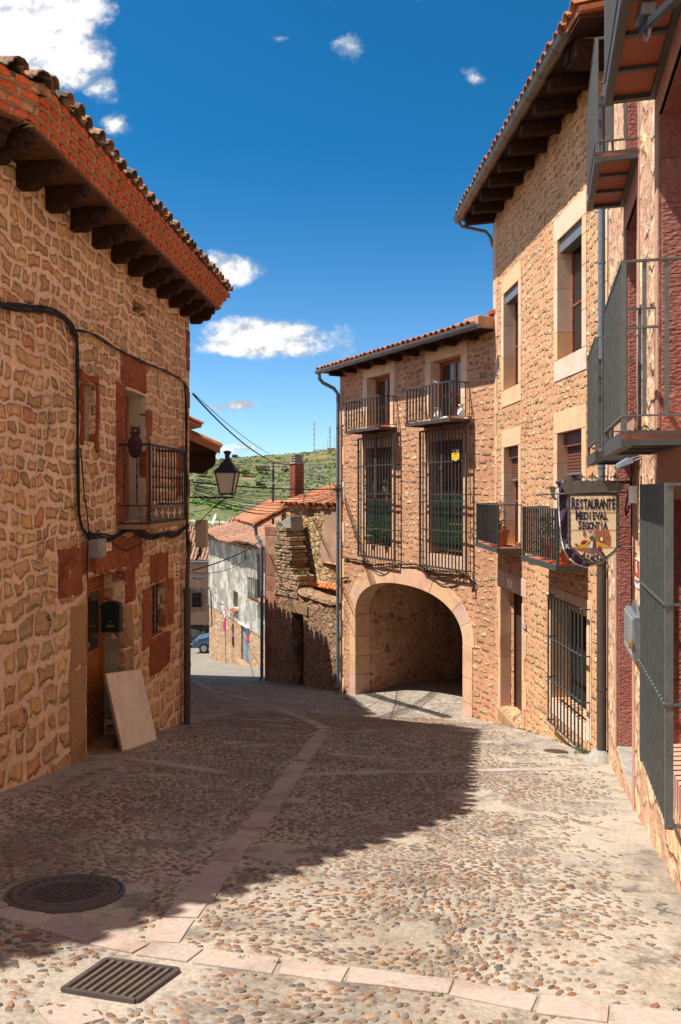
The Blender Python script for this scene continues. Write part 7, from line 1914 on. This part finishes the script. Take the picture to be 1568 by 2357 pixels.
for i, (px_, y_, rr, lab) in enumerate(((464,1092,5,'round yellow green tree on the hillside left of the lantern'),(605,1085,6,'wide yellow green tree on the hillside between lantern and brick chimney'),(564,1092,4.2,'small yellow green tree on the hillside right of the lantern'),(656,1083,3.6,'small pale tree on the hillside just left of the brick chimney'),(541,1056,3.4,'lone round tree on the hill skyline above the lantern'),(600,1118,3.6,'dark round tree lower on the hillside left of the chimney'))):
    z = hit(px_, y_+4) if i != 4 else 960; x = (px_-CX)/FPX*z; g = hillH(x,z)
    t = thing('hillside_tree', lab, 'tree', WORLD, (x,z,g), 'round trees on the hillside')
    part('trunk', MB().tube([(x,z,g-.5),(x,z,g+rr*.6)], [rr*.09,rr*.05], 6), M['wooddark'], t)
    m = MB()
    for _ in range(380):
        d = Vector((rnd(-1,1),rnd(-1,1),rnd(-.7,1)))
        if d.length > 1: d.normalize()
        d *= rnd(.75,1); a = Vector((rnd(-1,1),rnd(-1,1),rnd(-1,1))).normalized()*rr*.16; b = a.orthogonal()*.7
        p = Vector((x+d.x*rr*1.2,z+d.y*rr,g+rr*.75+d.z*rr*.7)); m.add([p-a,p+b,p+a,p-b],[(0,1,2,3)])
    part('crown', m, plain('tree_crown', ((.15,.17,.04) if i < 4 else (.05,.08,.03)), .9, var=.4, scale=.5), t)
# masts on the ridge
def mast(px_, yt, yb_, w, label, red=True, name='radio_mast'):
    z = 950; x = (px_-CX)/FPX*z; zt = (HY-yt)/FPX*z; zb = (HY-yb_)/FPX*z; t = thing(name, label, 'radio mast', WORLD, (x,z,zb))
    n = 12 if red else 1
    for mi, nm in ((0,'red_sections'),(1,'white_sections')) if red else ((0,'pole'),):
        m = MB()
        for i in range(n):
            if red and i % 2 != mi: continue
            a, b = lerp(zb,zt,i/n), lerp(zb,zt,(i+1)/n)
            if w > .3:
                c4 = [(-w,-w),(w,-w),(w,w),(-w,w)]
                for cx2, cy2 in c4: m.tube([(x+cx2,z+cy2,a),(x+cx2,z+cy2,b)], .16, 4)
                for q_ in range(3):
                    z0, z1 = lerp(a,b,q_/3), lerp(a,b,(q_+1)/3)
                    for k in range(4): p_, r_ = c4[k], c4[(k+1)%4]; m.tube([(x+p_[0],z+p_[1],z0),(x+r_[0],z+r_[1],z1)], .1, 4)
            else: m.tube([(x,z,a),(x,z,b)], w, 5)
        part(nm, m, M['mastred'] if (red and mi == 0) else M['mastwhite'] if red else M['antenna'], t)
    if red: part('aerials', MB().box(x-1.6,x+1.6,z-.3,z+.3,lerp(zb,zt,.78),lerp(zb,zt,.80)) if px_ > 740 else MB().tube([(x,z,zt),(x,z,zt+2)], .12, 4), M['antenna'], t)
mast(723.6, 967, 1038, .8, 'tall red and white lattice mast, left of two on the hill ridge')
mast(760, 979, 1038, .8, 'red and white lattice mast with aerials, right of two on the hill ridge')
mast(771, 1002, 1038, .22, 'thin grey pole right of the lattice masts on the ridge', False); mast(754.5, 1010, 1038, .22, 'short thin pole between the two lattice masts on the ridge', False); mast(745, 1022, 1038, .16, 'lowest thin pole left of the right lattice mast', False)
x = (763-CX)/FPX*948; m = MB(); zr = (HY-1036)/FPX*948; m.box(x-5,x+5,945,951,zr-3,zr+2.4); solo('ridge_hut', m, M['brown_render'], 'small brown hut at the foot of the lattice masts', 'hut', WORLD, (x,948,zr))
x = (738-CX)/FPX*948; m = MB(); m.box(x-6,x+6,945,950,zr-3,zr+.8); solo('ridge_tank', m, M['white'], 'low white building between the masts on the ridge', 'hut', WORLD, (x,948,zr))
# weeds at wall feet
random.seed(130); m = MB()
def tuft(x, y, n, s):
    g = ground(x,y)+CZ
    for _ in range(n):
        a = rnd(0,6.28); l = rnd(.4,1)*s; px_, py_ = x+rnd(-s,s), y+rnd(-s,s)*.5; dx, dy = math.cos(a)*l*.5, math.sin(a)*l*.5
        m.add([(px_-.006,py_,g-.01),(px_+.006,py_,g-.01),(px_+dx,py_+dy,g+l)], [(0,1,2)])
for i in range(26):
    y = rnd(11,16); q_ = R.w(R.loc(4.1-.0513*y,y)[0], -.05); tuft(q_.x, q_.y, 10, .04)
for p in ((1347,1726,40,.14),(1338,1735,30,.1),(783,1598,40,.15),(795,1610,25,.1),(1098,1650,12,.05)): q_ = gpix(p[0],p[1]); tuft(q_.x,q_.y,p[2],p[3])
for x_, y_ in ((900,2262),(1010,2290),(640,2215),(1560,2330),(560,2205),(750,2236),(5,2140),(330,2170)): q_ = gpix(x_,y_); tuft(q_.x,q_.y,9,.022)
mb = m; o = mkmesh('weeds', mb, M['grass']); o['kind'] = 'stuff'
SUN_E = 5.0; SKY_S = .15; EXPO = .70
SKY_TINT = (1,1,1); SKY_LOW = (.48,.63,.74); SKY_HIGH = (.06,.40,.55); SKY_FILL = (1.0,.85,.72); CLOUD_B = 4.4  # sky outside the view tinted brighter and warmer, added as fill for the shade
# ================================================================ camera, sun, sky
cam = bpy.data.cameras.new('camera'); co = bpy.data.objects.new('camera', cam); COL.objects.link(co); SC.camera = co
cam.sensor_fit = 'VERTICAL'; cam.sensor_height = 36; cam.sensor_width = 24; cam.lens = 28; cam.shift_y = -48.5/2357; cam.clip_end = 8000; cam.clip_start = .05
co.location = (0,0,CZ); co.rotation_euler = (math.pi/2, 0, 0)
sun = bpy.data.lights.new('sun', 'SUN'); so = bpy.data.objects.new('sun', sun); COL.objects.link(so)
sun.energy = SUN_E; sun.angle = R_(.5); sun.color = (1.0,.95,.87)
so.rotation_euler = SUNV.to_track_quat('-Z','Y').to_euler(); so.location = (-20,-5,30)
elev = math.asin(-SUNV.z); azi = math.atan2(-SUNV.x, -SUNV.y)
wd = bpy.data.worlds.new('World'); SC.world = wd; wd.use_nodes = True; nt = wd.node_tree
class WN(NT):
    def __init__(s, tree): s.t = tree
w = WN(nt); bg = nt.nodes['Background']
sky = w.n('ShaderNodeTexSky', sky_type='NISHITA'); sky.sun_disc = False; sky.sun_elevation = elev; sky.sun_rotation = azi; sky.altitude = 1000; sky.air_density = 1.0; sky.dust_density = .4; sky.ozone_density = 3.0
tc = w.n('ShaderNodeTexCoord'); sp = w.n('ShaderNodeSeparateXYZ', {0: tc.outputs['Generated']})
dy = w.math('MAXIMUM', sp.outputs[1], .02)
uu = w.math('DIVIDE', sp.outputs[0], dy); vv = w.math('DIVIDE', sp.outputs[2], dy)
cv = w.n('ShaderNodeCombineXYZ', {0: uu, 1: vv, 2: 0.0}).outputs[0]
n1 = w.noise(w.n('ShaderNodeMapping', {'Vector': cv, 'Scale': (1,1.25,1)}).outputs[0], 7.5, 9, .62)
n2 = w.noise(w.n('ShaderNodeMapping', {'Vector': cv, 'Scale': (1,1.25,1), 'Location': (.006,-.012,0)}).outputs[0], 7.5, 9, .62)
def cloudset(lst):
    tot = None
    for x, y, a, b, k in lst:
        u0, v0 = (x-CX)/FPX, (HY-y)/FPX
        du = w.math('DIVIDE', w.math('SUBTRACT', uu, u0), a/FPX); dv = w.math('DIVIDE', w.math('SUBTRACT', vv, v0), b/FPX)
        r = w.math('SQRT', w.math('ADD', w.math('MULTIPLY', du, du), w.math('MULTIPLY', dv, dv)))
        f = w.math('MULTIPLY', w.math('SUBTRACT', 1.0, r), k)
        tot = f if tot is None else w.math('MAXIMUM', tot, f)
    return w.math('MAXIMUM', tot, -1.5)
CL = [(40,50,260,190,1.7),(160,130,130,100,1.3),(-150,0,300,240,2.0),(225,205,60,45,.6),(262,285,52,32,.5),(318,270,22,20,.25),
      (600,780,165,62,1.5),(545,800,120,36,1.2),(690,806,70,30,.9),(785,782,55,38,.22),(455,800,45,22,.45),
      (535,622,78,42,1.0),(500,600,40,25,.6),(553,930,48,18,1.1),(500,938,40,12,.5),(805,105,60,42,.7),(730,128,38,22,.2),(1095,180,44,30,.62),(648,88,26,14,.2),(510,1040,50,16,.5),(465,1052,40,14,.5),(560,1030,40,8,.35),(690,970,40,8,.2),(750,5,60,14,.35),(1220,-40,240,40,.4)]
cs = cloudset(CL)
dens = w.math('ADD', w.math('MULTIPLY', cs, 1.0), w.math('MULTIPLY', w.math('SUBTRACT', n1.outputs[0], .5), 2.6))
mask = w.mapr(dens, .08, .62)
shade = w.math('ADD', dens, w.math('MULTIPLY', w.math('SUBTRACT', n1.outputs[0], n2.outputs[0]), 9.0))
cloudc = w.mix(w.mapr(shade, -.1, .95), (.44,.52,.63), (1.0,.99,.97))
skyc = w.mix(1.0, sky.outputs[0], SKY_TINT, 'MULTIPLY')
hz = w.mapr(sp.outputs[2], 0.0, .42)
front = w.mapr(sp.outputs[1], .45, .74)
skyc = w.mix(1.0, skyc, w.mix(front, SKY_FILL, w.mix(hz, SKY_LOW, SKY_HIGH)), 'MULTIPLY')  # visible sky keeps its deep blue, the unseen rest takes the fill tint
cl = w.mix(1.0, cloudc, (CLOUD_B,)*3, 'MULTIPLY')
full = w.mix(mask, skyc, cl)
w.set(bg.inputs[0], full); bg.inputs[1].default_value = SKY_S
SC.view_settings.view_transform = 'Standard'; SC.view_settings.look = 'None'; SC.view_settings.gamma = 1; SC.view_settings.exposure = EXPO
SC.render.engine = 'CYCLES'
print('objects', len(bpy.data.objects), 'faces', sum(len(m.polygons) for m in bpy.data.meshes))
